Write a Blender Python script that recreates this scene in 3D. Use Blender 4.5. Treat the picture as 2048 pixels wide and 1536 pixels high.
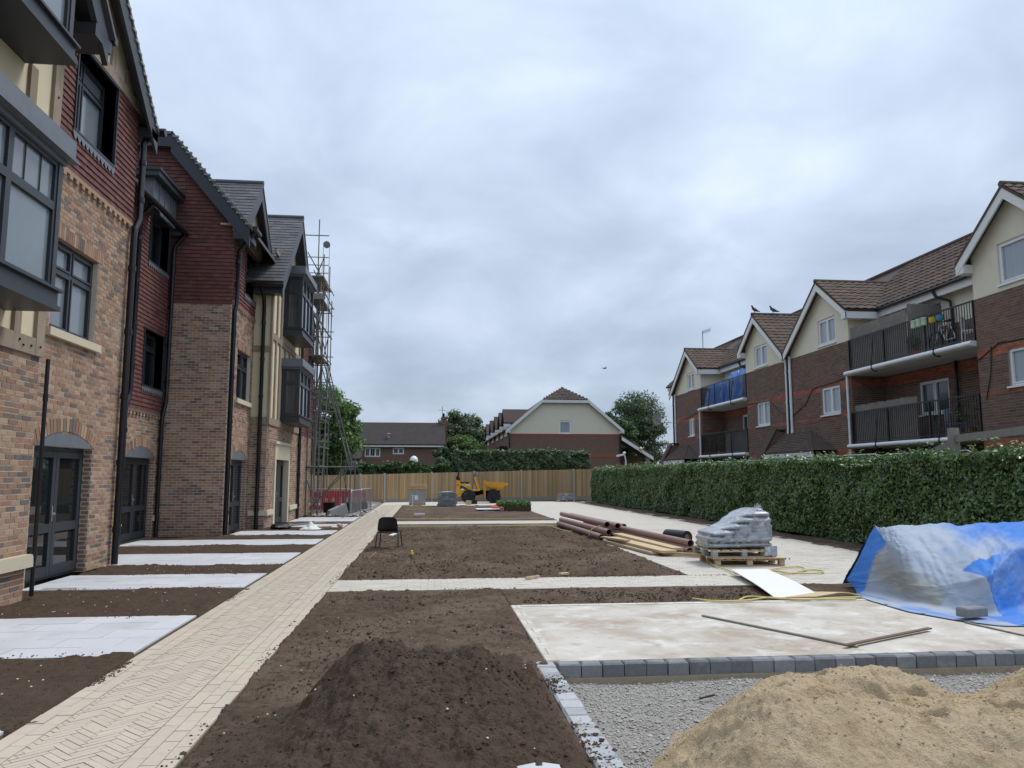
import bpy, math, random
import numpy as np
from mathutils import Matrix, Vector
random.seed(7); rng = np.random.default_rng(7)
R = math.radians; PI = math.pi
scene = bpy.context.scene; col = scene.collection
for o in list(bpy.data.objects): bpy.data.objects.remove(o)

# ------------------------------------------------------------ camera, sky, sun, exposure
YAW, PIT = R(6.18), R(6.81)
cam = bpy.data.cameras.new('camera'); cam_o = bpy.data.objects.new('camera', cam); col.objects.link(cam_o)
cam.sensor_width = 36; cam.lens = 1540 / 2048 * 36; cam.clip_end = 3000; cam.clip_start = .05
cam_o.location = (0, 0, 1.65); cam_o.rotation_euler = (PI / 2 + PIT, 0, -YAW)
scene.camera = cam_o
SUN_EL, SUN_AZ = R(58), R(60)          # azimuth clockwise from +Y (north): high, over the right shoulder side
w = bpy.data.worlds.new('World'); scene.world = w; w.use_nodes = True
nt = w.node_tree; nt.nodes.clear()
def N(nt, t, **k):
    n = nt.nodes.new(t)
    for a, b in k.items():
        if a in n.inputs: n.inputs[a].default_value = b
        else: setattr(n, a, b)
    return n
def mathn(nt, op, a, b=None, c=None):
    n = nt.nodes.new('ShaderNodeMath'); n.operation = op
    for i, v in enumerate((a, b, c)):
        if v is None: continue
        if isinstance(v, (int, float)): n.inputs[i].default_value = v
        else: nt.links.new(v, n.inputs[i])
    return n.outputs[0]
def ramp(nt, fac, stops):
    n = nt.nodes.new('ShaderNodeValToRGB'); cr = n.color_ramp
    while len(cr.elements) < len(stops): cr.elements.new(.5)
    for e, (p, c) in zip(cr.elements, stops):
        e.position = p; e.color = tuple(c) + (1,) if len(c) == 3 else c
    nt.links.new(fac, n.inputs[0]); return n.outputs[0]
sky = N(nt, 'ShaderNodeTexSky', sky_type='NISHITA', sun_disc=False, sun_elevation=SUN_EL, sun_rotation=SUN_AZ)
tc = nt.nodes.new('ShaderNodeTexCoord'); sp = nt.nodes.new('ShaderNodeSeparateXYZ'); nt.links.new(tc.outputs['Generated'], sp.inputs[0])
zc = mathn(nt, 'MAXIMUM', sp.outputs[2], 0.0); den = mathn(nt, 'ADD', zc, .34)
cx = mathn(nt, 'DIVIDE', sp.outputs[0], den); cy = mathn(nt, 'DIVIDE', sp.outputs[1], den)
cb = nt.nodes.new('ShaderNodeCombineXYZ'); nt.links.new(cx, cb.inputs[0]); nt.links.new(cy, cb.inputs[1])
n1 = N(nt, 'ShaderNodeTexNoise', Scale=2.6, Detail=8., Roughness=.52, Distortion=.35); nt.links.new(cb.outputs[0], n1.inputs['Vector'])
n2 = N(nt, 'ShaderNodeTexNoise', Scale=.8, Detail=3., Roughness=.5); nt.links.new(cb.outputs[0], n2.inputs['Vector'])
cf = mathn(nt, 'ADD', mathn(nt, 'MULTIPLY', n1.outputs[0], .6), mathn(nt, 'MULTIPLY', n2.outputs[0], .4))
cl = ramp(nt, cf, [(.36, (3.0, 3.6, 4.55)), (.46, (3.5, 4.17, 5.22)), (.54, (4.1, 4.8, 5.9)), (.65, (5.2, 5.85, 6.9))])
gr = mathn(nt, 'MULTIPLY_ADD', zc, .72, .72)      # an overcast sky brightens towards the zenith
ml = nt.nodes.new('ShaderNodeVectorMath'); ml.operation = 'SCALE'; nt.links.new(cl, ml.inputs[0]); nt.links.new(gr, ml.inputs['Scale'])
mx = nt.nodes.new('ShaderNodeMix'); mx.data_type = 'RGBA'; mx.inputs[0].default_value = .94
nt.links.new(sky.outputs[0], mx.inputs[6]); nt.links.new(ml.outputs[0], mx.inputs[7])
bg = nt.nodes.new('ShaderNodeBackground'); bg.inputs[1].default_value = .1; nt.links.new(mx.outputs[2], bg.inputs[0])
wo = nt.nodes.new('ShaderNodeOutputWorld'); nt.links.new(bg.outputs[0], wo.inputs[0])
sl = bpy.data.lights.new('sun', 'SUN'); sl.energy = 1.5; sl.angle = R(20); sl.color = (1, .96, .9)
so = bpy.data.objects.new('sun', sl); col.objects.link(so)
sd = Vector((math.sin(SUN_AZ) * math.cos(SUN_EL), math.cos(SUN_AZ) * math.cos(SUN_EL), math.sin(SUN_EL)))
so.rotation_euler = sd.to_track_quat('Z', 'Y').to_euler(); so.location = (0, 0, 60)
vs = scene.view_settings; vs.view_transform = 'Standard'; vs.look = 'None'; vs.gamma = 1; vs.use_curve_mapping = False; vs.exposure = .74

# ------------------------------------------------------------ materials
MATS = {}
def mat(name, c, rough=.85, spec=.3, nz=None, bump=None, rnd=None, metal=0., stain=None, grain=None, brick=None, alpha=None, trans=0., rv=.36):
    """c: base colour; rnd: colours picked at random per piece; nz=(scale, amount); bump=(scale, strength); stain=(scale, colour, lo, hi); grain=(axis scale xyz, amount)"""
    if name in MATS: return MATS[name]
    m = bpy.data.materials.new(name); m.use_nodes = True; t = m.node_tree; b = t.nodes['Principled BSDF']
    geo = t.nodes.new('ShaderNodeNewGeometry'); pos = geo.outputs['Position']; L = t.links.new
    def mixc(f, a, bb, bt='MIX'):
        x = t.nodes.new('ShaderNodeMix'); x.data_type = 'RGBA'; x.blend_type = bt
        for i, v in ((0, f), (6, a), (7, bb)):
            if isinstance(v, (int, float)): x.inputs[i].default_value = v
            elif isinstance(v, tuple): x.inputs[i].default_value = v + (1,) if len(v) == 3 else v
            else: L(v, x.inputs[i])
        return x.outputs[2]
    col_ = c
    if rnd:
        oi = t.nodes.new('ShaderNodeObjectInfo')
        f = mathn(t, 'FRACT', mathn(t, 'ADD', oi.outputs['Random'], geo.outputs['Random Per Island']))
        k = len(rnd); col_ = ramp(t, f, [((i + .5) / k, q) for i, q in enumerate(rnd)])
        col_.node.color_ramp.interpolation = 'CONSTANT'
        for i, e in enumerate(col_.node.color_ramp.elements): e.position = i / k
        wn = t.nodes.new('ShaderNodeTexWhiteNoise'); wn.noise_dimensions = '1D'; L(f, wn.inputs['W'])
        g = mathn(t, 'MULTIPLY_ADD', wn.outputs[0], rv, 1 - rv / 2)
        v = t.nodes.new('ShaderNodeVectorMath'); v.operation = 'SCALE'; L(col_, v.inputs[0]); L(g, v.inputs['Scale']); col_ = v.outputs[0]
    if brick:
        bt = t.nodes.new('ShaderNodeTexBrick'); bt.inputs['Scale'].default_value = 1
        bt.inputs['Brick Width'].default_value, bt.inputs['Row Height'].default_value = brick[0], brick[1]
        bt.inputs['Mortar Size'].default_value = brick[2]; bt.inputs['Color1'].default_value = c + (1,); bt.inputs['Color2'].default_value = brick[4] + (1,)
        bt.inputs['Mortar'].default_value = brick[3] + (1,)
        s2 = t.nodes.new('ShaderNodeSeparateXYZ'); L(pos, s2.inputs[0]); c2 = t.nodes.new('ShaderNodeCombineXYZ')
        ax = brick[5]
        u = mathn(t, 'ADD', s2.outputs[0], s2.outputs[1]) if ax == 'wall' else s2.outputs[0]
        L(u, c2.inputs[0]); L(s2.outputs[2] if ax == 'wall' else s2.outputs[1], c2.inputs[1]); L(c2.outputs[0], bt.inputs['Vector']); col_ = bt.outputs[0]
    if nz:
        n = N(t, 'ShaderNodeTexNoise', Scale=nz[0], Detail=6., Roughness=.6); L(pos, n.inputs['Vector'])
        a = nz[1]; g = mathn(t, 'MULTIPLY_ADD', n.outputs[0], 2 * a, 1 - a)
        v = t.nodes.new('ShaderNodeVectorMath'); v.operation = 'SCALE'
        if isinstance(col_, tuple): v.inputs[0].default_value = col_
        else: L(col_, v.inputs[0])
        L(g, v.inputs['Scale']); col_ = v.outputs[0]
    if grain:
        mp = t.nodes.new('ShaderNodeMapping'); mp.inputs['Scale'].default_value = grain[0]; L(pos, mp.inputs[0])
        n = N(t, 'ShaderNodeTexNoise', Scale=1., Detail=5., Roughness=.65); L(mp.outputs[0], n.inputs['Vector'])
        g = mathn(t, 'MULTIPLY_ADD', n.outputs[0], 2 * grain[1], 1 - grain[1])
        v = t.nodes.new('ShaderNodeVectorMath'); v.operation = 'SCALE'
        if isinstance(col_, tuple): v.inputs[0].default_value = col_
        else: L(col_, v.inputs[0])
        L(g, v.inputs['Scale']); col_ = v.outputs[0]
    for st in (stain or []):
        n = N(t, 'ShaderNodeTexNoise', Scale=st[0], Detail=5., Roughness=.62, Distortion=.4); L(pos, n.inputs['Vector'])
        f = t.nodes.new('ShaderNodeMapRange'); L(n.outputs[0], f.inputs[0]); f.inputs[1].default_value = st[2]; f.inputs[2].default_value = st[3]
        f.inputs[4].default_value = st[4] if len(st) > 4 else 1.
        col_ = mixc(f.outputs[0], col_, tuple(st[1]))
    if isinstance(col_, tuple): b.inputs['Base Color'].default_value = col_ + (1,)
    else: L(col_, b.inputs['Base Color'])
    b.inputs['Roughness'].default_value = rough; b.inputs['Specular IOR Level'].default_value = spec; b.inputs['Metallic'].default_value = metal
    if trans: b.inputs['Transmission Weight'].default_value = trans
    if alpha: b.inputs['Alpha'].default_value = alpha
    if bump:
        n = N(t, 'ShaderNodeTexNoise', Scale=bump[0], Detail=6., Roughness=.65); L(pos, n.inputs['Vector'])
        bp = t.nodes.new('ShaderNodeBump'); bp.inputs['Strength'].default_value = bump[1]; bp.inputs['Distance'].default_value = bump[2] if len(bump) > 2 else .02
        L(n.outputs[0], bp.inputs['Height']); L(bp.outputs[0], b.inputs['Normal'])
    MATS[name] = m; return m
def leafmat(name, cols, rough=.45, spec=.35):
    m = mat(name, cols[0], rough, spec, rnd=cols); t = m.node_tree; b = t.nodes['Principled BSDF']
    b.inputs['Subsurface Weight'].default_value = 0
    tr = t.nodes.new('ShaderNodeBsdfTranslucent'); src = b.inputs['Base Color'].links[0].from_socket; t.links.new(src, tr.inputs[0])
    ms = t.nodes.new('ShaderNodeMixShader'); ms.inputs[0].default_value = .25; out = t.nodes['Material Output']
    t.links.new(b.outputs[0], ms.inputs[1]); t.links.new(tr.outputs[0], ms.inputs[2]); t.links.new(ms.outputs[0], out.inputs[0]); return m

m_brick = mat('multi_brick', (.3, .17, .11), .9, .15, rv=.2, rnd=[(.37, .255, .175), (.34, .225, .155), (.27, .155, .11), (.32, .195, .135), (.16, .125, .108), (.38, .275, .195), (.29, .17, .12), (.20, .15, .12), (.35, .24, .165), (.30, .185, .13), (.33, .215, .15)], nz=(60, .22), bump=(180, .25, .004), stain=[(1.1, (.52, .44, .36), .58, .78, .35)])
m_mortar = mat('mortar', (.56, .51, .44), .95, .1, nz=(40, .2))
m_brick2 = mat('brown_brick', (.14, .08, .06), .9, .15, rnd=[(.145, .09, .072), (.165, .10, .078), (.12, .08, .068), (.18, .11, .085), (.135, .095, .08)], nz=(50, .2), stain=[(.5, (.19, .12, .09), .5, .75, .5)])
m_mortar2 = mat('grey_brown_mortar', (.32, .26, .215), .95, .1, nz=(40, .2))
m_redbrick = mat('red_brick', (.34, .10, .055), .85, .2, rnd=[(.33, .10, .058), (.37, .115, .065), (.29, .085, .05)], nz=(50, .18))
m_farbrick = mat('far_brick', (.13, .073, .055), .9, .15, brick=(.225, .075, .012, (.22, .165, .135), (.17, .095, .07), 'wall'), nz=(2, .15))
m_farbrick2 = mat('far_house_brick', (.15, .082, .058), .9, .15, brick=(.225, .075, .012, (.22, .17, .14), (.19, .105, .075), 'wall'), nz=(2, .15))
m_tile = mat('red_hung_tile', (.17, .05, .042), .8, .25, rnd=[(.140, .058, .050), (.124, .051, .045), (.150, .064, .054), (.132, .054, .048), (.118, .054, .048)], nz=(30, .18), stain=[(.7, (.12, .062, .056), .5, .7, .5)])
m_slate = mat('slate_tile', (.085, .085, .092), .6, .4, rnd=[(.085, .085, .093), (.07, .072, .08), (.1, .098, .103)], nz=(20, .2))
m_pan = mat('brown_roof_tile', (.115, .085, .068), .9, .15, rv=.2, rnd=[(.105, .078, .064), (.09, .068, .057), (.12, .087, .068), (.10, .077, .066)], nz=(25, .3), stain=[(1.3, (.20, .13, .07), .55, .8, .45), (9, (.3, .28, .24), .66, .8, .6)])
m_farroof = mat('far_roof_tile', (.055, .049, .047), .9, .15, nz=(1.5, .3), bump=(12, .4, .05), stain=[(7, (.2, .17, .14), .66, .8, .7)])
m_cream = mat('cream_render', (.66, .62, .50), .95, .1, nz=(6, .06), bump=(140, .3, .004), stain=[(1.2, (.52, .49, .40), .56, .85, .5)])
m_panel = mat('cream_timber_panel', (.63, .55, .39), .95, .1, nz=(5, .06), bump=(140, .3, .004))
m_oak = mat('weathered_oak', (.27, .215, .16), .85, .2, grain=((14, 14, 3), .4), stain=[(2, (.36, .31, .25), .5, .75, .7)])
m_anth = mat('anthracite_metal', (.031, .036, .043), .45, .4, nz=(8, .1))
m_lead = mat('lead_sheet', (.13, .145, .165), .5, .45, nz=(5, .25))
m_black = mat('black_pipe_plastic', (.008, .008, .010), .35, .45)
m_white = mat('white_plastic', (.74, .75, .75), .4, .4, nz=(3, .05))
m_whitew = mat('white_painted_board', (.68, .68, .66), .6, .3, nz=(4, .08), stain=[(3, (.45, .44, .41), .6, .85, .5)])
m_glass = mat('window_glass', (.012, .014, .016), .02, .5)
m_glassc = mat('window_glass_with_net_curtain', (.30, .34, .37), .12, .6, grain=((22, 22, .4), .35))
m_glassd = mat('window_glass_dim', (.06, .07, .08), .06, .6, nz=(2, .4))
m_glassb = mat('window_glass_pale', (.17, .2, .225), .12, .6, nz=(1.2, .2))  # opaque pane, pale blue-grey put into its base colour
m_stone = mat('cast_stone', (.55, .49, .37), .9, .2, nz=(20, .1))
m_soil = mat('dark_topsoil', (.112, .080, .058), 1., .08, nz=(9, .35), bump=(70, .8, .03), stain=[(.8, (.175, .132, .095), .44, .64, .85), (5, (.07, .048, .035), .52, .66, .7), (16, (.055, .038, .028), .52, .66, .8), (60, (.21, .165, .12), .64, .74, .7)])
m_soild = mat('damp_topsoil', (.092, .065, .047), 1., .08, nz=(12, .4), bump=(60, .9, .03), stain=[(2.2, (.115, .083, .06), .5, .7, .6), (24, (.034, .023, .017), .53, .68, .75)])
m_sand = mat('builders_sand', (.57, .445, .285), 1., .1, nz=(110, .3), bump=(75, 1., .03), stain=[(2.5, (.37, .265, .15), .48, .68, .65), (38, (.28, .195, .11), .56, .68, .55), (140, (.62, .52, .36), .6, .72, .7)])
m_gravel = mat('gravel_bed', (.40, .38, .35), .95, .15, nz=(60, .5), bump=(90, 1., .03), stain=[(1.4, (.2, .17, .14), .52, .7, .6)])
m_chip = mat('gravel_chip', (.4, .38, .35), .9, .2, rnd=[(.41, .385, .345), (.37, .345, .31), (.45, .425, .385), (.33, .305, .27)], rv=.15)
m_paver = mat('buff_paver', (.49, .42, .33), .9, .2, rv=.06, rnd=[(.47, .405, .325), (.45, .39, .315), (.48, .415, .33), (.46, .40, .325)], nz=(35, .14), stain=[(1.6, (.56, .43, .27), .6, .74, .55), (.9, (.42, .37, .31), .5, .7, .5)])
m_joint = mat('paver_joint_sand', (.17, .135, .10), 1., .1, nz=(30, .3))
m_road = mat('block_paved_surface', (.50, .465, .405), .9, .2, brick=(.204, .104, .006, (.33, .30, .26), (.53, .49, .43), 'flat'), nz=(3, .12), stain=[(.7, (.44, .40, .34), .5, .72, .6)])
m_granite = mat('pale_granite_slab', (.66, .67, .69), .75, .3, rv=.07, rnd=[(.52, .53, .555), (.50, .51, .535), (.535, .545, .565)], nz=(150, .12), stain=[(1.3, (.44, .435, .43), .45, .68, .7), (3.2, (.45, .37, .28), .58, .76, .6), (9, (.34, .29, .24), .62, .75, .55)])
m_slab = mat('dusty_concrete_paving', (.52, .485, .43), .95, .15, nz=(3, .14), bump=(60, .3, .006), stain=[(1.0, (.34, .28, .215), .42, .63, .85), (2.4, (.64, .62, .59), .52, .68, .75), (6, (.30, .235, .17), .57, .72, .7), (30, (.26, .2, .14), .66, .74, .5)])
m_kerb = mat('grey_kerb_block', (.2, .205, .215), .85, .25, rnd=[(.185, .19, .20), (.215, .22, .228), (.165, .172, .182)], nz=(25, .3), stain=[(5, (.34, .335, .32), .55, .78, .6)])
m_kerbl = mat('pale_grey_kerb_block', (.33, .34, .345), .85, .25, rnd=[(.33, .34, .345), (.38, .385, .39), (.28, .29, .3)], nz=(25, .25), stain=[(6, (.15, .115, .085), .56, .75, .7)])
m_fence = mat('new_fence_board', (.40, .28, .155), .85, .2, rnd=[(.41, .285, .155), (.36, .25, .14), (.43, .31, .18), (.385, .26, .135), (.34, .25, .16)], rv=.45, grain=((9, 9, .8), .3))
m_conc = mat('grey_concrete', (.36, .36, .345), .9, .2, nz=(12, .2))
m_steel = mat('galvanised_steel', (.42, .43, .44), .42, .5, metal=.75, nz=(9, .25))
m_scaf = mat('scaffold_tube', (.13, .135, .13), .55, .4, metal=.2, nz=(6, .3))
m_ply = mat('pale_timber', (.52, .40, .25), .85, .2, grain=((12, 2, 30), .25))
m_pine = mat('raw_pine', (.46, .33, .20), .85, .2, rnd=[(.48, .345, .21), (.42, .30, .18), (.5, .39, .26)], grain=((16, 3, 22), .3))
m_greyt = mat('weathered_grey_timber', (.25, .225, .195), .9, .15, grain=((16, 16, 4), .4))
m_pipe = mat('brown_drain_pipe', (.27, .155, .125), .45, .4, nz=(4, .15))
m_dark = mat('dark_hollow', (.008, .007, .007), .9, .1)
m_rubber = mat('tyre_rubber', (.022, .022, .024), .85, .2, nz=(12, .4), stain=[(4, (.14, .12, .10), .55, .8, .6)])
m_yel = mat('yellow_plant_paint', (.62, .30, .022), .45, .4, nz=(5, .15), stain=[(4, (.34, .19, .06), .6, .8, .5)])
m_hose = mat('yellow_hose', (.55, .46, .16), .5, .35, stain=[(6, (.5, .44, .27), .5, .7, .6)])
m_plast = mat('black_chair_plastic', (.007, .008, .011), .42, .4)
m_redb = mat('red_barrier_plastic', (.50, .055, .085), .5, .4, nz=(4, .15))
m_wrap = mat('grey_stretch_wrap', (.33, .345, .37), .22, .7, grain=((2.5, 2.5, 24), .8), bump=(26, .35, .015), stain=[(7, (.66, .68, .71), .56, .68, .7), (5, (.10, .105, .12), .54, .66, .75)])
m_sheet = mat('white_board', (.70, .69, .66), .7, .3, nz=(4, .06), stain=[(3, (.52, .48, .42), .6, .8, .5)])
m_bluet = mat('blue_tarpaulin', (.035, .20, .60), .42, .4, nz=(6, .15), bump=(24, .6, .03), stain=[(1.5, (.46, .52, .60), .50, .60, .62)])
m_bluet2 = mat('bleached_tarpaulin', (.42, .455, .50), .5, .35, nz=(7, .2), bump=(24, .6, .03), stain=[(1.4, (.05, .22, .6), .53, .66, .75), (5, (.33, .31, .26), .55, .75, .6)])
m_reed = mat('reed_screen_cane', (.20, .185, .165), .9, .1, grain=((70, 70, 2), .5), stain=[(4, (.28, .26, .235), .5, .7, .6)])
m_pigeon = mat('pigeon_grey', (.08, .08, .09), .8, .2)
m_green = mat('green_net', (.02, .09, .06), .8, .2)
m_bark = mat('bark', (.07, .055, .04), .95, .1, nz=(8, .4))
m_hedge = leafmat('hedge_leaf', [(.09, .165, .044), (.066, .13, .038), (.125, .21, .052), (.075, .14, .048), (.165, .25, .068), (.05, .098, .034), (.18, .25, .09)], .35, .5)
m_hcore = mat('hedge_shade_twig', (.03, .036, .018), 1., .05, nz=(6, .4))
m_leafa = leafmat('tree_leaf', [(.065, .12, .04), (.05, .098, .034), (.085, .15, .05)], .6)
m_leafb = leafmat('bright_tree_leaf', [(.105, .185, .05), (.085, .155, .045), (.13, .215, .065)], .6)
m_leafc = leafmat('grey_green_tree_leaf', [(.10, .145, .07), (.08, .12, .058), (.125, .175, .085)], .6)
m_leafi = leafmat('ivy_leaf', [(.075, .13, .045), (.055, .10, .036), (.11, .175, .06), (.17, .21, .11)], .5)
m_grass = mat('rough_ground', (.085, .075, .045), 1., .1, nz=(.4, .4), bump=(30, .5, .03), stain=[(.15, (.05, .075, .028), .45, .6, .8)])

# ------------------------------------------------------------ mesh builder
I4 = np.eye(4)
def MX(cols, o):
    m = np.eye(4); m[:3, 0], m[:3, 1], m[:3, 2], m[:3, 3] = cols[0], cols[1], cols[2], o; return m
def FL(X): return MX(((0, 1, 0), (-1, 0, 0), (0, 0, 1)), (X, 0, 0))      # wall facing +X, u = Y
def FRt(X): return MX(((0, -1, 0), (1, 0, 0), (0, 0, 1)), (X, 0, 0))     # wall facing -X, u = -Y
def FF(Y): return MX(((1, 0, 0), (0, 1, 0), (0, 0, 1)), (0, Y, 0))       # wall facing -Y, u = X
def FB(Y): return MX(((-1, 0, 0), (0, -1, 0), (0, 0, 1)), (0, Y, 0))     # wall facing +Y, u = -X
def slope(O, U, S):
    U = np.array(U, float); S = np.array(S, float); U /= np.linalg.norm(U); S /= np.linalg.norm(S)
    n = np.cross(U, S)
    if n[2] < 0: n = -n
    return MX((U, -n, S), O)
def place(x, y, z=0, rz=0):
    c, s = math.cos(rz), math.sin(rz); return MX(((c, s, 0), (-s, c, 0), (0, 0, 1)), (x, y, z))
BOXF = [(0, 1, 5, 4), (1, 2, 6, 5), (2, 3, 7, 6), (3, 0, 4, 7), (4, 5, 6, 7), (3, 2, 1, 0)]
class MB:
    def __init__(s, M=None): s.V = []; s.F = []; s.n = 0; s.M = I4 if M is None else M
    def add(s, v, f):
        v = np.asarray(v, float).reshape(-1, 3); v = v @ s.M[:3, :3].T + s.M[:3, 3]
        k = s.n; s.V.append(v); s.n += len(v)
        if np.linalg.det(s.M[:3, :3]) < 0: s.F += [tuple(i + k for i in reversed(q)) for q in f]
        else: s.F += [tuple(i + k for i in q) for q in f]
        return s
    def box(s, x0, x1, y0, y1, z0, z1):
        return s.add([(x0, y0, z0), (x1, y0, z0), (x1, y1, z0), (x0, y1, z0), (x0, y0, z1), (x1, y0, z1), (x1, y1, z1), (x0, y1, z1)], BOXF)
    def hexa(s, p): return s.add(p, BOXF)
    def prism(s, poly, y0, y1):          # polygon in x-z, extruded along y
        k = len(poly); v = [(a, y0, b) for a, b in poly] + [(a, y1, b) for a, b in poly]
        f = [tuple(range(k)), tuple(range(2 * k - 1, k - 1, -1))] + [(i + k, (i + 1) % k + k, (i + 1) % k, i) for i in range(k)]
        return s.add(v, f)
    def prismz(s, poly, z0, z1):
        k = len(poly); v = [(a, b, z0) for a, b in poly] + [(a, b, z1) for a, b in poly]
        f = [tuple(range(k - 1, -1, -1)), tuple(range(k, 2 * k))] + [(i, (i + 1) % k, (i + 1) % k + k, i + k) for i in range(k)]
        return s.add(v, f)
    def bar(s, p, q, wd, ht):            # square bar between two points
        p, q = np.array(p, float), np.array(q, float); d = q - p; d /= np.linalg.norm(d)
        a = np.cross(d, (0, 0, 1)); 
        if np.linalg.norm(a) < 1e-4: a = np.array((1., 0, 0))
        a /= np.linalg.norm(a); b = np.cross(a, d); a *= wd / 2; b *= ht / 2
        return s.add([p - a - b, p + a - b, p + a + b, p - a + b, q - a - b, q + a - b, q + a + b, q - a + b], BOXF)
    def tube(s, pts, r, n=8, cap=True, hollow=False):
        P = [np.array(p, float) for p in pts]; k = len(P); rs = r if isinstance(r, (list, tuple)) else [r] * k
        v = []; a0 = None
        for i in range(k):
            d = P[min(i + 1, k - 1)] - P[max(i - 1, 0)]; d /= max(np.linalg.norm(d), 1e-9)
            if a0 is None: a0 = np.cross(d, (0, 0, 1) if abs(d[2]) < .9 else (1, 0, 0))
            a = a0 - d * (a0 @ d); a /= np.linalg.norm(a); a0 = a; b = np.cross(d, a)
            for j in range(n):
                t = 2 * PI * j / n; v.append(P[i] + rs[i] * (math.cos(t) * a + math.sin(t) * b))
        f = [(i * n + j, i * n + (j + 1) % n, (i + 1) * n + (j + 1) % n, (i + 1) * n + j) for i in range(k - 1) for j in range(n)]
        if cap: f += [tuple(range(n - 1, -1, -1)), tuple(range((k - 1) * n, k * n))]
        return s.add(v, f)
    def lathe(s, prof, n=16):            # (r, z) profile about local z
        v = [(r * math.cos(2 * PI * j / n), r * math.sin(2 * PI * j / n), z) for r, z in prof for j in range(n)]
        k = len(prof); f = [(i * n + j, i * n + (j + 1) % n, (i + 1) * n + (j + 1) % n, (i + 1) * n + j) for i in range(k - 1) for j in range(n)]
        f += [tuple(range(n - 1, -1, -1)), tuple(range((k - 1) * n, k * n))]
        return s.add(v, f)
    def grid(s, P):                      # P: (a, b, 3) array
        P = np.asarray(P, float); a, b = P.shape[:2]; q = np.arange(a * b).reshape(a, b)
        f = np.stack([q[:-1, :-1], q[1:, :-1], q[1:, 1:], q[:-1, 1:]], -1).reshape(-1, 4)
        return s.add(P.reshape(-1, 3), [tuple(x) for x in f.tolist()])
    def boxes(s, B):                     # bulk boxes, rows x0 x1 y0 y1 z0 z1 ; back face left out
        B = np.asarray(B, float)
        if not len(B): return s
        x0, x1, y0, y1, z0, z1 = B.T
        v = np.stack([np.stack(c, -1) for c in ((x0, y0, z0), (x1, y0, z0), (x1, y1, z0), (x0, y1, z0), (x0, y0, z1), (x1, y0, z1), (x1, y1, z1), (x0, y1, z1))], 1)
        f = [tuple(8 * i + q for q in b) for i in range(len(B)) for b in (BOXF[0], BOXF[1], BOXF[3], BOXF[4], BOXF[5])]
        return s.add(v.reshape(-1, 3), f)
    def build(s, name, m, parent=None, smooth=None, kind=None, label=None, center=True):
        V = np.concatenate(s.V) if s.V else np.zeros((0, 3))
        o0 = np.array([V[:, 0].mean(), V[:, 1].mean(), V[:, 2].min()]) if (center and len(V)) else np.zeros(3)
        me = bpy.data.meshes.new(name); me.from_pydata((V - o0).tolist(), [], s.F)
        me.materials.append(m)
        if smooth is not None:
            me.polygons.foreach_set('use_smooth', [True] * len(me.polygons))
            if smooth < 179: me.set_sharp_from_angle(angle=R(smooth))
        me.update()
        o = bpy.data.objects.new(name, me); col.objects.link(o); o.location = o0
        if parent is not None: setpar(o, parent)
        if kind: o['kind'] = kind
        if label: o['label'] = label
        return o
def wmat(o):
    m = o.matrix_parent_inverse @ o.matrix_basis
    return wmat(o.parent) @ m if o.parent else o.matrix_basis.copy()
def setpar(o, p): o.parent = p; o.matrix_parent_inverse = wmat(p).inverted()
def tag(o, label, cat, group=None):
    o['label'] = label; o['category'] = cat
    if group: o['group'] = group
    return o
def thing(name, label, cat, loc=(0, 0, 0), rz=0, group=None):
    o = bpy.data.objects.new(name, None); col.objects.link(o); o.location = loc; o.rotation_euler = (0, 0, rz); o.empty_display_size = .2
    return tag(o, label, cat, group)
def struct(o): o['kind'] = 'structure'; return o
def copy_tree(o, parent=None, M=None):
    c = o.copy(); col.objects.link(c)
    if parent: c.parent = parent
    for ch in list(o.children): copy_tree(ch, c)
    return c
# lattice noise for terrain
_T = rng.random((64, 64))
def vnoise(x, y, sc):
    x = np.asarray(x) * sc; y = np.asarray(y) * sc; i = np.floor(x).astype(int); j = np.floor(y).astype(int); a = x - i; b = y - j
    a = a * a * (3 - 2 * a); b = b * b * (3 - 2 * b); g = lambda p, q: _T[p % 64, q % 64]
    return (g(i, j) * (1 - a) + g(i + 1, j) * a) * (1 - b) + (g(i, j + 1) * (1 - a) + g(i + 1, j + 1) * a) * b - .5
def fbm(x, y, sc, oc=4, g=.5):
    t = 0; a = 1
    for k in range(oc): t = t + a * vnoise(np.asarray(x) + 17.3 * k, np.asarray(y) - 9.1 * k, sc * 2 ** k); a *= g
    return t

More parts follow.
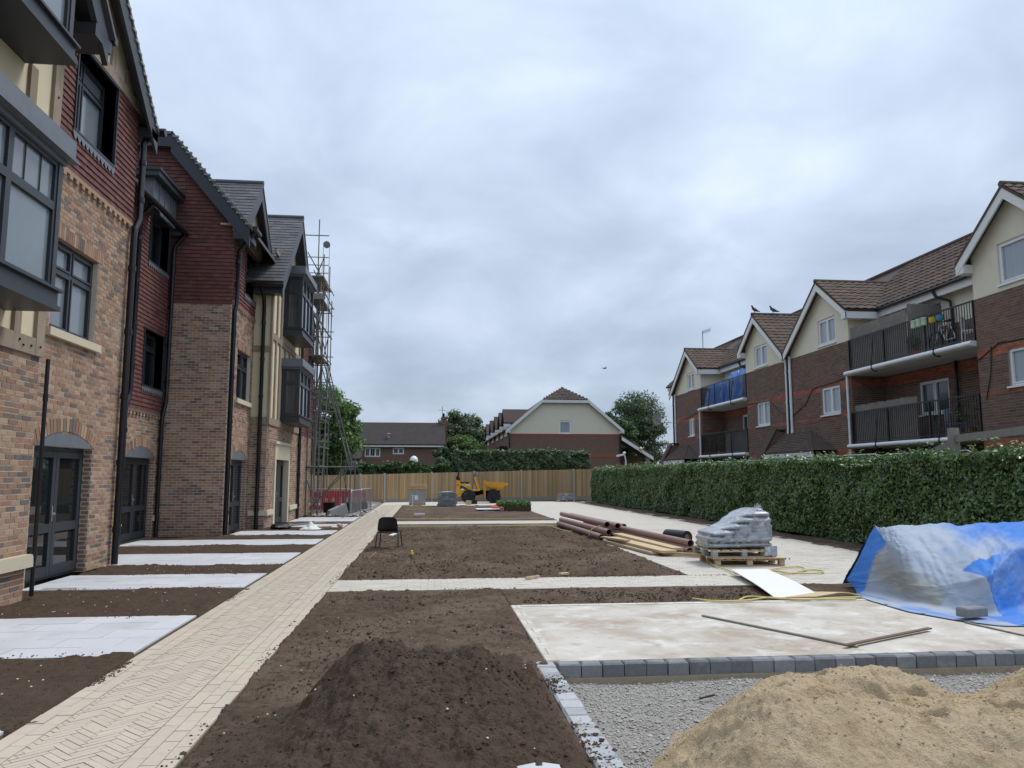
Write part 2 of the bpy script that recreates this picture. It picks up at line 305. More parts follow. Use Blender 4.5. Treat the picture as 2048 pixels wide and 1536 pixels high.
# ------------------------------------------------------------ wall, course, roof and window helpers
def spans(a, b, holes, z):
    s = [(a, b)]
    for h in holes:
        r = h(z)
        if r is None: continue
        n = []
        for p, q in s:
            if r[0] > p: n.append((p, min(q, r[0])))
            if r[1] < q: n.append((max(p, r[1]), q))
        s = [(p, q) for p, q in n if q - p > .004]
    return s
def rect(a, b, c, d): return lambda z: (a, b) if c < z < d else None
def arch(a, b, c, d, top):               # rectangle c..d with a segment arch up to top
    def f(z):
        if c < z <= d: return (a, b)
        if d < z < top:
            h = top - d; r = ((b - a) ** 2 / 4 + h * h) / (2 * h); k = z - (top - r); hw = math.sqrt(max(r * r - k * k, 0)); m = (a + b) / 2
            return (m - hw, m + hw)
        return None
    return f
def backing(mb, u0, u1, z0, z1, holes, zb, t, lim=None):
    """solid wall with openings, cut into strips at zb; lim(z) gives the left and right edge (gables)"""
    zs = sorted(set([z0, z1] + [z for z in zb if z0 < z < z1]))
    for a, b in zip(zs[:-1], zs[1:]):
        e = 1e-4; la = lim(a + e) if lim else (u0, u1); lb = lim(b - e) if lim else (u0, u1)
        sp = spans(-1e3, 1e3, holes, (a + b) / 2)
        for p, q in sp:
            a0, a1, b0, b1 = max(p, la[0]), min(q, la[1]), max(p, lb[0]), min(q, lb[1])
            if a1 - a0 < .002: continue
            b1 = max(b1, b0 + .001)
            mb.hexa([(a0, 0, a), (a1, 0, a), (a1, t, a), (a0, t, a), (b0, 0, b), (b1, 0, b), (b1, t, b), (b0, t, b)])
def courses(u0, u1, z0, z1, L, hgt, holes, joint, lim=None, off=.5):
    out = []; nrow = max(1, int(round((z1 - z0) / hgt))); hh = (z1 - z0) / nrow
    for r in range(nrow):
        a = z0 + r * hh; b = a + hh; m = (a + b) / 2
        lo, hi = lim(m) if lim else (u0, u1)
        for p, q in spans(lo, hi, holes, m):
            o = (r % 2) * L * off; k = math.floor((p - o) / L)
            x = o + k * L
            while x < q - 1e-6:
                c, d = max(x, p), min(x + L, q)
                if d - c > .025: out.append((c + joint / 2, d - joint / 2, a + joint / 2, b - joint / 2, d - c > L - .01))
                x += L
    return out
CAMP = np.array((0, 0, 1.65))
PIECES = {}
def lay(cs, M, m, parent, name, npiece, proud=.012, tilt=0., mass=None, jit=.003):
    """pieces of a course list: the npiece full ones nearest the camera as objects sharing one mesh, the rest as one part"""
    cs = list(cs); full = [c for c in cs if c[4]]
    ctr = lambda c: np.linalg.norm(M[:3, :3] @ np.array(((c[0] + c[1]) / 2, 0, (c[2] + c[3]) / 2)) + M[:3, 3] - CAMP)
    near = sorted(full, key=ctr)[:npiece]; ns = set(near)
    mb = MB(M); V = []; F = []
    for c in cs:
        if c in ns: continue
        j = random.uniform(-jit, jit); a, b, p, q = c[:4]; pb = -proud - tilt + j; pt = -proud + j
        V += [(a, pb, p), (b, pb, p), (b, .01, p), (a, .01, p), (a, pt, q), (b, pt, q), (b, .01, q), (a, .01, q)]
        k = len(V) - 8; F += [(k, k + 1, k + 5, k + 4), (k + 1, k + 2, k + 6, k + 5), (k + 3, k, k + 4, k + 7), (k + 4, k + 5, k + 6, k + 7), (k + 3, k + 2, k + 1, k)]
    if V: mb.add(V, F); mb.build(mass or name + '_work', m, parent, kind='stuff')
    if near:
        a, b, p, q = near[0][:4]; hw, hh = (b - a) / 2, (q - p) / 2
        u = MB(); u.add([(-hw, -proud - tilt, -hh), (hw, -proud - tilt, -hh), (hw, .01, -hh), (-hw, .01, -hh), (-hw, -proud, hh), (hw, -proud, hh), (hw, .01, hh), (-hw, .01, hh)], BOXF[:1] + BOXF[1:2] + BOXF[3:])
        me = bpy.data.meshes.new(name); me.from_pydata(np.concatenate(u.V).tolist(), [], u.F); me.materials.append(m); me.update()
        Mm = Matrix(M.tolist()); Rm = Mm.to_3x3().to_4x4(); pi = wmat(parent).inverted()
        for c in near:
            o = bpy.data.objects.new(name, me); col.objects.link(o)
            o.matrix_basis = Matrix.Translation(Mm @ Vector(((c[0] + c[1]) / 2, random.uniform(-jit, jit), (c[2] + c[3]) / 2))) @ Rm
            o.parent = parent; o.matrix_parent_inverse = pi
def pantiles(mb, cs, amp=.03):
    for a, b, p, q, _ in cs:
        n = 6; V = []; t = random.uniform(-.004, .004)
        for i in range(n + 1):
            x = a + (b - a) * i / n; h = amp * (.5 - .5 * math.cos(2 * PI * i / n)) if i < n else 0
            V += [(x, -h - .035 + t, p), (x, -h - .012 + t, q), (x, -h - .010, p)]
        F = []
        for i in range(n):
            k = 3 * i; F += [(k, k + 3, k + 4, k + 1), (k + 2, k + 5, k + 3, k)]
        mb.add(V, F)
def window(parent, M, u0, u1, z0, z1, m, gl, rec=.08, fw=.06, mull=(), trans=(), sill=None, bars=0, dep=.07, label=None):
    f = MB(M); y0, y1 = rec, rec + dep
    f.box(u0, u1, y0, y1, z0, z0 + fw); f.box(u0, u1, y0, y1, z1 - fw, z1); f.box(u0, u0 + fw, y0, y1, z0 + fw, z1 - fw); f.box(u1 - fw, u1, y0, y1, z0 + fw, z1 - fw)
    us = [u0 + fw * .5] + list(mull) + [u1 - fw * .5]; zs = [z0 + fw * .5] + list(trans) + [z1 - fw * .5]
    for x in mull: f.box(x - fw * .45, x + fw * .45, y0 + .002, y1, z0 + fw, z1 - fw)
    for z in trans:
        for a, b in zip(us[:-1], us[1:]): f.box(a + fw * .45, b - fw * .45, y0 + .004, y1, z - fw * .4, z + fw * .4)
    o = f.build('window', m, parent, label=label)
    s = fw * .55
    for a, b in zip(us[:-1], us[1:]):
        for c, d in zip(zs[:-1], zs[1:]):
            if min(b - a, d - c) < 2 * fw + .03: continue
            fr = MB(M)
            fr.box(a + s, b - s, y0 - .012, y1 - .03, c + s, c + s + .035); fr.box(a + s, b - s, y0 - .012, y1 - .03, d - s - .035, d - s)
            fr.box(a + s, a + s + .035, y0 - .012, y1 - .03, c + s + .035, d - s - .035); fr.box(b - s - .035, b - s, y0 - .012, y1 - .03, c + s + .035, d - s - .035)
            for i in range(bars):
                x = a + (b - a) * (i + 1) / (bars + 1); fr.box(x - .008, x + .008, y0 + .01, y0 + .02, c + s + .035, d - s - .035)
            fr.build('sash', m, o)
            MB(M).box(a + s + .01, b - s - .01, y1 - .028, y1 - .02, c + s + .01, d - s - .01).build('pane', gl, o)
    MB(M).box(u0 + .01, u1 - .01, y1 + .03, y1 + .04, z0 + .01, z1 - .01).build('dark_room', m_dark, o)
    if sill: MB(M).box(u0 - sill[1], u1 + sill[1], -sill[2], rec + .01, z0 - sill[0], z0 - .001).build('sill', sill[3], o)
    return o
def patio_door(parent, M, u0, u1, z1, rec=.14, top=None, label=None):
    f = MB(M); y0, y1 = rec, rec + .08; fw = .07
    f.box(u0, u0 + fw, y0, y1, 0.02, z1); f.box(u1 - fw, u1, y0, y1, .02, z1); f.box(u0 + fw, u1 - fw, y0, y1, z1 - fw, z1); f.box(u0 + fw, u1 - fw, y0, y1, .02, .05)
    o = f.build('door', m_anth, parent, label=label); mid = (u0 + u1) / 2
    for k, (a, b) in enumerate(((u0 + fw, mid), (mid, u1 - fw))):
        a += .006; b -= .006; l = MB(M); s = .10; z0, zt = .055, z1 - fw - .006; zm = .82
        l.box(a, a + s, y0 - .015, y1 - .02, z0, zt); l.box(b - s, b, y0 - .015, y1 - .02, z0, zt)
        for c, d in ((z0, z0 + .16), (zm - .07, zm + .07), (zt - s, zt)): l.box(a + s, b - s, y0 - .013, y1 - .02, c, d)
        lf = l.build('door_leaf', m_anth, o)
        MB(M).box(a + s - .01, b - s + .01, y0 + .02, y0 + .03, z0 + .15, zm - .06).build('pane', m_glass, o)
        MB(M).box(a + s - .01, b - s + .01, y0 + .02, y0 + .03, zm + .06, zt - s + .01).build('pane', m_glass, o)
    if top:
        for a, b in ((u0 - .004, u0 + .003), (u1 - .003, u1 + .004)): MB(M).box(a, b, .001, rec, .0, z1).build('jamb', mat('jamb_brick', (.29, .18, .125), .9, .15, brick=(.225, .075, .011, (.47, .42, .35), (.23, .13, .095), 'wall'), nz=(40, .2)), o)
    h = MB(M); h.box(mid - .075, mid - .045, y0 - .03, y0 - .014, .93, 1.17); h.box(mid - .07, mid - .05, y0 - .07, y0 - .03, 1.04, 1.06); h.box(mid - .17, mid - .05, y0 - .075, y0 - .055, 1.035, 1.065); h.build('handle', m_steel, o)
    MB(M).box(u0 + .02, u1 - .02, y1 + .03, y1 + .04, .03, z1 - .02).build('dark_room', m_dark, o)
    if top:                               # curved lead panel below a brick arch
        h = top - z1; r = ((u1 - u0) ** 2 / 4 + h * h) / (2 * h); m = (u0 + u1) / 2; a0 = math.asin((u1 - u0) / 2 / r)
        pl = [(u0, z1 + .001), (u1, z1 + .001)] + [(m + r * math.sin(a0 * (1 - 2 * i / 14)), top - r + r * math.cos(a0 * (1 - 2 * i / 14))) for i in range(1, 14)]
        MB(M).prism(pl, -.006, .2).build('lead_panel', m_lead, o)
        v = MB(M); nv = 21                 # arch of bricks on edge
        for i in range(nv):
            t0 = a0 * 1.04 * (1 - 2 * i / nv) - .004; t1 = a0 * 1.04 * (1 - 2 * (i + 1) / nv) + .004; c = (m, top - r)
            q = [(c[0] + rr * math.sin(t), c[1] + rr * math.cos(t)) for rr, t in ((r + .01, t0), (r + .225, t0), (r + .225, t1), (r + .01, t1))]
            V = MB(M).prism(q, -.016, .03); v.V += V.V; v.F += [tuple(x + v.n for x in ff) for ff in V.F]; v.n += V.n
        v.build('brick_arch', m_brick, parent)
    return o
def soldier(mb, u0, u1, z0, z1, wd=.075):
    x = u0
    while x < u1 - .02: mb.box(x + .005, min(x + wd, u1) - .005, -.014, .01, z0 + .005, z1 - .005); x += wd
def downpipe(parent, pts, r=.05, name='downpipe', m=None):
    mb = MB(); mb.tube(pts, r, 10)
    for p, q in zip(pts[:-1], pts[1:]):
        p, q = np.array(p), np.array(q); L = np.linalg.norm(q - p)
        if L > 1.2:
            k = int(L // 1.3) + 1
            for i in range(k):
                c = p + (q - p) * (i + .5) / k; d = (q - p) / L
                mb.tube([c - d * .05, c + d * .05], r * 1.22, 10)
    return mb.build(name, m or m_black, parent, smooth=40)

# ------------------------------------------------------------ ground, beds, path, paving
g = MB(); xs = np.concatenate([np.linspace(-600, -60, 10), np.linspace(-40, 60, 26), np.linspace(80, 600, 10)])
GX, GY = np.meshgrid(xs, np.concatenate([np.linspace(-300, -10, 5), np.linspace(0, 120, 31), np.linspace(160, 900, 10)]), indexing='ij')
GZ = -.24 + 0 * GX
struct(g.grid(np.stack([GX, GY, GZ], -1)).build('ground', m_grass))
def pile_h(x, y):                         # the heap of topsoil in the foreground
    yy = np.where(y > 5.6, 5.6 + (y - 5.6) * 1.55, y)      # steeper at the back
    h = .44 * np.exp(-((np.abs(x + .28) / .50) ** 2.6 + ((yy - 5.6) / .66) ** 2)) + .30 * np.exp(-(((x - .38) / .34) ** 2 + ((yy - 5.6) / .5) ** 2)) \
        + .24 * np.exp(-(((x - .0) / .85) ** 2 + ((yy - 4.6) / .9) ** 2)) + .16 * np.exp(-(((x - .80) / .16) ** 2 + ((y - 6.1) / .40) ** 2)) + .06 * np.exp(-(((x - .75) / .2) ** 2 + ((y - 7.0) / .5) ** 2))
    edge = np.clip((x + 1.40) / .22, 0, 1) * np.clip((1.02 - x) / .20, 0, 1)
    return h * edge
def soil(name, x0, x1, y0, y1, res, m, amp=.03, base=-.005, extra=None, sc=2.2, clods=.5):
    X, Y = np.meshgrid(np.linspace(x0, x1, max(3, int((x1 - x0) / res))), np.linspace(y0, y1, max(3, int((y1 - y0) / res))), indexing='ij')
    Z = base + amp * fbm(X, Y, sc, 3) + amp * clods * np.abs(fbm(X, Y, 14, 3, .6))
    if extra is not None:
        e = extra(X, Y); Z = Z + e + np.clip(e * 5, 0, 1) * (.05 * fbm(X, Y, 5, 4, .62) + .03 * np.abs(fbm(X + 4, Y, 16, 2)))
    ex = np.minimum(np.minimum(X - x0, x1 - X), np.minimum(Y - y0, y1 - Y)); Z = np.where(ex < 1e-6, np.minimum(Z, -.16), Z)
    return struct(MB().grid(np.stack([X, Y, Z], -1)).build(name, m, smooth=180))
soil('soil_bed', -1.452, .985, 2.4, 6.95, .026, m_soil, .05, -.015, clods=.9)
soil('soil_bed', -1.452, 1.09, 6.90, 11.585, .026, m_soil, .05, -.012, clods=.9)
X, Y = np.meshgrid(np.linspace(-1.40, 1.02, 230), np.linspace(3.4, 7.3, 370), indexing='ij'); Hs = pile_h(X, Y)
Z = -.03 + Hs * (1 + .25 * fbm(X, Y, 2.1, 2)) + np.clip(Hs * 7, 0, 1) * (.075 * fbm(X, Y, 4.5, 4, .62) + .06 * np.abs(fbm(X + 4, Y, 11, 3, .6)) - .05 * np.clip(fbm(X + 9, Y * .45, 6, 2) - .15, 0, 1))
PILEZ = Z.copy(); o = MB().grid(np.stack([X, Y, Z], -1)).build('topsoil_heap', m_soild, smooth=180); o['kind'] = 'stuff'; tag(o, 'heap of dark damp topsoil at the front beside the kerb', 'soil')
soil('soil_bed', 1.05, 7.0, 10.07, 11.59, .03, m_soil, .05, -.02)
soil('soil_bed', -1.45, 4.385, 12.75, 25.5, .035, m_soil, .075, -.02, clods=1.)
soil('soil_bed', -1.45, 4.93, 25.45, 44.2, .09, m_soil, .06, -.015)
PADS = [(3.6, 5.55), (7.65, 9.75), (12.05, 13.75), (15.08, 17.32), (19.28, 20.95), (22.35, 24.2), (25.25, 27.3), (28.9, 31.8)]
ys = [2.4] + [y for p in PADS for y in p] + [34]
for a, b in zip(ys[0::2], ys[1::2]):
    if a > 27: soil('soil_bed', -5.0, -2.645, a - .03, b + .03, .05, m_soil, .05, -.02)
    else: soil('soil_bed', -7.3 if a > 15 and a < 22 else -5.85, -2.645, a - .05, b + .05, .03, m_soild, .06, .005)
soil('soil_bed', 9.3, 11.6, 9.0, 50.5, .07, m_soil, .06, -.01)
soil('rubble_ground', -9, -2.72, 34.0, 49, .09, mat('rubble_earth', (.20, .175, .145), 1., .1, nz=(5, .4), bump=(40, .8, .03), stain=[(1.2, (.33, .31, .28), .5, .65, .7), (3, (.09, .07, .05), .55, .7, .7)]), .16, .0, sc=1.4)
# herringbone path
def clip(poly, ax, lim, keep_less):
    out = []
    for i in range(len(poly)):
        p, q = poly[i], poly[(i + 1) % len(poly)]
        ip = (p[ax] <= lim) == keep_less; iq = (q[ax] <= lim) == keep_less
        if ip: out.append(p)
        if ip != iq:
            t = (lim - p[ax]) / (q[ax] - p[ax]); out.append((p[0] + (q[0] - p[0]) * t, p[1] + (q[1] - p[1]) * t))
    return out
path = struct(MB().box(-2.665, -1.42, 2.0, 45.2, -.2, -.012).build('path', m_joint))
PW = .0525; HX0, HX1 = -2.425, -1.735; c45 = math.sqrt(.5); polys = []
K = int(46 / PW / c45) + 20
for i in range(-K // 2, K):
    for j in range(-K // 2, K):
        t = (i - j) % 8
        if t == 0: r4 = (i, j, i + 4, j + 1)
        elif t == 7: r4 = (i, j, i + 1, j + 4)
        else: continue
        cxx = ((r4[0] + r4[2]) / 2 * PW - (r4[1] + r4[3]) / 2 * PW) * c45 - 2.08; cyy = ((r4[0] + r4[2]) / 2 * PW + (r4[1] + r4[3]) / 2 * PW) * c45
        if not (HX0 - .12 < cxx < HX1 + .12 and 3.6 < cyy < 45): continue
        a, b, c, d = r4[0] * PW + .0027, r4[1] * PW + .0027, r4[2] * PW - .0027, r4[3] * PW - .0027
        pl = [((x - y) * c45 - 2.08, (x + y) * c45) for x, y in ((a, b), (c, b), (c, d), (a, d))]
        pl = clip(clip(pl, 0, HX0, False), 0, HX1, True)
        if len(pl) >= 3: polys.append((cyy, pl, True))
for x0, x1 in ((-2.655, -2.545), (-2.541, -2.434), (-1.726, -1.625), (-1.621, -1.522), (-1.518, -1.422)):
    y = 3.6 + random.random() * .2
    while y < 45: polys.append((y, [(x0 + .001, y + .003), (x1 - .001, y + .003), (x1 - .001, y + .201), (x0 + .001, y + .201)], False)); y += .2045
polys.sort(key=lambda p: p[0]); polys = [p for p in polys if p[0] > 4.1]
def paver(mb, pl):
    k = len(pl); z = random.uniform(-.0015, .0015); dz = [z + random.uniform(-.0012, .0012) for _ in pl]
    mb.add([(x, y, d) for (x, y), d in zip(pl, dz)] + [(x, y, -.014) for x, y in pl], [tuple(range(k))] + [(i + k, (i + 1) % k + k, (i + 1) % k, i) for i in range(k)])
mass = MB()
for n_, (y, pl, hb) in enumerate(polys):
    if n_ < 290: b_ = MB(); paver(b_, pl); b_.build('paver', m_paver, path)
    else: paver(mass, pl)
mass.build('pavers', m_paver, path, kind='stuff')
# block paving: cross paths and the yard on the right
def blocks(x0, x1, y0, y1, L=.204, W=.104, lim=None):
    out = []; r = 0; y = y0
    while y < y1 - .02:
        x = x0 - (r % 2) * L / 2; a, b = lim(y) if lim else (x0, x1)
        while x < b:
            c, d = max(x, a), min(x + L, b)
            if d - c > .02: out.append((y, [(c + .002, y + .002), (d - .002, y + .002), (d - .002, min(y + W, y1) - .002), (c + .002, min(y + W, y1) - .002)], 0))
            x += L
        y += W; r += 1
    return out
m_blk = mat('grey_buff_block', (.51, .475, .415), .9, .2, rv=.06, rnd=[(.51, .475, .415), (.495, .46, .40), (.52, .48, .42)], nz=(30, .12), stain=[(.8, (.44, .39, .32), .5, .7, .6), (3, (.58, .56, .52), .55, .75, .5)])
cp = struct(MB().box(-1.415, 9.3, 11.55, 12.78, -.2, -.012).build('cross_path', m_joint))
bl = blocks(-1.415, 7.2, 11.56, 12.77); mb = MB()
for p in bl: paver(mb, p[1])
mb.build('paving_blocks', m_blk, cp, kind='stuff')
yard = MB(); yard.prismz([(4.36, 12.785), (9.25, 12.785), (9.8, 24), (10.05, 50.5), (-2.7, 50.5), (-2.7, 45.21), (-1.41, 45.21), (-1.41, 44.2), (4.9, 44.2), (4.9, 25.5), (4.36, 25.4)], -.2, -.013)
yard = struct(yard.build('block_paved_yard', m_road))
mb = MB()
for p in blocks(4.365, 9.8, 12.79, 24.0, lim=lambda y: (4.365, 9.25 + (y - 12.8) * .049)): paver(mb, p[1])
mb.build('paving_blocks', m_blk, yard, kind='stuff')
s2 = struct(MB().box(-1.41, 4.9, 26.6, 28.25, -.15, .035).build('cross_path', m_road))
for yy, nm in ((25.42, 'edging_board'), (29.75, 'edging_board')): struct(MB().box(-1.40, 4.32 if yy < 27 else 4.85, yy, yy + .09, -.1, .04).build(nm, m_ply))
# patio pads of pale granite slabs
for k, (a, b) in enumerate(PADS):
    xl = -5.32 if a < 11 else (-5.86 if a < 15 else (-7.3 if a < 22 else (-5.55 if a < 25 else -5.02)))
    if k == 3: xl = -7.3
    base = struct(MB().box(xl, -2.70, a, b, -.18, -.004).build('patio', m_joint))
    y = a; r = 0; sh = .45 if b - a < 1.9 else (b - a) / round((b - a) / .45)
    nrow = max(1, round((b - a) / .45)); sh = (b - a) / nrow
    for r in range(nrow):
        x = -2.702 + (r % 2) * .3
        while x > xl + .02:
            c, d = max(xl, x - .6), min(x, -2.702)
            if d - c > .05: MB().box(c + .003, d - .003, a + r * sh + .003, a + (r + 1) * sh - .003, -.03, .012 + random.uniform(-.0015, .0015)).build('slab', m_granite, base)
            x -= .6
    MB().box(xl + .3, xl + .75, a + .06, a + .2, .0136, .018).build('drain_grating', mat('drain_grey', (.3, .29, .27), .7, .3, nz=(80, .5)), base)
# raised paving on the right and its kerb of grey blocks
sb = struct(MB().box(1.07, 9.5, 7.06, 10.1, -.3, .0).build('paved_slab', m_slab))
lb = blocks(1.075, 1.20, 7.07, 10.08, .125, .25); lb += [(0, [(x, 9.97), (x + .25, 9.97), (x + .25, 10.09), (x, 10.09)], 0) for x in np.arange(1.205, 9.2, .2525)]
for p in lb:
    xs_, ys_ = [q[0] for q in p[1]], [q[1] for q in p[1]]
    MB().box(min(xs_), max(xs_) - .003, min(ys_), max(ys_) - .003, -.03, .006 + random.uniform(-.001, .001)).build('edge_block', mat('pale_edge_block', (.60, .56, .50), .9, .2, rv=.06, rnd=[(.56, .53, .475), (.54, .505, .45), (.58, .55, .50)], nz=(20, .12), stain=[(2, (.40, .34, .27), .48, .66, .7)]), sb)
def rock(mb, c, r, sq=.7):
    v = np.array([(1, 0, 0), (-1, 0, 0), (0, 1, 0), (0, -1, 0), (0, 0, 1), (0, 0, -1), (.6, .6, .5), (-.6, .6, .45), (.6, -.6, .5), (-.6, -.6, .5)]) * rng.uniform(.75, 1.25, (10, 1)) * r
    v[:, 2] *= sq; t = rng.uniform(0, 6.3); c_, s_ = math.cos(t), math.sin(t); v[:, :2] = v[:, :2] @ np.array([(c_, s_), (-s_, c_)])
    mb.add(v + np.array(c), [(0, 6, 4), (6, 2, 4), (2, 7, 4), (7, 1, 4), (1, 9, 4), (9, 3, 4), (3, 8, 4), (8, 0, 4), (0, 2, 6), (2, 1, 7), (1, 3, 9), (3, 0, 8), (0, 5, 2), (2, 5, 1), (1, 5, 3), (3, 5, 0)])
def kblock(M, L, W, H, m, par, nm='kerb_block'):
    b = MB(M); e = .012; j = lambda: random.uniform(-.004, .004)
    x0, x1, y0, y1, z0, z1 = j(), L + j(), j(), W + j(), 0, H; e += random.uniform(-.003, .006)
    b.add([(x0, y0, z0), (x1, y0, z0), (x1, y1, z0), (x0, y1, z0), (x0, y0, z1 - e), (x1, y0, z1 - e), (x1, y1, z1 - e), (x0, y1, z1 - e), (x0 + e, y0 + e, z1 + j()), (x1 - e, y0 + e, z1 + j()), (x1 - e, y1 - e, z1 + j()), (x0 + e, y1 - e, z1 + j())],
          [(0, 1, 5, 4), (1, 2, 6, 5), (2, 3, 7, 6), (3, 0, 4, 7), (4, 5, 9, 8), (5, 6, 10, 9), (6, 7, 11, 10), (7, 4, 8, 11), (8, 9, 10, 11)])
    return b.build(nm, m, par)
kb = struct(MB().box(1.14, 9.4, 6.91, 7.055, -.3, -.116).build('kerb', mat('bedding_mortar', (.33, .28, .20), .95, .1, nz=(14, .3), bump=(50, .6, .02))))
x = 1.17
while x < 8.6: kblock(place(x, 6.93 + random.uniform(-.004, .004), -.115, random.uniform(-.01, .01)), .188, .125, .118 + random.uniform(-.003, .003), m_kerb, kb); x += .197
y = 3.7
while y < 6.9: kblock(place(.965 + (6.9 - y) * .005 + random.uniform(-.005, .005), y, -.10, random.uniform(-.02, .02)), .17, .188, .105 + random.uniform(-.004, .004), m_kerbl, kb); y += .197
soil('gravel_bed', 1.13, 9.4, 2.2, 6.95, .035, m_gravel, .045, -.175, sc=1.5)
gc = MB()
def sand_h0(x, y): return .5 * math.exp(-(((x - 3.0) / .74) ** 2 + ((y - 5.45) / .58) ** 2)) + .42 * math.exp(-(((x - 2.15) / .62) ** 2 + ((y - 4.3) / .6) ** 2)) + .36 * math.exp(-(((x - 2.25) / .6) ** 2 + ((y - 4.95) / .55) ** 2)) + .42 * math.exp(-(((x - 3.6) / 1.0) ** 2 + ((y - 4.5) / .7) ** 2)) + .5 * math.exp(-(((x - 4.95) / .75) ** 2 + ((y - 5.5) / .66) ** 2))
for _ in range(16000):
    x, y = rng.uniform(1.17, 5.6), rng.uniform(4.2, 6.92)
    if sand_h0(x, y) > .22: continue
    z = -.175 + .045 * float(fbm(x, y, 1.5, 3)) + .0225 * abs(float(fbm(x, y, 14, 3, .6))); rock(gc, (x, y, z + .004), rng.uniform(.004, .012) * (1 if rng.random() < .95 else 2.))
go = gc.build('gravel_stones', m_chip, kind='stuff'); tag(go, 'loose grey gravel chips below the kerb of dark blocks', 'gravel')
# sand heap
def sand_h(x, y):
    h = .50 * np.exp(-(((x - 3.0) / .74) ** 2 + ((y - 5.45) / .58) ** 2)) + .36 * np.exp(-(((x - 2.25) / .60) ** 2 + ((y - 4.95) / .55) ** 2)) + .50 * np.exp(-(((x - 4.95) / .75) ** 2 + ((y - 5.5) / .66) ** 2)) \
        + .42 * np.exp(-(((x - 3.6) / 1.0) ** 2 + ((y - 4.5) / .7) ** 2)) + .42 * np.exp(-(((x - 2.15) / .62) ** 2 + ((y - 4.3) / .6) ** 2)) + .45 * np.exp(-(((x - 5.4) / .9) ** 2 + ((y - 4.6) / .8) ** 2))
    return h
X, Y = np.meshgrid(np.linspace(1.15, 7.2, 560), np.linspace(3.0, 6.85, 380), indexing='ij'); Hs = sand_h(X, Y) * (1 + .22 * fbm(X, Y, 1.6, 3))
lump = np.abs(fbm(X + 3, Y, 9, 4, .6)); pit = np.clip(fbm(X + 40, Y + 7, 4.2, 2) - .28, 0, 1)
Z = -.27 + 1.02 * Hs + np.clip(Hs * 6, 0, 1) * (.06 * fbm(X, Y, 3.2, 4, .6) + .035 * lump - .16 * pit + .012 * fbm(X, Y, 45, 2))
for (px, py, r, d) in [(3.25, 5.05, .07, .07), (2.85, 4.9, .12, .08), (3.55, 5.3, .07, .08), (2.2, 4.75, .05, .06), (2.45, 4.62, .05, .06), (3.95, 4.85, .08, .08), (4.25, 4.7, .12, .09), (3.05, 4.55, .09, .07), (3.55, 4.6, .10, .06), (4.6, 5.1, .07, .06), (2.7, 5.3, .06, .05), (4.1, 5.25, .06, .05)]:
    dx_ = X - px; dy_ = (Y - py) * 1.25; dd = np.hypot(dx_, dy_) * (1 + .8 * fbm(X + px, Y, 5, 2)); Z = Z - d * np.exp(-(dd / r) ** 4) + .35 * d * np.exp(-((dd - r * 1.35) / (r * .35)) ** 2)
SANDZ = Z.copy(); so_ = MB().grid(np.stack([X, Y, Z], -1)).build('sand_heap', m_sand, smooth=180); so_['kind'] = 'stuff'
tag(so_, 'heap of yellow builders sand tipped on the gravel in the foreground', 'sand')
cr = MB()
for _ in range(1500):
    x, y = rng.uniform(1.5, 5.6), rng.uniform(4.2, 6.2); h = float(sand_h(np.array(x), np.array(y)))
    if h > .12: rock(cr, (x, y, SANDZ[int((x - 1.15) / 6.05 * 559), int((y - 3) / 3.85 * 379)] + .002), rng.uniform(.004, .012), .8)
o = cr.build('sand_crumbs', m_sand, kind='stuff'); tag(o, 'crumbs of damp sand lying on the sand heap', 'sand')
# clods and pale stones on the soil
cm = MB()
for _ in range(3200):
    x, y = rng.uniform(-1.32, .98), rng.uniform(4.3, 6.6); z = float(PILEZ[int((x + 1.4) / 2.42 * 229), int((y - 3.4) / 3.9 * 369)])
    if rng.random() > .25 + 2.2 * z: continue
    rock(cm, (x, y, max(z, -.01)), rng.uniform(.004, .014) * (1 if rng.random() < .95 else 2.2), .8)
for _ in range(1500):
    x, y = rng.uniform(-1.35, 1.0), rng.uniform(6.4, 11.4); rock(cm, (x, y, -.004), rng.uniform(.004, .013) * (1 if rng.random() < .93 else 2.2), .7)
for _ in range(2600):
    x, y = rng.uniform(-1.35, 4.3), rng.uniform(12.85, 25.2); rock(cm, (x, y, 0), rng.uniform(.008, .022) * (1 if rng.random() < .93 else 1.8), .7)
for _ in range(900):
    x, y = rng.uniform(1.2, 5.0), rng.uniform(10.2, 11.45); rock(cm, (x, y, -.005), rng.uniform(.006, .018) * (1 if rng.random() < .93 else 1.8), .7)
o = cm.build('soil_clods', m_soild, kind='stuff'); tag(o, 'crumbled dark clods of earth lying over the topsoil heap', 'soil')
sp_ = MB()                                # earth spilled over the paving edges
for _ in range(2600):
    k = rng.integers(0, 5); d = abs(rng.normal(0, .05)); q = rng.random()
    if k == 0: p = (-1.43 - d * .8, rng.uniform(4.3, 24), .002)
    elif k == 1: p = (-2.66 + d * .8, rng.uniform(5.7, 7.5) if q < .5 else rng.uniform(9.8, 12), .002)
    elif k == 2: p = (.97 + d * 1.6, rng.uniform(4.3, 6.6), .006)
    elif k == 3: a_, sg = [(7.65, 1), (9.75, -1), (12.05, 1), (13.75, -1), (15.08, 1), (17.32, -1)][rng.integers(0, 6)]; p = (rng.uniform(-5.2, -2.75), a_ + sg * d * 1.4, .016)
    else: p = (rng.uniform(-1.3, 5.0), (11.57 + d) if q < .5 else (12.76 - d), .002)
    if fbm(p[0], p[1], 1.7, 2) < -.02: continue
    rock(sp_, p, rng.uniform(.003, .011) * (1 if rng.random() < .93 else 2), .7)
o = sp_.build('spilled_earth', m_soil, kind='stuff'); tag(o, 'crumbs of earth spilled over the edges of path, patios and kerb', 'soil')
sm = MB()
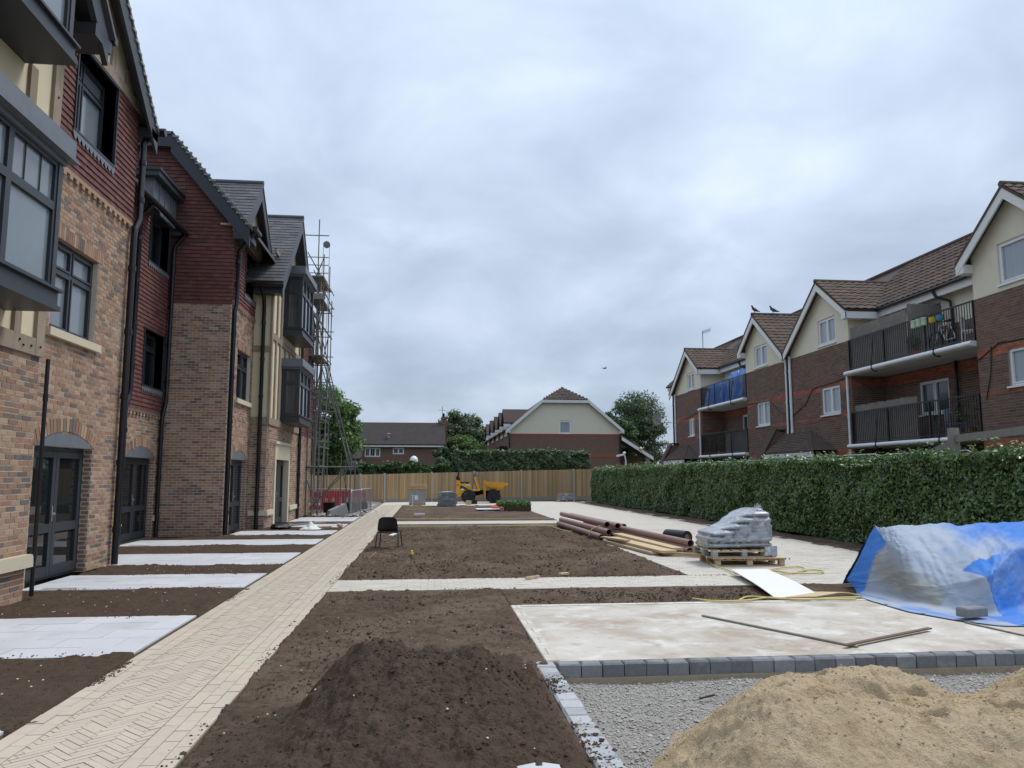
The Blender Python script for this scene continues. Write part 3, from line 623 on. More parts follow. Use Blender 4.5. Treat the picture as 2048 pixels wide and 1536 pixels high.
for _ in range(60):
    x, y = rng.uniform(-1.3, .98), rng.uniform(4.4, 9.5); rock(sm, (x, y, float(pile_h(np.array(x), np.array(y))) + .008), rng.uniform(.004, .010), .8)
for _ in range(90):
    a, b = [(5.6, 7.6), (9.8, 12.0), (13.8, 15.0)][rng.integers(0, 3)]; rock(sm, (rng.uniform(-5.0, -2.8), rng.uniform(a, b), .03), rng.uniform(.005, .012), .8)
for _ in range(25): rock(sm, (rng.uniform(-1.2, 4.2), rng.uniform(13, 25), .02), rng.uniform(.006, .012), .8)
o = sm.build('pale_stones', mat('pale_stone', (.55, .52, .46), .85, .2), kind='stuff'); tag(o, 'small pale stones sprinkled over the dark earth', 'stones')

# ------------------------------------------------------------ left: new apartment building
LB = thing('apartment_building', 'new apartment building of mixed brick with red hung tiles and timbered gables', 'building', (-6, 20, 0))
BL, BH = .225, .075
WALLS = {}
def brickwall(M, u0, u1, z0, z1, holes, zb, t, npc, lim=None, parent=LB, name='brick_wall', mb_=None, mm=None, bond=(BL, BH), red=()):
    b = MB(M); backing(b, u0, u1, z0, z1, holes, zb, t, lim); wl = b.build(name, mm or m_mortar, parent)
    cs = courses(u0 + .001, u1 - .001, z0, z1, bond[0], bond[1], holes, .014, lim)
    rd = [c for c in cs if any(a < (c[2] + c[3]) / 2 < bb for a, bb in red)]; cs = [c for c in cs if c not in set(rd)] if rd else cs
    lay(cs, M, mb_ or m_brick, wl, 'brick', npc, .006, 0, 'bricks', .002)
    if rd: lay(rd, M, m_redbrick, wl, 'red_brick', 0, .008, 0, 'red_bricks', .002)
    return wl
def tilewall(M, u0, u1, z0, z1, holes, zb, t, npc, lim=None, parent=LB, back=True):
    b = MB(M); backing(b, u0, u1, z0, z1, holes, zb, t, lim); wl = b.build('tile_hung_wall', m_tile, parent)
    lay(courses(u0 + .001, u1 - .001, z0, z1, .168, .112, holes, .003, lim), M, m_tile, wl, 'hung_tile', npc, .012, .020, 'hung_tiles', .002)
    return wl
def dentils(M, u0, u1, z, parent):
    d = MB(M); x = u0 + .02
    while x < u1 - .1: d.box(x, x + .105, -.05, .01, z - .14, z - .075); x += .225
    d.box(u0, u1, -.045, .01, z - .07, z - .002); d.build('dentil_course', m_brick, parent)
def scallop(M, u0, u1, z, parent):
    s = MB(M); n = max(4, int((u1 - u0) / .14)); w_ = (u1 - u0) / n; pl = [(u0, z), (u1, z)]
    for i in range(n - 1, -1, -1):
        for t in (1, .75, .5, .25): pl.append((u0 + w_ * (i + t), z - .07 - .09 * math.sin(PI * t)))
    pl.append((u0, z - .07)); s.prism(pl, -.045, -.036); return s.build('lead_apron', m_lead, parent)
def deep_window(M, u0, u1, z0, z1, mull, trans, gl=None, apron=True):
    l = MB(M); d = .34                    # dark lined reveal of a window in the hung tiles
    l.box(u0 - .03, u0, -.05, d, z0 - .03, z1 + .03); l.box(u1, u1 + .03, -.05, d, z0 - .03, z1 + .03); l.box(u0, u1, -.05, d, z1, z1 + .03); l.box(u0, u1, -.055, d, z0 - .03, z0)
    wn = window(LB, M, u0, u1, z0, z1, m_anth, gl or m_glass, .2, .06, mull, trans)
    l.build('reveal_lining', m_anth, wn)
    if apron: scallop(M, u0 - .04, u1 + .04, z0 - .02, wn)
    return wn
def studs(M, segs, parent=LB, m=m_oak, pr=.045):
    for (a, b, c, d) in segs:
        e = random.uniform(0, .008); MB(M).box(a, b, -pr - e, .02, c, d).build('timber', m, parent)
def pegs(M, pts, parent):
    p = MB(M)
    for u, z in pts: p.box(u - .012, u + .012, -.062, -.04, z - .012, z + .012)
    p.build('timber_pegs', m_dark, parent, kind='stuff')
def oriel(M, u0, u1, z0, z1, dep, mull, zt, gl, bars=2, side='near'):
    """box bay window: skirt, posts, glazing on front and sides, flat lead lid"""
    b = MB(M); b.box(u0 - .06, u1 + .06, -dep - .06, -.001, z0, z0 + .06)
    b.box(u0 - .03, u1 + .03, -dep - .03, -.001, z0 + .06, z0 + .24); b.box(u0 - .07, u1 + .07, -dep - .08, -.001, z0 + .24, z0 + .275)
    o = b.build('bay_window', m_anth, LB)
    l = MB(M); l.box(u0 - .10, u1 + .10, -dep - .10, -.001, z1 - .26, z1); l.box(u0 - .14, u1 + .14, -dep - .14, -.001, z1 - .29, z1 - .262); l.box(u0 - .03, u1 + .03, -dep - .03, -.001, z1 - .36, z1 - .292); l.build('bay_roof', m_lead, o)
    za, zb_ = z0 + .275, z1 - .362; pw = .10
    for a in (u0, u1 - pw): MB(M).box(a, a + pw, -dep, -dep + pw, za, zb_).build('bay_post', m_anth, o); MB(M).box(a, a + pw, -pw, -.001, za, zb_).build('bay_post', m_anth, o)
    def glz(Mx, a, b, mu):
        f = MB(Mx); us = [a] + list(mu) + [b]; fw = .055
        for x, y in zip(us[:-1], us[1:]):
            for c, d in ((za, zt), (zt, zb_)):
                f.box(x, x + fw, 0, .07, c, d); f.box(y - fw, y, 0, .07, c, d); f.box(x + fw, y - fw, 0, .07, c, c + fw); f.box(x + fw, y - fw, 0, .07, d - fw, d)
                if c == zt:
                    for i in range(bars): q = x + (y - x) * (i + 1) / (bars + 1); f.box(q - .008, q + .008, .025, .035, c + fw, d - fw)
                MB(Mx).box(x + fw - .01, y - fw + .01, .04, .05, c + fw - .01, d - fw + .01).build('pane', gl, o)
        f.build('bay_frame', m_anth, o)
    Mf = M.copy(); Mf[:3, 3] = M[:3, 3] - M[:3, 1] * (dep - .015); glz(Mf, u0 + pw, u1 - pw, mull)
    for uu, sg in ((u0 + .015, 1), (u1 - .015, -1)):   # side lights
        Ms = MX((M[:3, 1] * -sg * -1 if sg > 0 else M[:3, 1] * -1, M[:3, 0] * sg, M[:3, 2]), M[:3, 3] + M[:3, 0] * uu)
        if sg > 0: glz(Ms, -dep + pw, -pw, ())
        else: glz(Ms, pw, dep - pw, ())
    c = MB(M); c.box(u0 + .13, u1 - .13, -dep + .2, -dep + .21, za, zb_); c.build('blind', mat('pale_blind', (.42, .45, .47), .9, .1, nz=(2, .15)), o)
    return o
def barge(M, pts, wd, y0, y1, name='barge_board', m=None, parent=LB):
    """boards along a line of (u, z) points, hanging wd below it"""
    for (a, b), (c, d) in zip(pts[:-1], pts[1:]):
        L = math.hypot(c - a, d - b); nx, nz_ = (d - b) / L * wd, -(c - a) / L * wd
        if nz_ > 0: nx, nz_ = -nx, -nz_
        MB(M).prism([(a, b), (c, d), (c + (nx if d == b else 0), d + (nz_ if d == b else -wd * L / abs(c - a))), (a + (nx if d == b else 0), b + (nz_ if d == b else -wd * L / abs(c - a)))], y0, y1).build(name, m or m_anth, parent)

# --- bay A0: nearest, brick below, timber frame and box bays above
MA0 = FL(-5.35)
brickwall(MA0, 6.0, 11.15, 0, 3.27, [], [], 1.2, 110)
st = MB(MA0); st.prism([(5.5, .44), (11.2, .44), (11.2, .56), (11.15, .61), (5.5, .61)], -.09, .02); st.build('stone_string_course', m_stone, LB)
bk = MB(MA0); backing(bk, 6.0, 11.15, 3.27, 9.0, [], [], 1.2); bk.build('render_panel', m_panel, LB)
studs(MA0, [(6, 10.93, 3.27, 3.50), (10.93, 11.15, 3.271, 8.4), (6, 10.93, 6.30, 6.50), (10.30, 10.48, 6.50, 7.1), (10.30, 10.48, 5.98, 6.30), (10.36, 10.52, 3.50, 3.8), (9.3, 9.48, 6.5, 7.1), (8.7, 8.86, 5.98, 6.3), (9.3, 9.46, 3.5, 3.8), (6, 10.93, 8.25, 8.4)])
pegs(MA0, [(11.04, z) for z in (3.4, 6.36, 6.44, 7.0, 5.2)] + [(10.39, 6.37), (10.39, 6.43), (9.4, 6.4), (10.6, 3.36), (10.5, 3.42), (10.8, 3.38)], LB)
oriel(MA0, 7.9, 10.15, 3.73, 6.0, .6, (8.95,), 5.05, m_glassb, 2)
oriel(MA0, 7.9, 10.15, 7.05, 9.3, .6, (8.95,), 8.4, m_glassb, 2)
barge(MA0, [(11.62, 8.25), (9.2, 10.67), (6.8, 8.25)], .30, -.44, -.36)
for P, sgn in (((11.7, 8.28), 1), ((6.7, 8.28), -1)):
    MB(MA0).hexa([(P[0], -.5, P[1]), (9.2, -.5, 10.78), (9.2, 3.0, 10.78), (P[0], 3.0, P[1]), (P[0], -.5, P[1] + .08), (9.2, -.5, 10.86), (9.2, 3.0, 10.86), (P[0], 3.0, P[1] + .08)]).build('gable_roof', m_slate, LB)
gb = MB(MA0); gb.prism([(6.9, 8.4), (11.45, 8.4), (9.2, 10.6)], -.02, .3); gb.build('gable_panel', m_panel, LB)
sf = MB(MA0); sf.box(11.15, 11.72, -.44, .5, 8.05, 8.24); sf.build('soffit_box', m_anth, LB)
gt = MB(); gt.tube([(-4.88, 11.80, 8.33), (-7.2, 11.80, 8.33)], .075, 10); gt.build('gutter', m_black, LB, smooth=40)
downpipe(LB, [(-5.27, 11.22, 3.26), (-5.27, 11.22, .05)], .028)
downpipe(LB, [(-5.55, 11.3, 8.1), (-5.7, 11.22, 7.8), (-5.78, 11.2, 7.6), (-5.78, 11.2, 6.2)], .032)

# --- bay A1: brick, hung tiles on the second floor, timbered gable
MA1 = FL(-5.9); hd = arch(12.33, 14.36, -1, 2.12, 2.36); hw1 = rect(12.5, 14.12, 3.95, 5.42); hw2 = rect(12.8, 14.4, 7.35, 8.85)
brickwall(MA1, 11.15, 15.5, 0, 6.6, [hd, hw1, rect(12.3, 14.3, 5.42, 5.65)], [2.12, 3.95, 5.42, 5.65], 1.45, 110)
sd_ = MB(MA1); soldier(sd_, 12.3, 14.3, 5.42, 5.65); sd_.box(12.3, 14.3, .005, .3, 5.43, 5.649); sd_.build('soldier_course', m_brick, LB)
dentils(MA1, 11.15, 15.5, 6.6, LB)
window(LB, MA1, 12.5, 14.12, 3.95, 5.42, m_anth, m_glassb, .09, .06, (13.3,), (4.95,), sill=(.13, .12, .09, m_stone))
patio_door(LB, MA1, 12.33, 14.36, 2.12, top=2.36)
tilewall(MA1, 11.15, 15.5, 6.6, 8.9, [hw2], [7.35, 8.85], 1.45, 140)
deep_window(MA1, 12.8, 14.4, 7.35, 8.85, (13.45,), (8.45,), m_glassb)
studs(MA1, [(11.0, 15.6, 8.9, 9.1)]); gb = MB(MA1); gb.prism([(11.1, 9.1), (15.5, 9.1), (13.3, 10.7)], 0, .4); gb.build('gable_panel', m_panel, LB)
studs(MA1, [(12.45, 12.62, 9.1, 9.95), (13.22, 13.40, 9.1, 10.55), (14.05, 14.22, 9.1, 9.95), (14.75, 14.9, 9.1, 9.45)])
def gable_roof(M, ul, zl, ua, za, ur, zr, y0, y1, tiles=None, m=m_slate, th=.09, bw=.28, bm=None, parent=LB, npc=0, pan=False, by=None, over=.0, verge=True):
    """two slopes meeting at a ridge at u=ua; boards on the front verge"""
    for side, (ue, ze) in (('l', (ul, zl)), ('r', (ur, zr))):
        s = MB(M); s.hexa([(ue, y0, ze), (ua, y0, za), (ua, y1, za), (ue, y1, ze), (ue, y0, ze + th), (ua, y0, za + th), (ua, y1, za + th), (ue, y1, ze + th)])
        rf = s.build('roof_slope', m, parent)
        if tiles and side in tiles:
            W = lambda p: M[:3, :3] @ np.array(p) + M[:3, 3]
            O = W((ue, y1 if (side == 'l') else y0, ze + th)); U = M[:3, 1] * (-1 if side == 'l' else 1); S = W((ua, 0, za)) - W((ue, 0, ze)); Ls = np.linalg.norm(S)
            Ms = slope(O, U, S); Lu = y1 - y0
            if pan:
                t = MB(Ms); pantiles(t, courses(0, Lu, -.04, Ls, .3, .29, [], .0, off=0)); t.build('roof_tiles', m, rf, kind='stuff')
            else: lay(courses(0, Lu, -.05, Ls, .34, .2, [], .004), Ms, m, rf, 'slate', npc, .012, .014, 'slates', .002)
    yb = by if by is not None else y0 + .02
    if verge:
        barge(M, [(ul, zl + .02), (ua, za + .02)], bw, yb, yb + .05, m=bm, parent=parent); barge(M, [(ua, za + .02), (ur, zr + .02)], bw, yb, yb + .05, m=bm, parent=parent)
    rd = MB(M); rd.tube([(ua, y0 - .01, za + th + .01), (ua, y1, za + th + .01)], .085, 8); rd.build('ridge_tiles', m, parent)
gable_roof(MA1, 10.75, 8.62, 13.3, 10.85, 15.85, 8.62, -.30, 4.0, None, bw=.34)
def verge_clips(M, a, b, y, parent=LB):
    v = MB(M); n = int(math.hypot(b[0] - a[0], b[1] - a[1]) / .2)
    for i in range(n):
        t = (i + .5) / n; u, z = a[0] + (b[0] - a[0]) * t, a[1] + (b[1] - a[1]) * t; v.box(u - .085, u + .08, y - .008, y + .06, z - .075, z - .028)
    v.build('verge_tiles', mat('verge_mortar', (.27, .26, .24), .9, .2), parent, kind='stuff')
verge_clips(MA1, (15.8, 8.75), (13.3, 10.93), -.30)
sf = MB(MA1); sf.box(15.5, 15.86, -.28, 1.2, 8.45, 8.62); sf.build('soffit_box', m_anth, LB)
gt = MB(); gt.tube([(-5.50, 15.93, 8.72), (-7.4, 15.93, 8.72)], .085, 10); gt.build('gutter', m_black, LB, smooth=40)
downpipe(LB, [(-5.72, 15.92, 8.66), (-5.76, 15.7, 8.5), (-5.80, 15.6, 8.3), (-5.80, 15.6, 6.75), (-5.80, 15.42, 6.5), (-5.80, 15.38, 6.3), (-5.80, 15.38, .02)], .06)

# --- link B: set back, hung tiles above brick, lead dormer
MBk = FL(-7.35); hb = arch(19.72, 21.82, -1, 2.12, 2.40); hb1 = rect(20.5, 22.0, 3.98, 5.46); hb2 = rect(20.5, 22.0, 7.27, 8.6)
brickwall(MBk, 15.5, 22.2, 0, 3.3, [hb], [2.12], .4, 0)
patio_door(LB, MBk, 19.72, 21.82, 2.12, top=2.40)
for a, b in ((19.40, 19.66), (21.87, 22.15)): MB(MBk).box(a, b, -.05, .01, .45, .6).build('stone_string_course', m_stone, LB)
dentils(MBk, 15.5, 22.2, 3.32, LB)
tilewall(MBk, 15.5, 22.2, 3.32, 8.6, [hb1, hb2], [3.98, 5.46, 7.27], .4, 0)
deep_window(MBk, 20.5, 22.0, 3.98, 5.46, (21.2,), (5.05,)); deep_window(MBk, 20.5, 22.0, 7.27, 8.6, (21.2,), ())
for a, b in ((15.6, 20.3), (22.06, 22.2)):
    MB(MBk).hexa([(a, -.38, 8.50), (b, -.38, 8.50), (b, 3.2, 11.2), (a, 3.2, 11.2), (a, -.38, 8.58), (b, -.38, 8.58), (b, 3.2, 11.28), (a, 3.2, 11.28)]).build('roof_slope', m_slate, LB)
sf = MB(MBk); sf.box(15.6, 20.36, -.30, -.001, 8.40, 8.50); sf.box(22.04, 22.19, -.30, -.001, 8.40, 8.5); sf.build('soffit_box', m_anth, LB)
gt = MB(); gt.tube([(-6.93, 15.7, 8.52), (-6.93, 20.40, 8.50)], .075, 10); gt.tube([(-6.93, 20.40, 8.50), (-6.93, 22.16, 8.48)], .075, 10); gt.build('gutter', m_black, LB, smooth=40)
dm = MB(MBk); dm.box(20.3, 22.1, -.10, 2.2, 8.62, 9.42); dmo = dm.build('dormer', m_lead, LB)
sm_ = MB(MBk)
for u in (20.3, 20.75, 21.2, 21.65, 22.08): sm_.box(u - .012, u + .012, -.125, -.10, 8.62, 9.42)
sm_.build('lead_seams', m_lead, dmo, kind='stuff')
ld = MB(MBk); ld.prism([(20.12, 9.42), (22.28, 9.42), (22.28, 9.56), (20.12, 9.56)], -.30, 2.2); ld.box(20.08, 22.32, -.34, 2.2, 9.561, 9.63); ld.build('dormer_lid', m_anth, dmo)
downpipe(LB, [(-6.95, 19.55, 8.42), (-7.24, 19.55, 8.1), (-7.24, 19.55, 3.75), (-7.24, 19.45, 3.5), (-7.24, 19.30, 3.3), (-7.24, 19.30, .02)], .06)
downpipe(LB, [(-6.95, 22.10, 8.42), (-7.2, 22.08, 8.1), (-7.22, 22.08, 7.9), (-7.22, 22.08, 3.7), (-7.24, 21.98, 3.4), (-7.26, 21.95, 3.2), (-7.26, 21.95, .02)], .055)

# --- wing C: gable end facing the camera and a timbered gable over the path
MCs = FF(22.2)
def limC(z):
    r = -5.6 if z < 8.95 else -5.6 - (z - 8.95) * .82
    return (-9.6 if z > 8.0 else -7.35, r)
brickwall(MCs, -7.35, -5.6, 0, 6.5, [], [], .3, 70)
tilewall(MCs, -9.6, -5.6, 6.5, 11.05, [], [8.0, 8.95], .3, 150, limC)
barge(MCs, [(-9.6, 11.36), (-7.42, 11.36)], .36, -.24, -.16); barge(MCs, [(-7.42, 11.36), (-5.14, 8.66)], .34, -.24, -.16)
MB(MCs).box(-9.6, -7.38, -.28, 8, 11.361, 11.44).build('flat_roof', m_lead, LB)
MB(MCs).prism([(-7.42, 11.37), (-5.06, 8.58), (-5.06, 8.68), (-7.40, 11.45)], -.28, 9.5).build('main_roof', m_slate, LB)
verge_clips(MCs, (-7.36, 11.42), (-5.12, 8.76), -.28)
bx = MB(MCs); bx.box(-5.6, -5.14, -.22, .6, 8.36, 8.64); bx.build('soffit_box', m_anth, LB)
MC = FL(-5.6); hc = arch(22.82, 24.72, -1, 2.13, 2.40); hc1 = rect(23.05, 24.68, 3.9, 5.36); hc2 = rect(23.5, 25.15, 7.15, 8.52)
brickwall(MC, 22.212, 26.2, 0, 6.62, [hc, hc1, rect(22.9, 24.8, 5.36, 5.6)], [2.13, 3.9, 5.36, 5.6], .3, 0)
sd_ = MB(MC); soldier(sd_, 22.9, 24.8, 5.36, 5.6); sd_.box(22.9, 24.8, .005, .3, 5.37, 5.599); sd_.build('soldier_course', m_brick, LB)
dentils(MC, 22.2, 26.2, 6.62, LB)
window(LB, MC, 23.05, 24.68, 3.9, 5.36, m_anth, m_glass, .09, .06, (23.85,), (4.9,), sill=(.13, .12, .09, m_stone), bars=1)
patio_door(LB, MC, 22.82, 24.72, 2.13, top=2.40)
tilewall(MC, 22.212, 26.2, 6.62, 8.6, [hc2], [7.15, 8.52], .3, 0)
deep_window(MC, 23.5, 25.15, 7.15, 8.52, (24.25,), (8.15,))
studs(MC, [(22.0, 26.2, 8.6, 8.8)]); gb = MB(MC); gb.prism([(22.1, 8.8), (26.1, 8.8), (24.1, 10.6)], 0, .4); gb.build('gable_panel', m_panel, LB)
studs(MC, [(23.2, 23.36, 8.8, 9.7), (24.02, 24.18, 8.8, 10.4), (24.85, 25.0, 8.8, 9.7), (25.5, 25.62, 8.8, 9.15)])
gable_roof(MC, 22.26, 8.90, 24.1, 10.72, 26.4, 8.45, -.32, 2.2, 'l', bw=.34, npc=0)
gt = MB(); gt.tube([(-5.02, 21.98, 8.66), (-5.02, 22.6, 8.66)], .085, 10); gt.tube([(-5.10, 26.42, 8.46), (-5.9, 26.42, 8.46)], .085, 10); gt.build('gutter', m_black, LB, smooth=40)
downpipe(LB, [(-5.05, 22.1, 8.6), (-5.2, 22.2, 8.4), (-5.5, 22.34, 8.1), (-5.5, 22.34, 6.75), (-5.5, 22.30, 6.5), (-5.53, 22.26, 6.3), (-5.53, 22.26, .02)], .06)

# --- wing D: stands forward, brick below, timber frame with two box bays, slate gable roof
MD = FL(-5.06); MDs = FF(25.0); hdd = rect(26.4, 28.68, -1, 2.2)
brickwall(MD, 25.012, 30.8, 0, 3.27, [hdd, rect(26.15, 28.93, 2.2, 2.8), rect(26.15, 26.4, -1, 2.21), rect(28.68, 28.93, -1, 2.21)], [2.2, 2.8], .6, 0)
brickwall(MDs, -5.6, -5.06, 0, 3.27, [], [], .4, 0)
patio_door(LB, MD, 26.4, 28.68, 2.2)
ss = MB(MD); ss.box(26.16, 26.4, -.05, .3, 0, 2.2); ss.box(28.68, 28.92, -.05, .3, 0, 2.2); ss.box(26.16, 28.92, -.05, .3, 2.201, 2.7); ss.box(26.05, 29.03, -.10, .1, 2.701, 2.8); ss.build('stone_door_surround', m_stone, LB)
for a, b in ((24.95, 26.0), (29.05, 30.6)): MB(MD).box(a, b, -.08, .02, .42, .58).build('stone_string_course', m_stone, LB)
st = MB(MDs); st.box(-5.55, -4.98, -.08, .02, .421, .579); st.build('stone_string_course', m_stone, LB)
bk = MB(MD); backing(bk, 25.012, 30.8, 3.27, 8.0, [], [], .6); bk.build('render_panel', m_panel, LB)
bk = MB(MDs); backing(bk, -5.6, -5.06, 3.27, 7.7, [], [], .3); bk.build('render_panel', m_panel, LB)
studs(MDs, [(-5.6, -5.1, 3.28, 3.5), (-5.6, -5.1, 5.6, 5.78)])
studs(MD, [(24.96, 25.16, 3.272, 7.7), (25.16, 30.8, 3.275, 3.5), (25.16, 30.8, 6.05, 6.25), (25.7, 25.85, 3.5, 6.05), (26.4, 26.55, 3.5, 6.05), (25.8, 25.95, 6.25, 7.9), (26.5, 26.65, 6.25, 8), (27.3, 27.45, 5.7, 6.05), (28.2, 28.35, 5.7, 6.05), (29.0, 29.15, 5.7, 6.05), (29.8, 29.95, 3.5, 6.05), (30.3, 30.45, 6.25, 8), (27.9, 28.05, 3.5, 3.7)])
gb = MB(MD); gb.prism([(25.0, 8.0), (30.8, 8.0), (27.9, 10.75)], 0, .4); gb.build('gable_panel', m_panel, LB)
studs(MD, [(26.6, 26.75, 8.0, 9.3), (27.82, 27.98, 8.9, 10.5), (29.0, 29.15, 8.0, 9.4), (25.2, 30.6, 8.9, 9.05)])
oriel(MD, 27.0, 29.5, 6.48, 8.95, .62, (27.85, 28.65), 8.05, m_glassd, 1)
oriel(MD, 27.0, 29.5, 3.45, 5.68, .62, (27.85, 28.65), 4.85, m_glassd, 1)
gable_roof(MD, 24.55, 7.72, 27.9, 10.92, 31.25, 7.72, -.42, 2.6, 'l', bw=.34, npc=0)
sf = MB(MD); sf.box(24.62, 25.0, -.36, .52, 7.42, 7.70); sf.build('soffit_box', m_anth, LB)
gt = MB(); gt.tube([(-4.62, 24.52, 7.66), (-5.6, 24.52, 7.66)], .08, 10); gt.build('gutter', m_black, LB, smooth=40)
downpipe(LB, [(-5.30, 24.55, 7.6), (-5.28, 24.8, 7.3), (-5.28, 24.9, 7.1), (-5.28, 24.9, .02)], .06)
downpipe(LB, [(-4.98, 30.7, 7.9), (-4.98, 30.7, .02)], .06)
brickwall(FL(-5.1), 30.8, 34.5, 0, 3.3, [], [], 3, 0)
tilewall(FL(-5.1), 30.8, 34.5, 3.3, 8.4, [], [], 3, 0)
MB(FL(-5.1)).hexa([(31.2, -.3, 8.35), (34.6, -.3, 8.35), (34.6, 2.4, 11), (31.2, 2.4, 11), (31.2, -.3, 8.45), (34.6, -.3, 8.45), (34.6, 2.4, 11.1), (31.2, 2.4, 11.1)]).build('roof_slope', m_slate, LB)

# ------------------------------------------------------------ right: three-storey flats behind the hedge
RB = thing('block_of_flats', 'three storey brown brick flats with cream gables and balconies behind the hedge', 'building', (16, 30, 0))
MR = FRt(15.0); RED = ((4.82, 5.10), (3.78, 3.86), (2.36, 2.62))
def wwin(M, u0, u1, z0, z1, gl=None, mull=None, parent=RB): return window(parent, M, u0, u1, z0, z1, m_white, gl or m_glassc, .05, .06, (mull if mull is not None else ((u0 + u1) / 2,)), (), sill=(.05, .05, .06, m_white))
def flats_gable(yn, yf, ya, za, zn, zf, wins, ean, eaf, npc=0):
    """gable bay from near edge yn to far edge yf, apex ya; zn, zf eave heights; ean, eaf eave positions"""
    hs = [rect(-b, -a, c, d) for a, b, c, d in wins]; zb = sorted({z for w_ in wins for z in w_[2:]})
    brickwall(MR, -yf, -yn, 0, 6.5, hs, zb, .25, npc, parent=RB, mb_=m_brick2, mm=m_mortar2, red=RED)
    sl_n, sl_f = (za - zn) / (ya - ean), (za - zf) / (eaf - ya)
    def lim(z):
        hi = -yn if z < za - sl_n * (ya - yn) else -(ya - (za - z) / sl_n); lo = -yf if z < za - sl_f * (yf - ya) else -(ya + (za - z) / sl_f); return (lo, hi)
    b = MB(MR); backing(b, -yf, -yn, 6.501, za - .02, hs, zb + [za - sl_n * (ya - yn), za - sl_f * (yf - ya)], .25, lim); b.build('render_gable', m_cream, RB)
    for a, b_, c, d in wins: wwin(MR, -b_, -a, c, d)
    gable_roof(MR, -eaf, zf, -ya, za, -ean, zn, -.33, 2.9, 'r', m=m_pan, bw=.24, bm=m_whitew, parent=RB, pan=True)
    for ue, z, sgn in ((-ean, zn, 1), (-eaf, zf, -1)):
        if z > 7: MB(MR).box(min(ue, ue - sgn * .30), max(ue, ue - sgn * .30), -.30, 0.9, z - .26, z - .02).build('eave_box', m_whitew, RB)
flats_gable(16.05, 19.45, 17.75, 9.08, 7.5, 7.5, [(16.3, 18.45, 6.67, 7.78), (16.4, 18.35, 3.96, 4.95)], 15.85, 19.68, 60)
flats_gable(25.9, 30.55, 27.5, 8.98, 7.5, 6.65, [(26.75, 28.05, 6.62, 7.62), (26.65, 28.0, 3.94, 5.0)], 25.5, 30.55)
flats_gable(30.56, 34.95, 33.35, 8.92, 6.65, 7.5, [(32.6, 33.95, 6.6, 7.58), (32.55, 33.9, 3.9, 4.98)], 30.45, 35.2)
flats_gable(41.1, 45.65, 42.75, 8.85, 7.5, 6.55, [(42.15, 43.3, 6.58, 7.56), (42.3, 43.25, 3.92, 4.93)], 40.75, 45.9)
MRb = FRt(16.3)
def recess(yn, yf, z_op):
    hs = [rect(-b, -a, c, d) for a, b, c, d, k in z_op]; zb = sorted({z for w_ in z_op for z in w_[2:4]})
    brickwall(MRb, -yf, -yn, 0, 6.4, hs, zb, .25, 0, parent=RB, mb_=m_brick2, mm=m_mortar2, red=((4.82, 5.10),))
    b = MB(MRb); backing(b, -yf, -yn, 6.401, 7.7, hs, zb, .25); b.build('render_wall', m_cream, RB)
    for a, b_, c, d, k in z_op:
        if k == 'd': window(RB, MRb, -b_, -a, c, d, m_white, m_glassd, .05, .10, (), (c + .9,))
        else: wwin(MRb, -b_, -a, c, d, m_glassd)
recess(19.45, 25.9, [(19.9, 20.75, 5.36, 7.35, 'd'), (20.05, 20.9, 2.76, 4.75, 'd'), (22.5, 24.0, 3.65, 4.75, 'w'), (22.6, 24.0, 6.3, 7.3, 'w')])
recess(34.95, 41.1, [(35.4, 36.2, 5.36, 7.35, 'd'), (37.6, 38.9, 6.2, 7.3, 'w'), (37.4, 38.7, 3.5, 4.8, 'w')])
for yc, nm in ((25.9, 0), (41.1, 0)):
    brickwall(FF(yc - .01), 15.006, 16.3, 0, 6.5, [], [], .2, 0, parent=RB, mb_=m_brick2, mm=m_mortar2, red=((4.82, 5.10),))
    b = MB(FF(yc - .01)); backing(b, 15.006, 16.3, 6.501, 7.45, [], [], .2); b.build('render_wall', m_cream, RB)
    MB(FF(yc)).box(14.98, 16.1, -.36, -.30, 7.25, 7.5).build('fascia', m_whitew, RB)
for yc in (19.45, 34.95):
    b = MB(FB(yc + .01)); backing(b, -16.3, -15.006, 0, 7.45, [], [], .2); b.build('cheek_wall', m_farbrick, RB)
# main roof along the block
mr = MB(); mr.hexa([(15.95, 14.5, 7.55), (18.4, 14.5, 9.72), (18.4, 50.2, 9.72), (15.95, 50.2, 7.55), (15.95, 14.5, 7.64), (18.4, 14.5, 9.81), (18.4, 50.2, 9.81), (15.95, 50.2, 7.64)])
mr.hexa([(18.4, 14.5, 9.72), (21.5, 14.5, 7.2), (21.5, 50.2, 7.2), (18.4, 50.2, 9.72), (18.4, 14.5, 9.81), (21.5, 14.5, 7.29), (21.5, 50.2, 7.29), (18.4, 50.2, 9.81)])
mro = mr.build('main_roof', m_pan, RB)
Ms = slope((15.95, 50.2, 7.64), (0, -1, 0), (2.45, 0, 2.17)); Ls = math.hypot(2.45, 2.17)
for a, b in ((19.0, 27.2), (34.0, 42.2), (44.5, 50.2)):
    t = MB(Ms); pantiles(t, courses(50.2 - b, 50.2 - a, -.04, Ls, .3, .29, [], 0., off=0)); t.build('roof_tiles', m_pan, mro, kind='stuff')
rg = MB(); rg.tube([(18.4, 14.5, 9.83), (18.4, 50.2, 9.83)], .1, 8); rg.build('ridge_tiles', m_pan, mro)
for a, b in ((19.45, 25.9), (34.95, 41.1), (45.65, 50.2)):
    MB().box(15.98, 16.06, a, b, 7.30, 7.54).build('fascia', m_whitew, RB)
    gt = MB(); gt.tube([(15.9, a + .05, 7.56), (15.9, b - .05, 7.56)], .06, 8); gt.build('gutter', m_black, RB, smooth=40)
bkw = MB(); bkw.box(16.75, 21.3, 14.6, 50.1, 0, 7.5); bkw.build('rear_body', m_farbrick, RB)
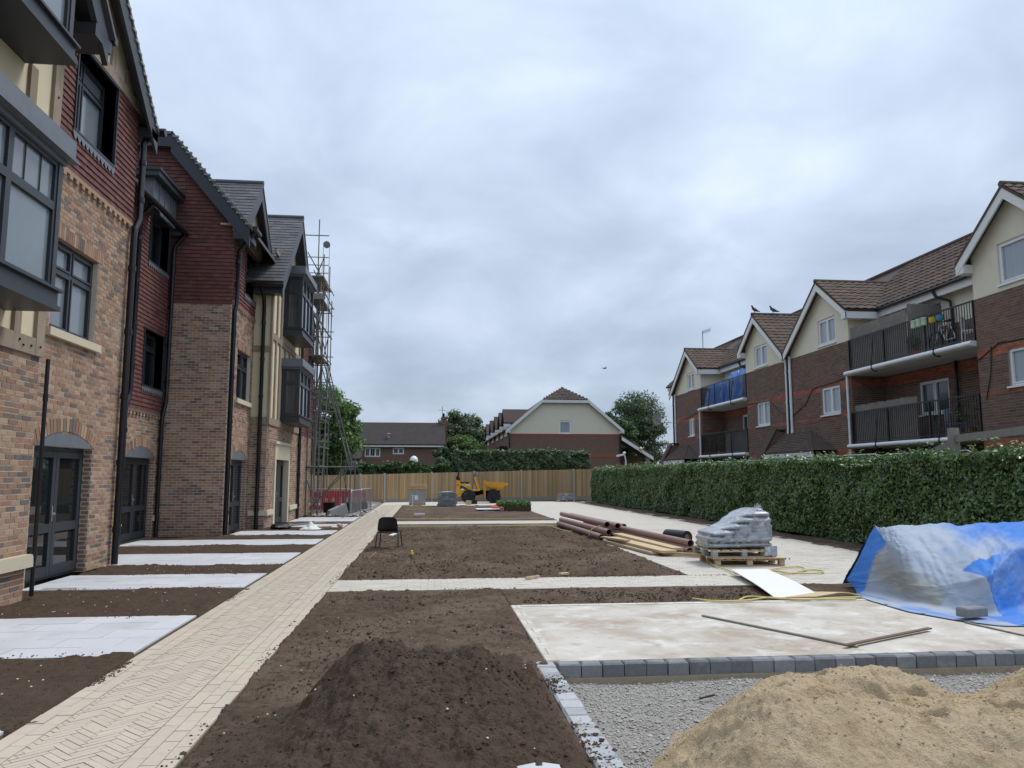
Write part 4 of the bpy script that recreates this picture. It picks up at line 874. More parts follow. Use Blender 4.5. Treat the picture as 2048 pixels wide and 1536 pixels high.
b = MB(FRt(16.28)); b.box(-50.1, -45.65, 0, .04, 0, 7.35); b.build('end_wall', m_farbrick, RB)
MB(FF(45.66)).box(15.01, 16.28, 0, .2, 0, 7.0).build('cheek_wall', m_farbrick, RB)
# balconies
def balcony(yn, yf, z, bars=True):
    s = MB(); s.box(14.93, 16.3, yn + .01, yf - .01, z - .16, z); o = s.build('balcony', m_whitew, RB)
    gt = MB(); gt.tube([(14.86, yn, z - .07), (14.86, yf + .1, z - .07)], .075, 10); gt.build('gutter', m_white, o, smooth=40)
    r = MB(); r.box(14.96, 15.0, yn, yf, z + 1.10, z + 1.14); r.box(14.96, 15.0, yn, yf, z + .08, z + .11)
    y = yn + .05
    while y < yf: r.box(14.972, 14.988, y - .008, y + .008, z + .1, z + 1.1); y += .108
    for k in range(4): q = yn + .03 + (yf - yn - .06) * k / 3; r.box(14.955, 15.005, q - .02, q + .02, z, z + 1.12)
    r.build('railing', m_black, o)
    for t in (.24, .74):
        y = yn + (yf - yn) * t; p = MB(); p.tube([(14.93, y + .05, z + .95), (14.86, y + .02, z + .5), (14.80, y, z + .05), (14.78, y, z - .12), (14.86, y, z - .2), (15.0, y, z - .2)], .022, 8); p.build('rail_stay', m_black, o, smooth=60)
for yn, yf in ((19.45, 25.9), (34.95, 41.1)):
    balcony(yn, yf, 5.36); balcony(yn, yf, 2.76)
    downpipe(RB, [(14.90, yf + .06, 5.3), (14.90, yf + .06, .1)], .04, m=m_white)
    downpipe(RB, [(15.9, yn + 3.0, 7.5), (15.95, yn + 2.9, 7.3), (16.2, yn + 2.6, 7.1), (16.2, yn + 2.55, 6.8), (16.2, yn + 2.55, 2.8)], .045)
for yy, mm, dx in ((30.38, m_white, -.06), (30.72, m_white, -.06), (30.55, m_black, -.07), (45.5, m_white, -.06), (45.75, m_black, -.08)):
    downpipe(RB, [(15 + dx, yy, 6.6), (15 + dx, yy, .3)], .055, m=mm)
hp = MB(); hp.box(14.72, 14.98, 30.4, 30.75, 6.55, 6.72); hp.build('rain_hopper', m_black, RB)
for pts in ([(14.97, 19.4, 4.8), (14.97, 18.6, 5.15), (14.97, 17.6, 5.1), (14.97, 16.6, 5.25)], [(14.97, 18.9, 5.1), (14.96, 18.95, 4.4), (14.97, 19.2, 3.7)], [(14.97, 25.9, 5.2), (14.97, 26.8, 5.12), (14.97, 28.6, 5.05), (14.97, 29.2, 4.5), (14.97, 30.4, 4.1)], [(14.97, 30.8, 4.2), (14.97, 31.6, 4.4), (14.97, 32.4, 4.95), (14.97, 34.9, 5.0)], [(14.97, 41.2, 5.2), (14.97, 42.4, 5.12), (14.97, 43.5, 5.0), (14.97, 44.4, 4.95)]):
    c = MB(); c.tube(pts, .014, 6); c.build('cable', m_black, RB, smooth=60)
# brick porches with lean-to tiled roofs
def porch(y0, y1):
    o = thing('porch', 'lean-to brick porch with brown tiled roof below the %s of the flats' % ('middle pair of gables' if y0 < 35 else 'farthest gable'), 'porch', (14.5, (y0 + y1) / 2, 0))
    ye = y1 - 1.25; F0 = 14.05
    MB().box(F0 + .2, 14.98, y0 + .2, ye, 0, 2.42).build('wall', m_farbrick, o)
    p = MB(FF(ye + .01)); p.prism([(F0 - .1, 0), (14.98, 0), (14.98, 3.5), (14.6, 3.5), (F0 - .1, 2.3)], 0, .5); p.build('buttress_wall', m_farbrick, o)
    p = MB(FF(ye + .52)); p.prism([(F0 - .16, 2.3), (14.6, 3.56), (14.98, 3.56), (14.98, 3.62), (14.58, 3.62), (F0 - .2, 2.36)], -.56, .06); p.build('coping', m_pan, o)
    r = MB(); r.hexa([(F0, y0, 2.52), (14.97, y0 + 1.9, 3.36), (14.97, ye, 3.36), (F0, ye, 2.52), (F0, y0, 2.6), (14.97, y0 + 1.9, 3.44), (14.97, ye, 3.44), (F0, ye, 2.6)])
    r.add([(F0, y0, 2.6), (14.97, y0 + 1.9, 3.44), (14.97, y0, 2.6)], [(0, 1, 2)]); ro = r.build('roof', m_pan, o)
    L_ = math.hypot(14.97 - F0, .84); M_ = slope((F0, ye, 2.6), (0, -1, 0), (14.97 - F0, 0, .84)); n = ye - y0
    lay(courses(0, n, 0, L_, .17, .1, [], .004, lambda z: (0, n - 1.9 * z / L_)), M_, m_pan, ro, 'tile', 0, .01, .014, 'tiles')
    MB().box(F0 - .05, F0 - .003, y0, ye, 2.34, 2.52).build('fascia', m_whitew, o)
    d = MB(); d.tube([(F0 - .1, y0 + .02, 2.5), (F0 - .12, y0 - .1, 2.48), (F0 - .12, y0 - .12, 2.3), (F0 - .12, y0 - .12, 0)], .04, 8); d.build('downpipe', m_white, o, smooth=50)
porch(27.0, 32.4); porch(41.4, 46.4)
# aerials, dish, pigeons
def aerial(x, y, z, h, lab):
    a = thing('television_aerial', lab, 'aerial', (x, y, z)); m = MB(); m.tube([(x, y, z - .3), (x, y, z + h)], .02, 6); m.build('mast', m_scaf, a)
    b = MB(); b.tube([(x, y, z + h - .08), (x + .1, y - 1.0, z + h - .12)], .012, 6)
    for i in range(9): t = i / 8; b.bar((x + .1 * t - .02, y - t, z + h - .08 - .04 * t - .13), (x + .1 * t + .02, y - t, z + h - .08 - .04 * t + .13), .012, .012)
    b.build('antenna', m_scaf, a, kind='stuff')
aerial(16.0, 43.3, 8.9, 1.25, 'television aerial on mast above the far gable ridge')
aerial(16.2, 47.2, 7.6, 1.6, 'television aerial on short mast at the far end of the flats')
ds = thing('satellite_dish', 'pale oval satellite dish on an arm at the end wall of the flats', 'dish', (16.2, 50.2, 5.3))
MM = place(15.2, 50.3, 5.45, R(20)); d = MB(MM); 
P = [[(.36 * r * math.cos(t) , -.08 * r * r, .42 * r * math.sin(t)) for t in np.linspace(0, 2 * PI, 21)] for r in np.linspace(.02, 1, 7)]
d.grid(P); d.build('dish', mat('dish_grey', (.48, .47, .45), .6, .3), ds, smooth=60); a = MB(); a.tube([(15.2, 50.28, 5.4), (15.5, 50.28, 5.2), (16.3, 50.28, 5.2)], .02, 6); a.tube([(15.2, 50.25, 5.1), (14.95, 49.8, 5.2)], .012, 6); a.build('arm', m_scaf, ds)
def bird(name, lab, cat, x, y, z, rz, sc=1., group=None):
    o = thing(name, lab, cat, (x, y, z), rz, group); b = MB(place(x, y, z, rz)); 
    b.tube([(-.20 * sc, 0, .045 * sc), (-.10 * sc, 0, .07 * sc), (0, 0, .11 * sc), (.08 * sc, 0, .17 * sc), (.10 * sc, 0, .23 * sc), (.125 * sc, 0, .265 * sc), (.16 * sc, 0, .265 * sc)], [.012 * sc, .035 * sc, .068 * sc, .055 * sc, .032 * sc, .034 * sc, .006 * sc], 8)
    b.build('body', m_pigeon, o, smooth=180)
    for s in (-1, 1): l = MB(place(x, y, z, rz)); l.tube([(.02 * sc, s * .025 * sc, .07 * sc), (.025 * sc, s * .025 * sc, 0)], .007 * sc, 5); l.build('leg', m_pigeon, o)
    return o
bird('pigeon', 'dark pigeon at the very tip of the middle gable roof', 'pigeon', 14.85, 33.35, 9.1, R(180), 1.2)
bird('pigeon', 'dark leaning pigeon a little behind the gable tip on the ridge', 'pigeon', 15.75, 33.35, 9.1, R(160), 1.25)
# things on the balconies
def reed(y0, y1, z0, z1, lab, x=15.06):
    o = thing('reed_screen', lab, 'screen', (x, (y0 + y1) / 2, z0)); m = MB()
    y = y0
    while y < y1: h = z1 + random.uniform(-.03, .03); m.box(x, x + .014, y, y + .022, z0, h); y += .024
    m.build('canes', m_reed, o, kind='stuff')
    wv = MB()
    for k in range(3): wv.box(x - .004, x + .018, y0, y1, z0 + (z1 - z0) * (k + .5) / 3, z0 + (z1 - z0) * (k + .5) / 3 + .012)
    wv.build('binding_wires', m_scaf, o, kind='stuff')
reed(22.6, 25.85, 5.40, 6.92, 'grey reed screen rising above the rail of the upper near balcony')
reed(22.3, 25.8, 2.80, 4.12, 'dark reed screen behind the rail of the lower near balcony')
rr = thing('reed_screen', 'reed screen panel standing across the upper near balcony', 'screen', (15.6, 22.55, 5.36)); m = MB(); x = 15.08
while x < 16.25: m.box(x, x + .022, 22.55, 22.565, 5.38, 7.1 + random.uniform(-.03, .03)); x += .024
m.build('canes', m_reed, rr, kind='stuff')
reed(35.0, 37.9, 2.80, 3.8, 'dark reed screen behind the rail of the lower far balcony')
for i, (y, c, nm) in enumerate(((22.0, (.45, .58, .42), 'leftmost pale green'), (21.75, (.44, .57, .42), 'middle pale green'), (21.5, (.42, .55, .40), 'rightmost pale green'), (21.1, (.55, .42, .05), 'yellow'), (20.75, (.05, .25, .35), 'blue'))):
    M_ = place(14.9, y, 6.18); o = thing('hanging_pot', nm + ' pot hung on the upper near balcony rail', 'pot', (14.9, y, 6.15), group=None)
    b = MB(M_); b.lathe([(.06, 0), (.085, .02), (.075, .2), (.09, .24), (.085, .245), (.07, .2)], 10) if i < 3 else b.lathe([(.07, 0), (.1, .04), (.1, .16), (.11, .17), (.095, .165)], 10)
    b.build('pot_body', mat('pot_paint_%d' % i, c, .5, .3), o, smooth=40); h = MB(M_); h.tube([(-.0, .05, .22), (.0, .03, .34), (.05, 0, .36), (.06, 0, .3)], .008, 5); h.build('hook', m_black, o)
def chair_small(x, y, z, rz, lab, m):
    o = thing('balcony_chair', lab, 'chair', (x, y, z), rz); M_ = place(x, y, z, rz)
    MB(M_).box(-.22, .22, -.22, .22, .42, .45).build('seat', m, o); MB(M_).box(-.22, .22, .19, .22, .5, .88).build('backrest', m, o)
    for a in (-.2, .2):
        for b in (-.2, .2): MB(M_).box(a - .015, a + .015, b - .015, b + .015, 0, .42 if b < 0 else .88).build('leg', m, o)
chair_small(15.5, 20.3, 5.36, R(40), 'white slatted chair by the door on the upper near balcony', m_white)
chair_small(15.55, 21.3, 2.76, R(70), 'blue grey chair on the lower near balcony', mat('dusty_blue_plastic', (.18, .24, .30), .6, .3))
tb = thing('balcony_table', 'small round metal table on the lower near balcony', 'table', (15.4, 22.0, 2.76)); b = MB(place(15.4, 22.0, 2.76)); b.lathe([(.28, .70), (.3, .71), (.3, .725), (.28, .73)], 16); b.build('table_top', m_scaf, tb); b = MB(place(15.4, 22.0, 2.76)); b.tube([(0, 0, .7), (0, 0, .02)], .025, 8); b.lathe([(.2, 0), (.2, .02), (.03, .03)], 12); b.build('pedestal', m_scaf, tb)
bk = thing('bicycle', 'bicycle leaning inside the upper near balcony rail', 'bicycle', (15.35, 21.0, 5.36))
for yy in (20.75, 21.65):
    t = MB(MX(((0, 1, 0), (0, 0, 1), (1, 0, 0)), (15.35, yy, 5.36 + .33))); n = 20
    t.tube([(.31 * math.cos(q), .31 * math.sin(q), 0) for q in np.linspace(0, 2 * PI, n + 1)], .022, 6, cap=False); t.build('wheel', m_rubber, bk, smooth=60)
f = MB(); Z = 5.36
for a, b in (((20.75, .33), (21.0, .8)), ((21.0, .8), (21.45, .8)), ((21.65, .33), (21.4, .92)), ((21.2, .33), (21.45, .8)), ((21.2, .33), (20.75, .33)), ((21.2, .33), (21.0, .85))): f.tube([(15.35, a[0], Z + a[1]), (15.35, b[0], Z + b[1])], .018, 6)
f.build('frame', mat('bike_white', (.5, .5, .5), .4, .4), bk); s = MB(); s.box(15.29, 15.41, 20.85, 21.1, Z + .86, Z + .91); s.build('saddle', m_black, bk); s = MB(); s.tube([(15.1, 21.38, Z + .95), (15.35, 21.4, Z + .92), (15.6, 21.38, Z + .95)], .015, 6); s.build('handlebar', m_black, bk)
def leafy(mb, c, r, n, sz, flat=1.):
    for _ in range(n):
        d = rng.normal(size=3); d /= np.linalg.norm(d); p = np.array(c) + d * r * rng.random() ** .4 * np.array((1, 1, flat)); leaf(mb, p, rng.normal(size=3), sz * rng.uniform(.7, 1.3))
def leaf(mb, p, nrm, s):
    nrm = nrm / np.linalg.norm(nrm); a = np.cross(nrm, rng.normal(size=3)); a /= np.linalg.norm(a); b = np.cross(nrm, a)
    mb.add([p - a * s, p + b * s * .45, p + a * s, p - b * s * .45], [(0, 1, 2, 3)])
def potplant(x, y, z, h, lab):
    o = thing('potted_plant', lab, 'plant', (x, y, z)); b = MB(place(x, y, z)); b.lathe([(.10, 0), (.14, .22), (.15, .24), (.12, .23)], 12); b.build('pot', mat('terracotta', (.3, .13, .08), .9, .1), o, smooth=40)
    l = MB(); leafy(l, (x, y, z + .25 + h / 2), h / 2, 220, .045); l.build('foliage', m_leafi, o, kind='stuff')
potplant(15.3, 20.3, 2.76, .9, 'leafy potted plant by the lower near balcony door'); potplant(15.25, 22.6, 5.36, .45, 'low potted plant behind the upper near balcony rail')
potplant(15.4, 39.6, 2.76, .6, 'scrubby potted plant on the lower far balcony')
def covered(x, y0, y1, z, h, lab, seed):
    r_ = np.random.default_rng(seed); n = 26; P = np.zeros((n, n, 3)); u = np.linspace(-1, 1, n)
    for i in range(n):
        for j in range(n):
            a, b = u[i], u[j]; e = max(abs(a), abs(b)); k = min(1, (1 - e) / .35); zz = h * (1 - (1 - k) ** 2.2) + .05 * r_.normal() * k
            P[i, j] = (x + a * (.42 + .1 * (1 - k)) , (y0 + y1) / 2 + b * (y1 - y0) / 2, z + max(zz, .0))
    o = MB().grid(P).build('covered_bundle', m_bluet, smooth=50); tag(o, lab, 'tarpaulin'); return o
covered(15.55, 38.1, 40.8, 5.38, 1.15, 'bright blue sheeted bundle at the far end of the upper far balcony', 1)
covered(15.55, 35.6, 37.9, 5.38, 1.45, 'taller blue sheeted bundle on the upper far balcony', 2)
gn = MB(); gn.box(15.05, 15.9, 19.6, 21.0, 2.765, 2.80); o = gn.build('green_mat', mat('green_mat', (.01, .12, .07), .9, .1)); tag(o, 'green mat on the lower near balcony floor', 'mat')

# ------------------------------------------------------------ vegetation helpers
def leaves(P, Nn, sz, name, m, parent, asp=.5):
    """bulk diamond leaves at P with normals Nn"""
    P = np.asarray(P); k = len(P); Nn = Nn / np.maximum(np.linalg.norm(Nn, axis=1, keepdims=True), 1e-6)
    A = np.cross(Nn, rng.normal(size=(k, 3))); A /= np.maximum(np.linalg.norm(A, axis=1, keepdims=True), 1e-6); B = np.cross(Nn, A)
    s = (sz * rng.uniform(.65, 1.35, k))[:, None]; f = Nn * s * .18
    V = np.stack([P - A * s, P + B * s * asp + f, P + A * s, P - B * s * asp + f], 1).reshape(-1, 3)
    c = V.mean(0); me = bpy.data.meshes.new(name); me.vertices.add(4 * k); me.vertices.foreach_set('co', (V - c).ravel().astype(np.float32))
    me.loops.add(4 * k); me.loops.foreach_set('vertex_index', np.arange(4 * k, dtype=np.int32)); me.polygons.add(k)
    me.polygons.foreach_set('loop_start', np.arange(0, 4 * k, 4, dtype=np.int32)); me.polygons.foreach_set('loop_total', np.full(k, 4, dtype=np.int32))
    me.materials.append(m); me.update(calc_edges=True)
    o = bpy.data.objects.new(name, me); col.objects.link(o); o.location = c; o['kind'] = 'stuff'
    if parent: setpar(o, parent)
    return o
def hedge(name, lab, x0, x1, y0, y1, z1, n, sz, m, bulge=.08, z0=0., topw=1.):
    o = thing(name, lab, 'hedge', ((x0 + x1) / 2, (y0 + y1) / 2, z0))
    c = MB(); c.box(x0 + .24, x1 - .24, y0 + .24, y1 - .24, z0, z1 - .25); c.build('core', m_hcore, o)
    Lx, Ly, H = x1 - x0, y1 - y0, z1 - z0; w_ = np.array([Ly * H * 1.2, Ly * H * .25, Lx * H, Lx * H * .3, Lx * Ly * 1.3 * topw]); w_ = (w_ / w_.sum() * n).astype(int)
    P, Q = [], []
    for f, k in enumerate(w_):
        a, b = rng.random(k), rng.random(k); dpt = np.abs(rng.normal(0, .07, k))
        if f < 2: p = np.stack([np.full(k, x0 if f == 0 else x1), y0 + a * Ly, z0 + .04 + b * (H - .04)], 1); nn = np.tile((-1. if f == 0 else 1., 0, .35), (k, 1)); p[:, 0] += (dpt if f == 0 else -dpt)
        elif f < 4: p = np.stack([x0 + a * Lx, np.full(k, y0 if f == 2 else y1), z0 + b * H], 1); nn = np.tile((0, -1. if f == 2 else 1., .35), (k, 1)); p[:, 1] += (dpt if f == 2 else -dpt)
        else: p = np.stack([x0 + a * Lx, y0 + b * Ly, np.full(k, z1)], 1); p[:, 2] -= dpt; p[:, 2] += np.where(rng.random(k) < .10, rng.random(k) ** 2 * .24, 0); nn = np.tile((0, -.2, 1.), (k, 1))
        bl_ = bulge * (fbm(p[:, 1] + p[:, 0], p[:, 2] * 1.3 + p[:, 0], 1.1, 3) * 1.6)
        p = p + nn * bl_[:, None]; P.append(p); Q.append(nn + rng.normal(0, .55, (k, 3)))
    leaves(np.concatenate(P), np.concatenate(Q), sz, 'foliage', m, o)
    return o
def tree(name, lab, x, y, h, rx, rz, m, n, sz, clumps=60, trunk=.16, z0=-.24, zc=None, shape=None, group=None):
    o = thing(name, lab, 'tree', (x, y, z0), group=group); zc = zc if zc is not None else h - rz
    t = MB(); t.tube([(x, y, z0), (x + .05, y, z0 + h * .25), (x - .05, y + .05, z0 + h * .5), (x, y, z0 + h * .85)], [trunk, trunk * .8, trunk * .5, trunk * .12], 8); t.build('trunk', m_bark, o, smooth=60)
    lm = MB(); C = []
    for i in range(clumps):
        d = rng.normal(size=3); d /= np.linalg.norm(d); r = rng.uniform(.45, 1.0) ** .6; c = np.array((x, y, zc)) + d * r * np.array((rx, rx, rz)); C.append(c)
        if i % 2 == 0: s_ = np.array((x, y, max(z0 + h * .22, c[2] - rx * rng.uniform(.5, 1.1)))); mid = (s_ + c) / 2 + np.array((0, 0, .15 * rx)) * rng.random(); lm.tube([s_, mid, c], [trunk * .3, trunk * .18, trunk * .05], 5)
    lm.build('limbs', m_bark, o, smooth=60, kind='stuff'); k = n // clumps; P, Q = [], []
    for c in C:
        cr = rng.uniform(.16, .34) * (rx + rz) / 2; d = rng.normal(size=(k, 3)); d /= np.linalg.norm(d, axis=1, keepdims=True)
        P.append(c + d * cr * rng.random((k, 1)) ** .45 * np.array((1, 1, .75))); Q.append(d + rng.normal(0, .6, (k, 3)) + np.array((0, 0, .6)))
    leaves(np.concatenate(P), np.concatenate(Q), sz, 'crown', m, o); return o
hedge('clipped_hedge', 'long clipped green hedge along the right of the yard', 10.45, 11.25, 10.0, 49.0, 2.06, 150000, .052, m_hedge, .15)
hedge('ivy_hedge', 'tall bushy ivy hedge above the far fence in front of the gabled house', 2.0, 12.4, 58.8, 60.2, 3.5, 16000, .13, m_leafi, .3)
hedge('garden_hedge', 'low green garden hedge above the fence by the dark roofed house', -6.6, 1.7, 60.5, 61.5, 2.5, 9000, .12, m_leafa, .35)
hedge('garden_hedge', 'low shaded hedge behind the scaffold and red barriers', -12.0, -6.9, 57.5, 58.5, 2.35, 6000, .12, m_leafa, .35)
tree('broadleaf_tree', 'leafy tree with spreading branches behind the scaffold', -7.6, 55, 8.6, 2.7, 3.3, m_leafb, 22000, .13, 130, .14, zc=4.8)
tree('broadleaf_tree', 'large round dark green tree between the two far houses', 4.4, 104, 10.2, 3.4, 4.4, m_leafc, 26000, .2, 150, .3)
tree('domed_tree', 'low domed bright green tree in front of the large round tree', 3.8, 86, 6.1, 2.3, 1.9, m_leafb, 16000, .14, 110, .2, zc=4.2)
tree('broadleaf_tree', 'tall grey green tree at the far end of the flats', 21.0, 76, 10.3, 2.6, 4.6, m_leafc, 26000, .12, 170, .25)
tree('broadleaf_tree', 'dim tree behind the porch canopy beside the tall grey green tree', 17.4, 72, 7.6, 2.0, 3.0, m_leafa, 14000, .15, 90, .2)
tree('conifer_bush', 'dark bush peeping over the ivy hedge beside the domed tree', 1.6, 70, 4.4, 1.3, 1.8, m_leafa, 4000, .12, 30, .1)
# ------------------------------------------------------------ houses beyond the fence
H1 = thing('brick_house', 'detached brick house with long dark tiled roof beyond the fence', 'house', (-2.9, 82, 0))
MH = FF(80.0); hs = [rect(-6.45, -4.88, 3.58, 4.52), rect(-3.62, -2.48, 3.86, 4.52)]
b = MB(MH); backing(b, -7.4, 1.4, -.2, 4.8, hs, [3.58, 3.86, 4.52], .3); b.build('wall', m_farbrick2, H1)
MB().box(-7.4, 1.4, 80.3, 87, -.2, 4.78).build('body', m_farbrick2, H1)
g_ = MB(); g_.M = MX(((0, 1, 0), (-1, 0, 0), (0, 0, 1)), (1.42, 0, 0)); g_.prism([(80, 4.7), (87, 4.7), (83.5, 7.0)], -.3, .3); g_.build('gable_wall', m_farbrick2, H1)
rf = MB(); rf.hexa([(-7.65, 79.7, 4.72), (1.75, 79.7, 4.72), (1.75, 83.5, 7.2), (-7.65, 83.5, 7.2), (-7.65, 79.7, 4.85), (1.75, 79.7, 4.85), (1.75, 83.5, 7.33), (-7.65, 83.5, 7.33)])
rf.hexa([(-7.65, 83.5, 7.2), (1.75, 83.5, 7.2), (1.75, 87.3, 4.72), (-7.65, 87.3, 4.72), (-7.65, 83.5, 7.33), (1.75, 83.5, 7.33), (1.75, 87.3, 4.85), (-7.65, 87.3, 4.85)]); rfo = rf.build('roof', m_farroof, H1)
rt_ = MB(slope((-7.65, 79.7, 4.85), (1, 0, 0), (0, 3.8, 2.48))); rt_.boxes([(a, c, -.02 - .012, .01, p, q) for a, c, p, q, _ in courses(0, 9.4, 0, 4.53, .33, .3, [], .006)]); rt_.build('tiles', m_farroof, rfo, kind='stuff')
MB().box(-7.5, 1.6, 79.62, 79.69, 4.6, 4.74).build('gutter', m_whitew, H1)
ch = MB(); ch.box(1.35, 1.95, 83.2, 83.9, 2, 8.0); ch.box(1.3, 2.0, 83.15, 83.95, 7.75, 7.85); cho = ch.build('chimney', m_farbrick2, rfo); p_ = MB(place(1.6, 83.5, 8.0)); p_.lathe([(.12, 0), (.1, .35), (.13, .38), (.1, .37)], 10); p_.build('chimney_pot', m_dark, rfo)
ae = MB(); ae.tube([(1.45, 83.3, 7.9), (1.45, 83.3, 9.1)], .03, 5); ae.tube([(1.0, 83.3, 8.7), (1.9, 83.3, 8.7)], .02, 5); ae.build('roof_aerial', m_scaf, rfo)
v_ = MB(place(-4.1, 80.7, 5.55)); v_.lathe([(.08, 0), (.08, .35), (.2, .4), (.2, .46), (.05, .5)], 8); v_.build('roof_vent', m_conc, rfo)
window(H1, MH, -6.45, -4.88, 3.58, 4.52, m_white, m_glassd, .04, .09, (-5.95, -5.38), (), bars=1); window(H1, MH, -3.62, -2.48, 3.86, 4.52, m_white, m_glassd, .04, .09, (-3.05,), (), bars=1)
downpipe(H1, [(1.3, 79.9, 4.7), (1.3, 79.9, 0)], .05, m=m_white)
H2 = thing('gabled_terrace', 'terrace with cream half-hipped gable end above brown brick beyond the fence', 'house', (12, 75, 0))
MG = FF(66.0); wn = rect(11.25, 12.32, 5.28, 6.42)
brickb = MB(MG); backing(brickb, 7.0, 16.6, -.2, 5.2, [], [], .3); brickb.build('wall', m_farbrick, H2)
for a, b in ((5.1, 5.28), (3.25, 3.5)): MB(MG).box(6.99, 16.61, -.02, .0, a, b).build('red_brick_band', m_redbrick, H2)
def limG(z): return (7.0 if z < 5.8 else 7.0 + (z - 5.8) * 1.16, 16.6 if z < 5.8 else 16.6 - (z - 5.8) * 1.16)
b = MB(MG); backing(b, 7.0, 16.6, 5.201, 8.2, [wn], [5.28, 5.8, 6.42], .3, limG); b.build('render_gable', m_cream, H2)
window(H2, MG, 11.25, 12.32, 5.28, 6.42, m_white, m_glassc, .05, .09, (), ())
MB(MG).box(7.05, 16.55, .3, 36, -.2, 5.8).build('body', m_farbrick, H2)
m_terr = mat('terrace_roof_tile', (.08, .062, .053), .9, .15, rv=.2, rnd=[(.08, .062, .053), (.068, .054, .048), (.092, .07, .058)], nz=(20, .3), stain=[(8, (.26, .24, .2), .66, .78, .6)])
r = MB(MG)                                # half-hipped roof
E_ = (6.65, 5.62); T_ = (9.72, 8.22); A_ = (11.8, 9.5); T2 = (13.88, 8.22); E2 = (16.95, 5.62)
r.add([(E_[0], -.35, E_[1]), (T_[0], -.35, T_[1]), (A_[0], 1.5, A_[1]), (A_[0], 36, A_[1]), (E_[0], 36, E_[1])], [(0, 1, 2, 3, 4)])
r.add([(E2[0], -.35, E2[1]), (E2[0], 36, E2[1]), (A_[0], 36, A_[1]), (A_[0], 1.5, A_[1]), (T2[0], -.35, T2[1])], [(0, 1, 2, 3, 4)])
r.add([(T_[0], -.35, T_[1]), (T2[0], -.35, T2[1]), (A_[0], 1.5, A_[1])], [(0, 1, 2)]); ro = r.build('roof', m_terr, H2)
Mh = slope((T_[0], 66 - .4, T_[1] + .02), (1, 0, 0), (0, 1.85, 1.28)); L_ = math.hypot(1.85, 1.28); t = MB(Mh)
pantiles(t, courses(0, 4.16, 0, L_, .3, .28, [], 0., lambda z: (2.08 * z / L_, 4.16 - 2.08 * z / L_), off=0)); t.build('hip_tiles', m_terr, ro, kind='stuff')
barge(MG, [E_, T_], .24, -.36, -.30, m=m_whitew, parent=H2); barge(MG, [T_, T2], .26, -.36, -.30, m=m_whitew, parent=H2); barge(MG, [T2, E2], .24, -.36, -.30, m=m_whitew, parent=H2)
for a, b in ((6.65, 7.0), (16.6, 16.95)): MB(MG).box(a, b, -.30, .5, 5.34, 5.6).build('eave_box', m_whitew, H2)
for k, yy in enumerate((69.5, 73.5, 78.5, 84.0, 90.0)):   # dormer gables along the left side
    MDm = MX(((0, -1, 0), (1, 0, 0), (0, 0, 1)), (6.95, 0, 0))
    d = MB(MDm); d.prism([(-yy - 1.2, 5.2), (-yy + 1.2, 5.2), (-yy + 1.2, 6.4), (-yy, 7.4), (-yy - 1.2, 6.4)], 0, 2); dd = d.build('dormer', m_cream, H2)
    q = MB(MDm); q.hexa([(-yy - 1.5, -.3, 6.25), (-yy, -.3, 7.55), (-yy, 4, 7.55), (-yy - 1.5, 4, 6.25), (-yy - 1.5, -.3, 6.38), (-yy, -.3, 7.68), (-yy, 4, 7.68), (-yy - 1.5, 4, 6.38)]); q.hexa([(-yy, -.3, 7.55), (-yy + 1.5, -.3, 6.25), (-yy + 1.5, 4, 6.25), (-yy, 4, 7.55), (-yy, -.3, 7.68), (-yy + 1.5, -.3, 6.38), (-yy + 1.5, 4, 6.38), (-yy, 4, 7.68)]); q.build('dormer_roof', m_terr, dd)
    MB(MDm).box(-yy - .9, -yy + .9, -.6, 0, 2.7, 4.3).build('balcony_screen', mat('dark_trellis', (.03, .025, .025), .9, .1), H2); MB(MDm).box(-yy + 1.2, -yy + 1.5, -.3, .3, 5.95, 6.3).build('eave_box', m_whitew, dd)
downpipe(H2, [(6.7, 65.8, 5.4), (6.9, 65.9, 5.1), (6.93, 65.9, 3)], .06); downpipe(H2, [(16.8, 65.8, 5.4), (16.65, 65.9, 5.1), (16.65, 65.9, 3)], .06)
CP = thing('porch_canopy', 'sloping porch canopy with white barge board beside the cream gable', 'porch', (17.6, 66, 0)); MK = FF(66.0)
barge(MK, [(16.7, 5.05), (19.5, 3.3)], .26, -.4, -.33, m=m_whitew, parent=CP); q = MB(MK); q.hexa([(16.62, -.4, 5.08), (19.55, -.4, 3.32), (19.55, 3, 3.32), (16.62, 3, 5.08), (16.62, -.4, 5.2), (19.55, -.4, 3.44), (19.55, 3, 3.44), (16.62, 3, 5.2)]); q.build('roof', m_pan, CP)
MB(MK).box(16.65, 19.2, 2.0, 2.3, -.2, 3.4).build('rear_wall', m_farbrick, CP); MB(MK).box(18.9, 19.2, -.2, .1, -.2, 3.4).build('post', m_greyt, CP)
LT = thing('wall_lantern', 'black wall lantern under the porch canopy', 'lantern', (17.9, 65.2, 3.6)); q = MB(place(18.3, 65.3, 3.65)); q.lathe([(.1, 0), (.17, .35), (.2, .37), (.03, .5), (.02, .55)], 6); q.build('lamp', mat('lantern_glass', (.45, .42, .33), .3, .4), LT); q = MB(); q.tube([(18.3, 65.3, 4.2), (18.3, 65.3, 4.35), (18.3, 65.6, 4.35)], .02, 5); q.build('bracket', m_black, LT)
CC = thing('security_camera_post', 'white security camera on a bent post behind the hedge end', 'camera post', (15.2, 58, 0)); q = MB(); q.tube([(15.05, 58, -.2), (15.05, 58, 2.8), (14.95, 58, 3.3)], .05, 8); q.build('post', m_white, CC); q = MB(); q.bar((14.95, 58, 3.3), (14.3, 57.9, 3.15), .14, .14); q.build('camera_head', m_white, CC); q = MB(place(14.95, 58, 3.3)); q.lathe([(.05, 0), (.12, .05), (.12, .15), (.04, .2)], 10); q.build('dome', m_white, CC)
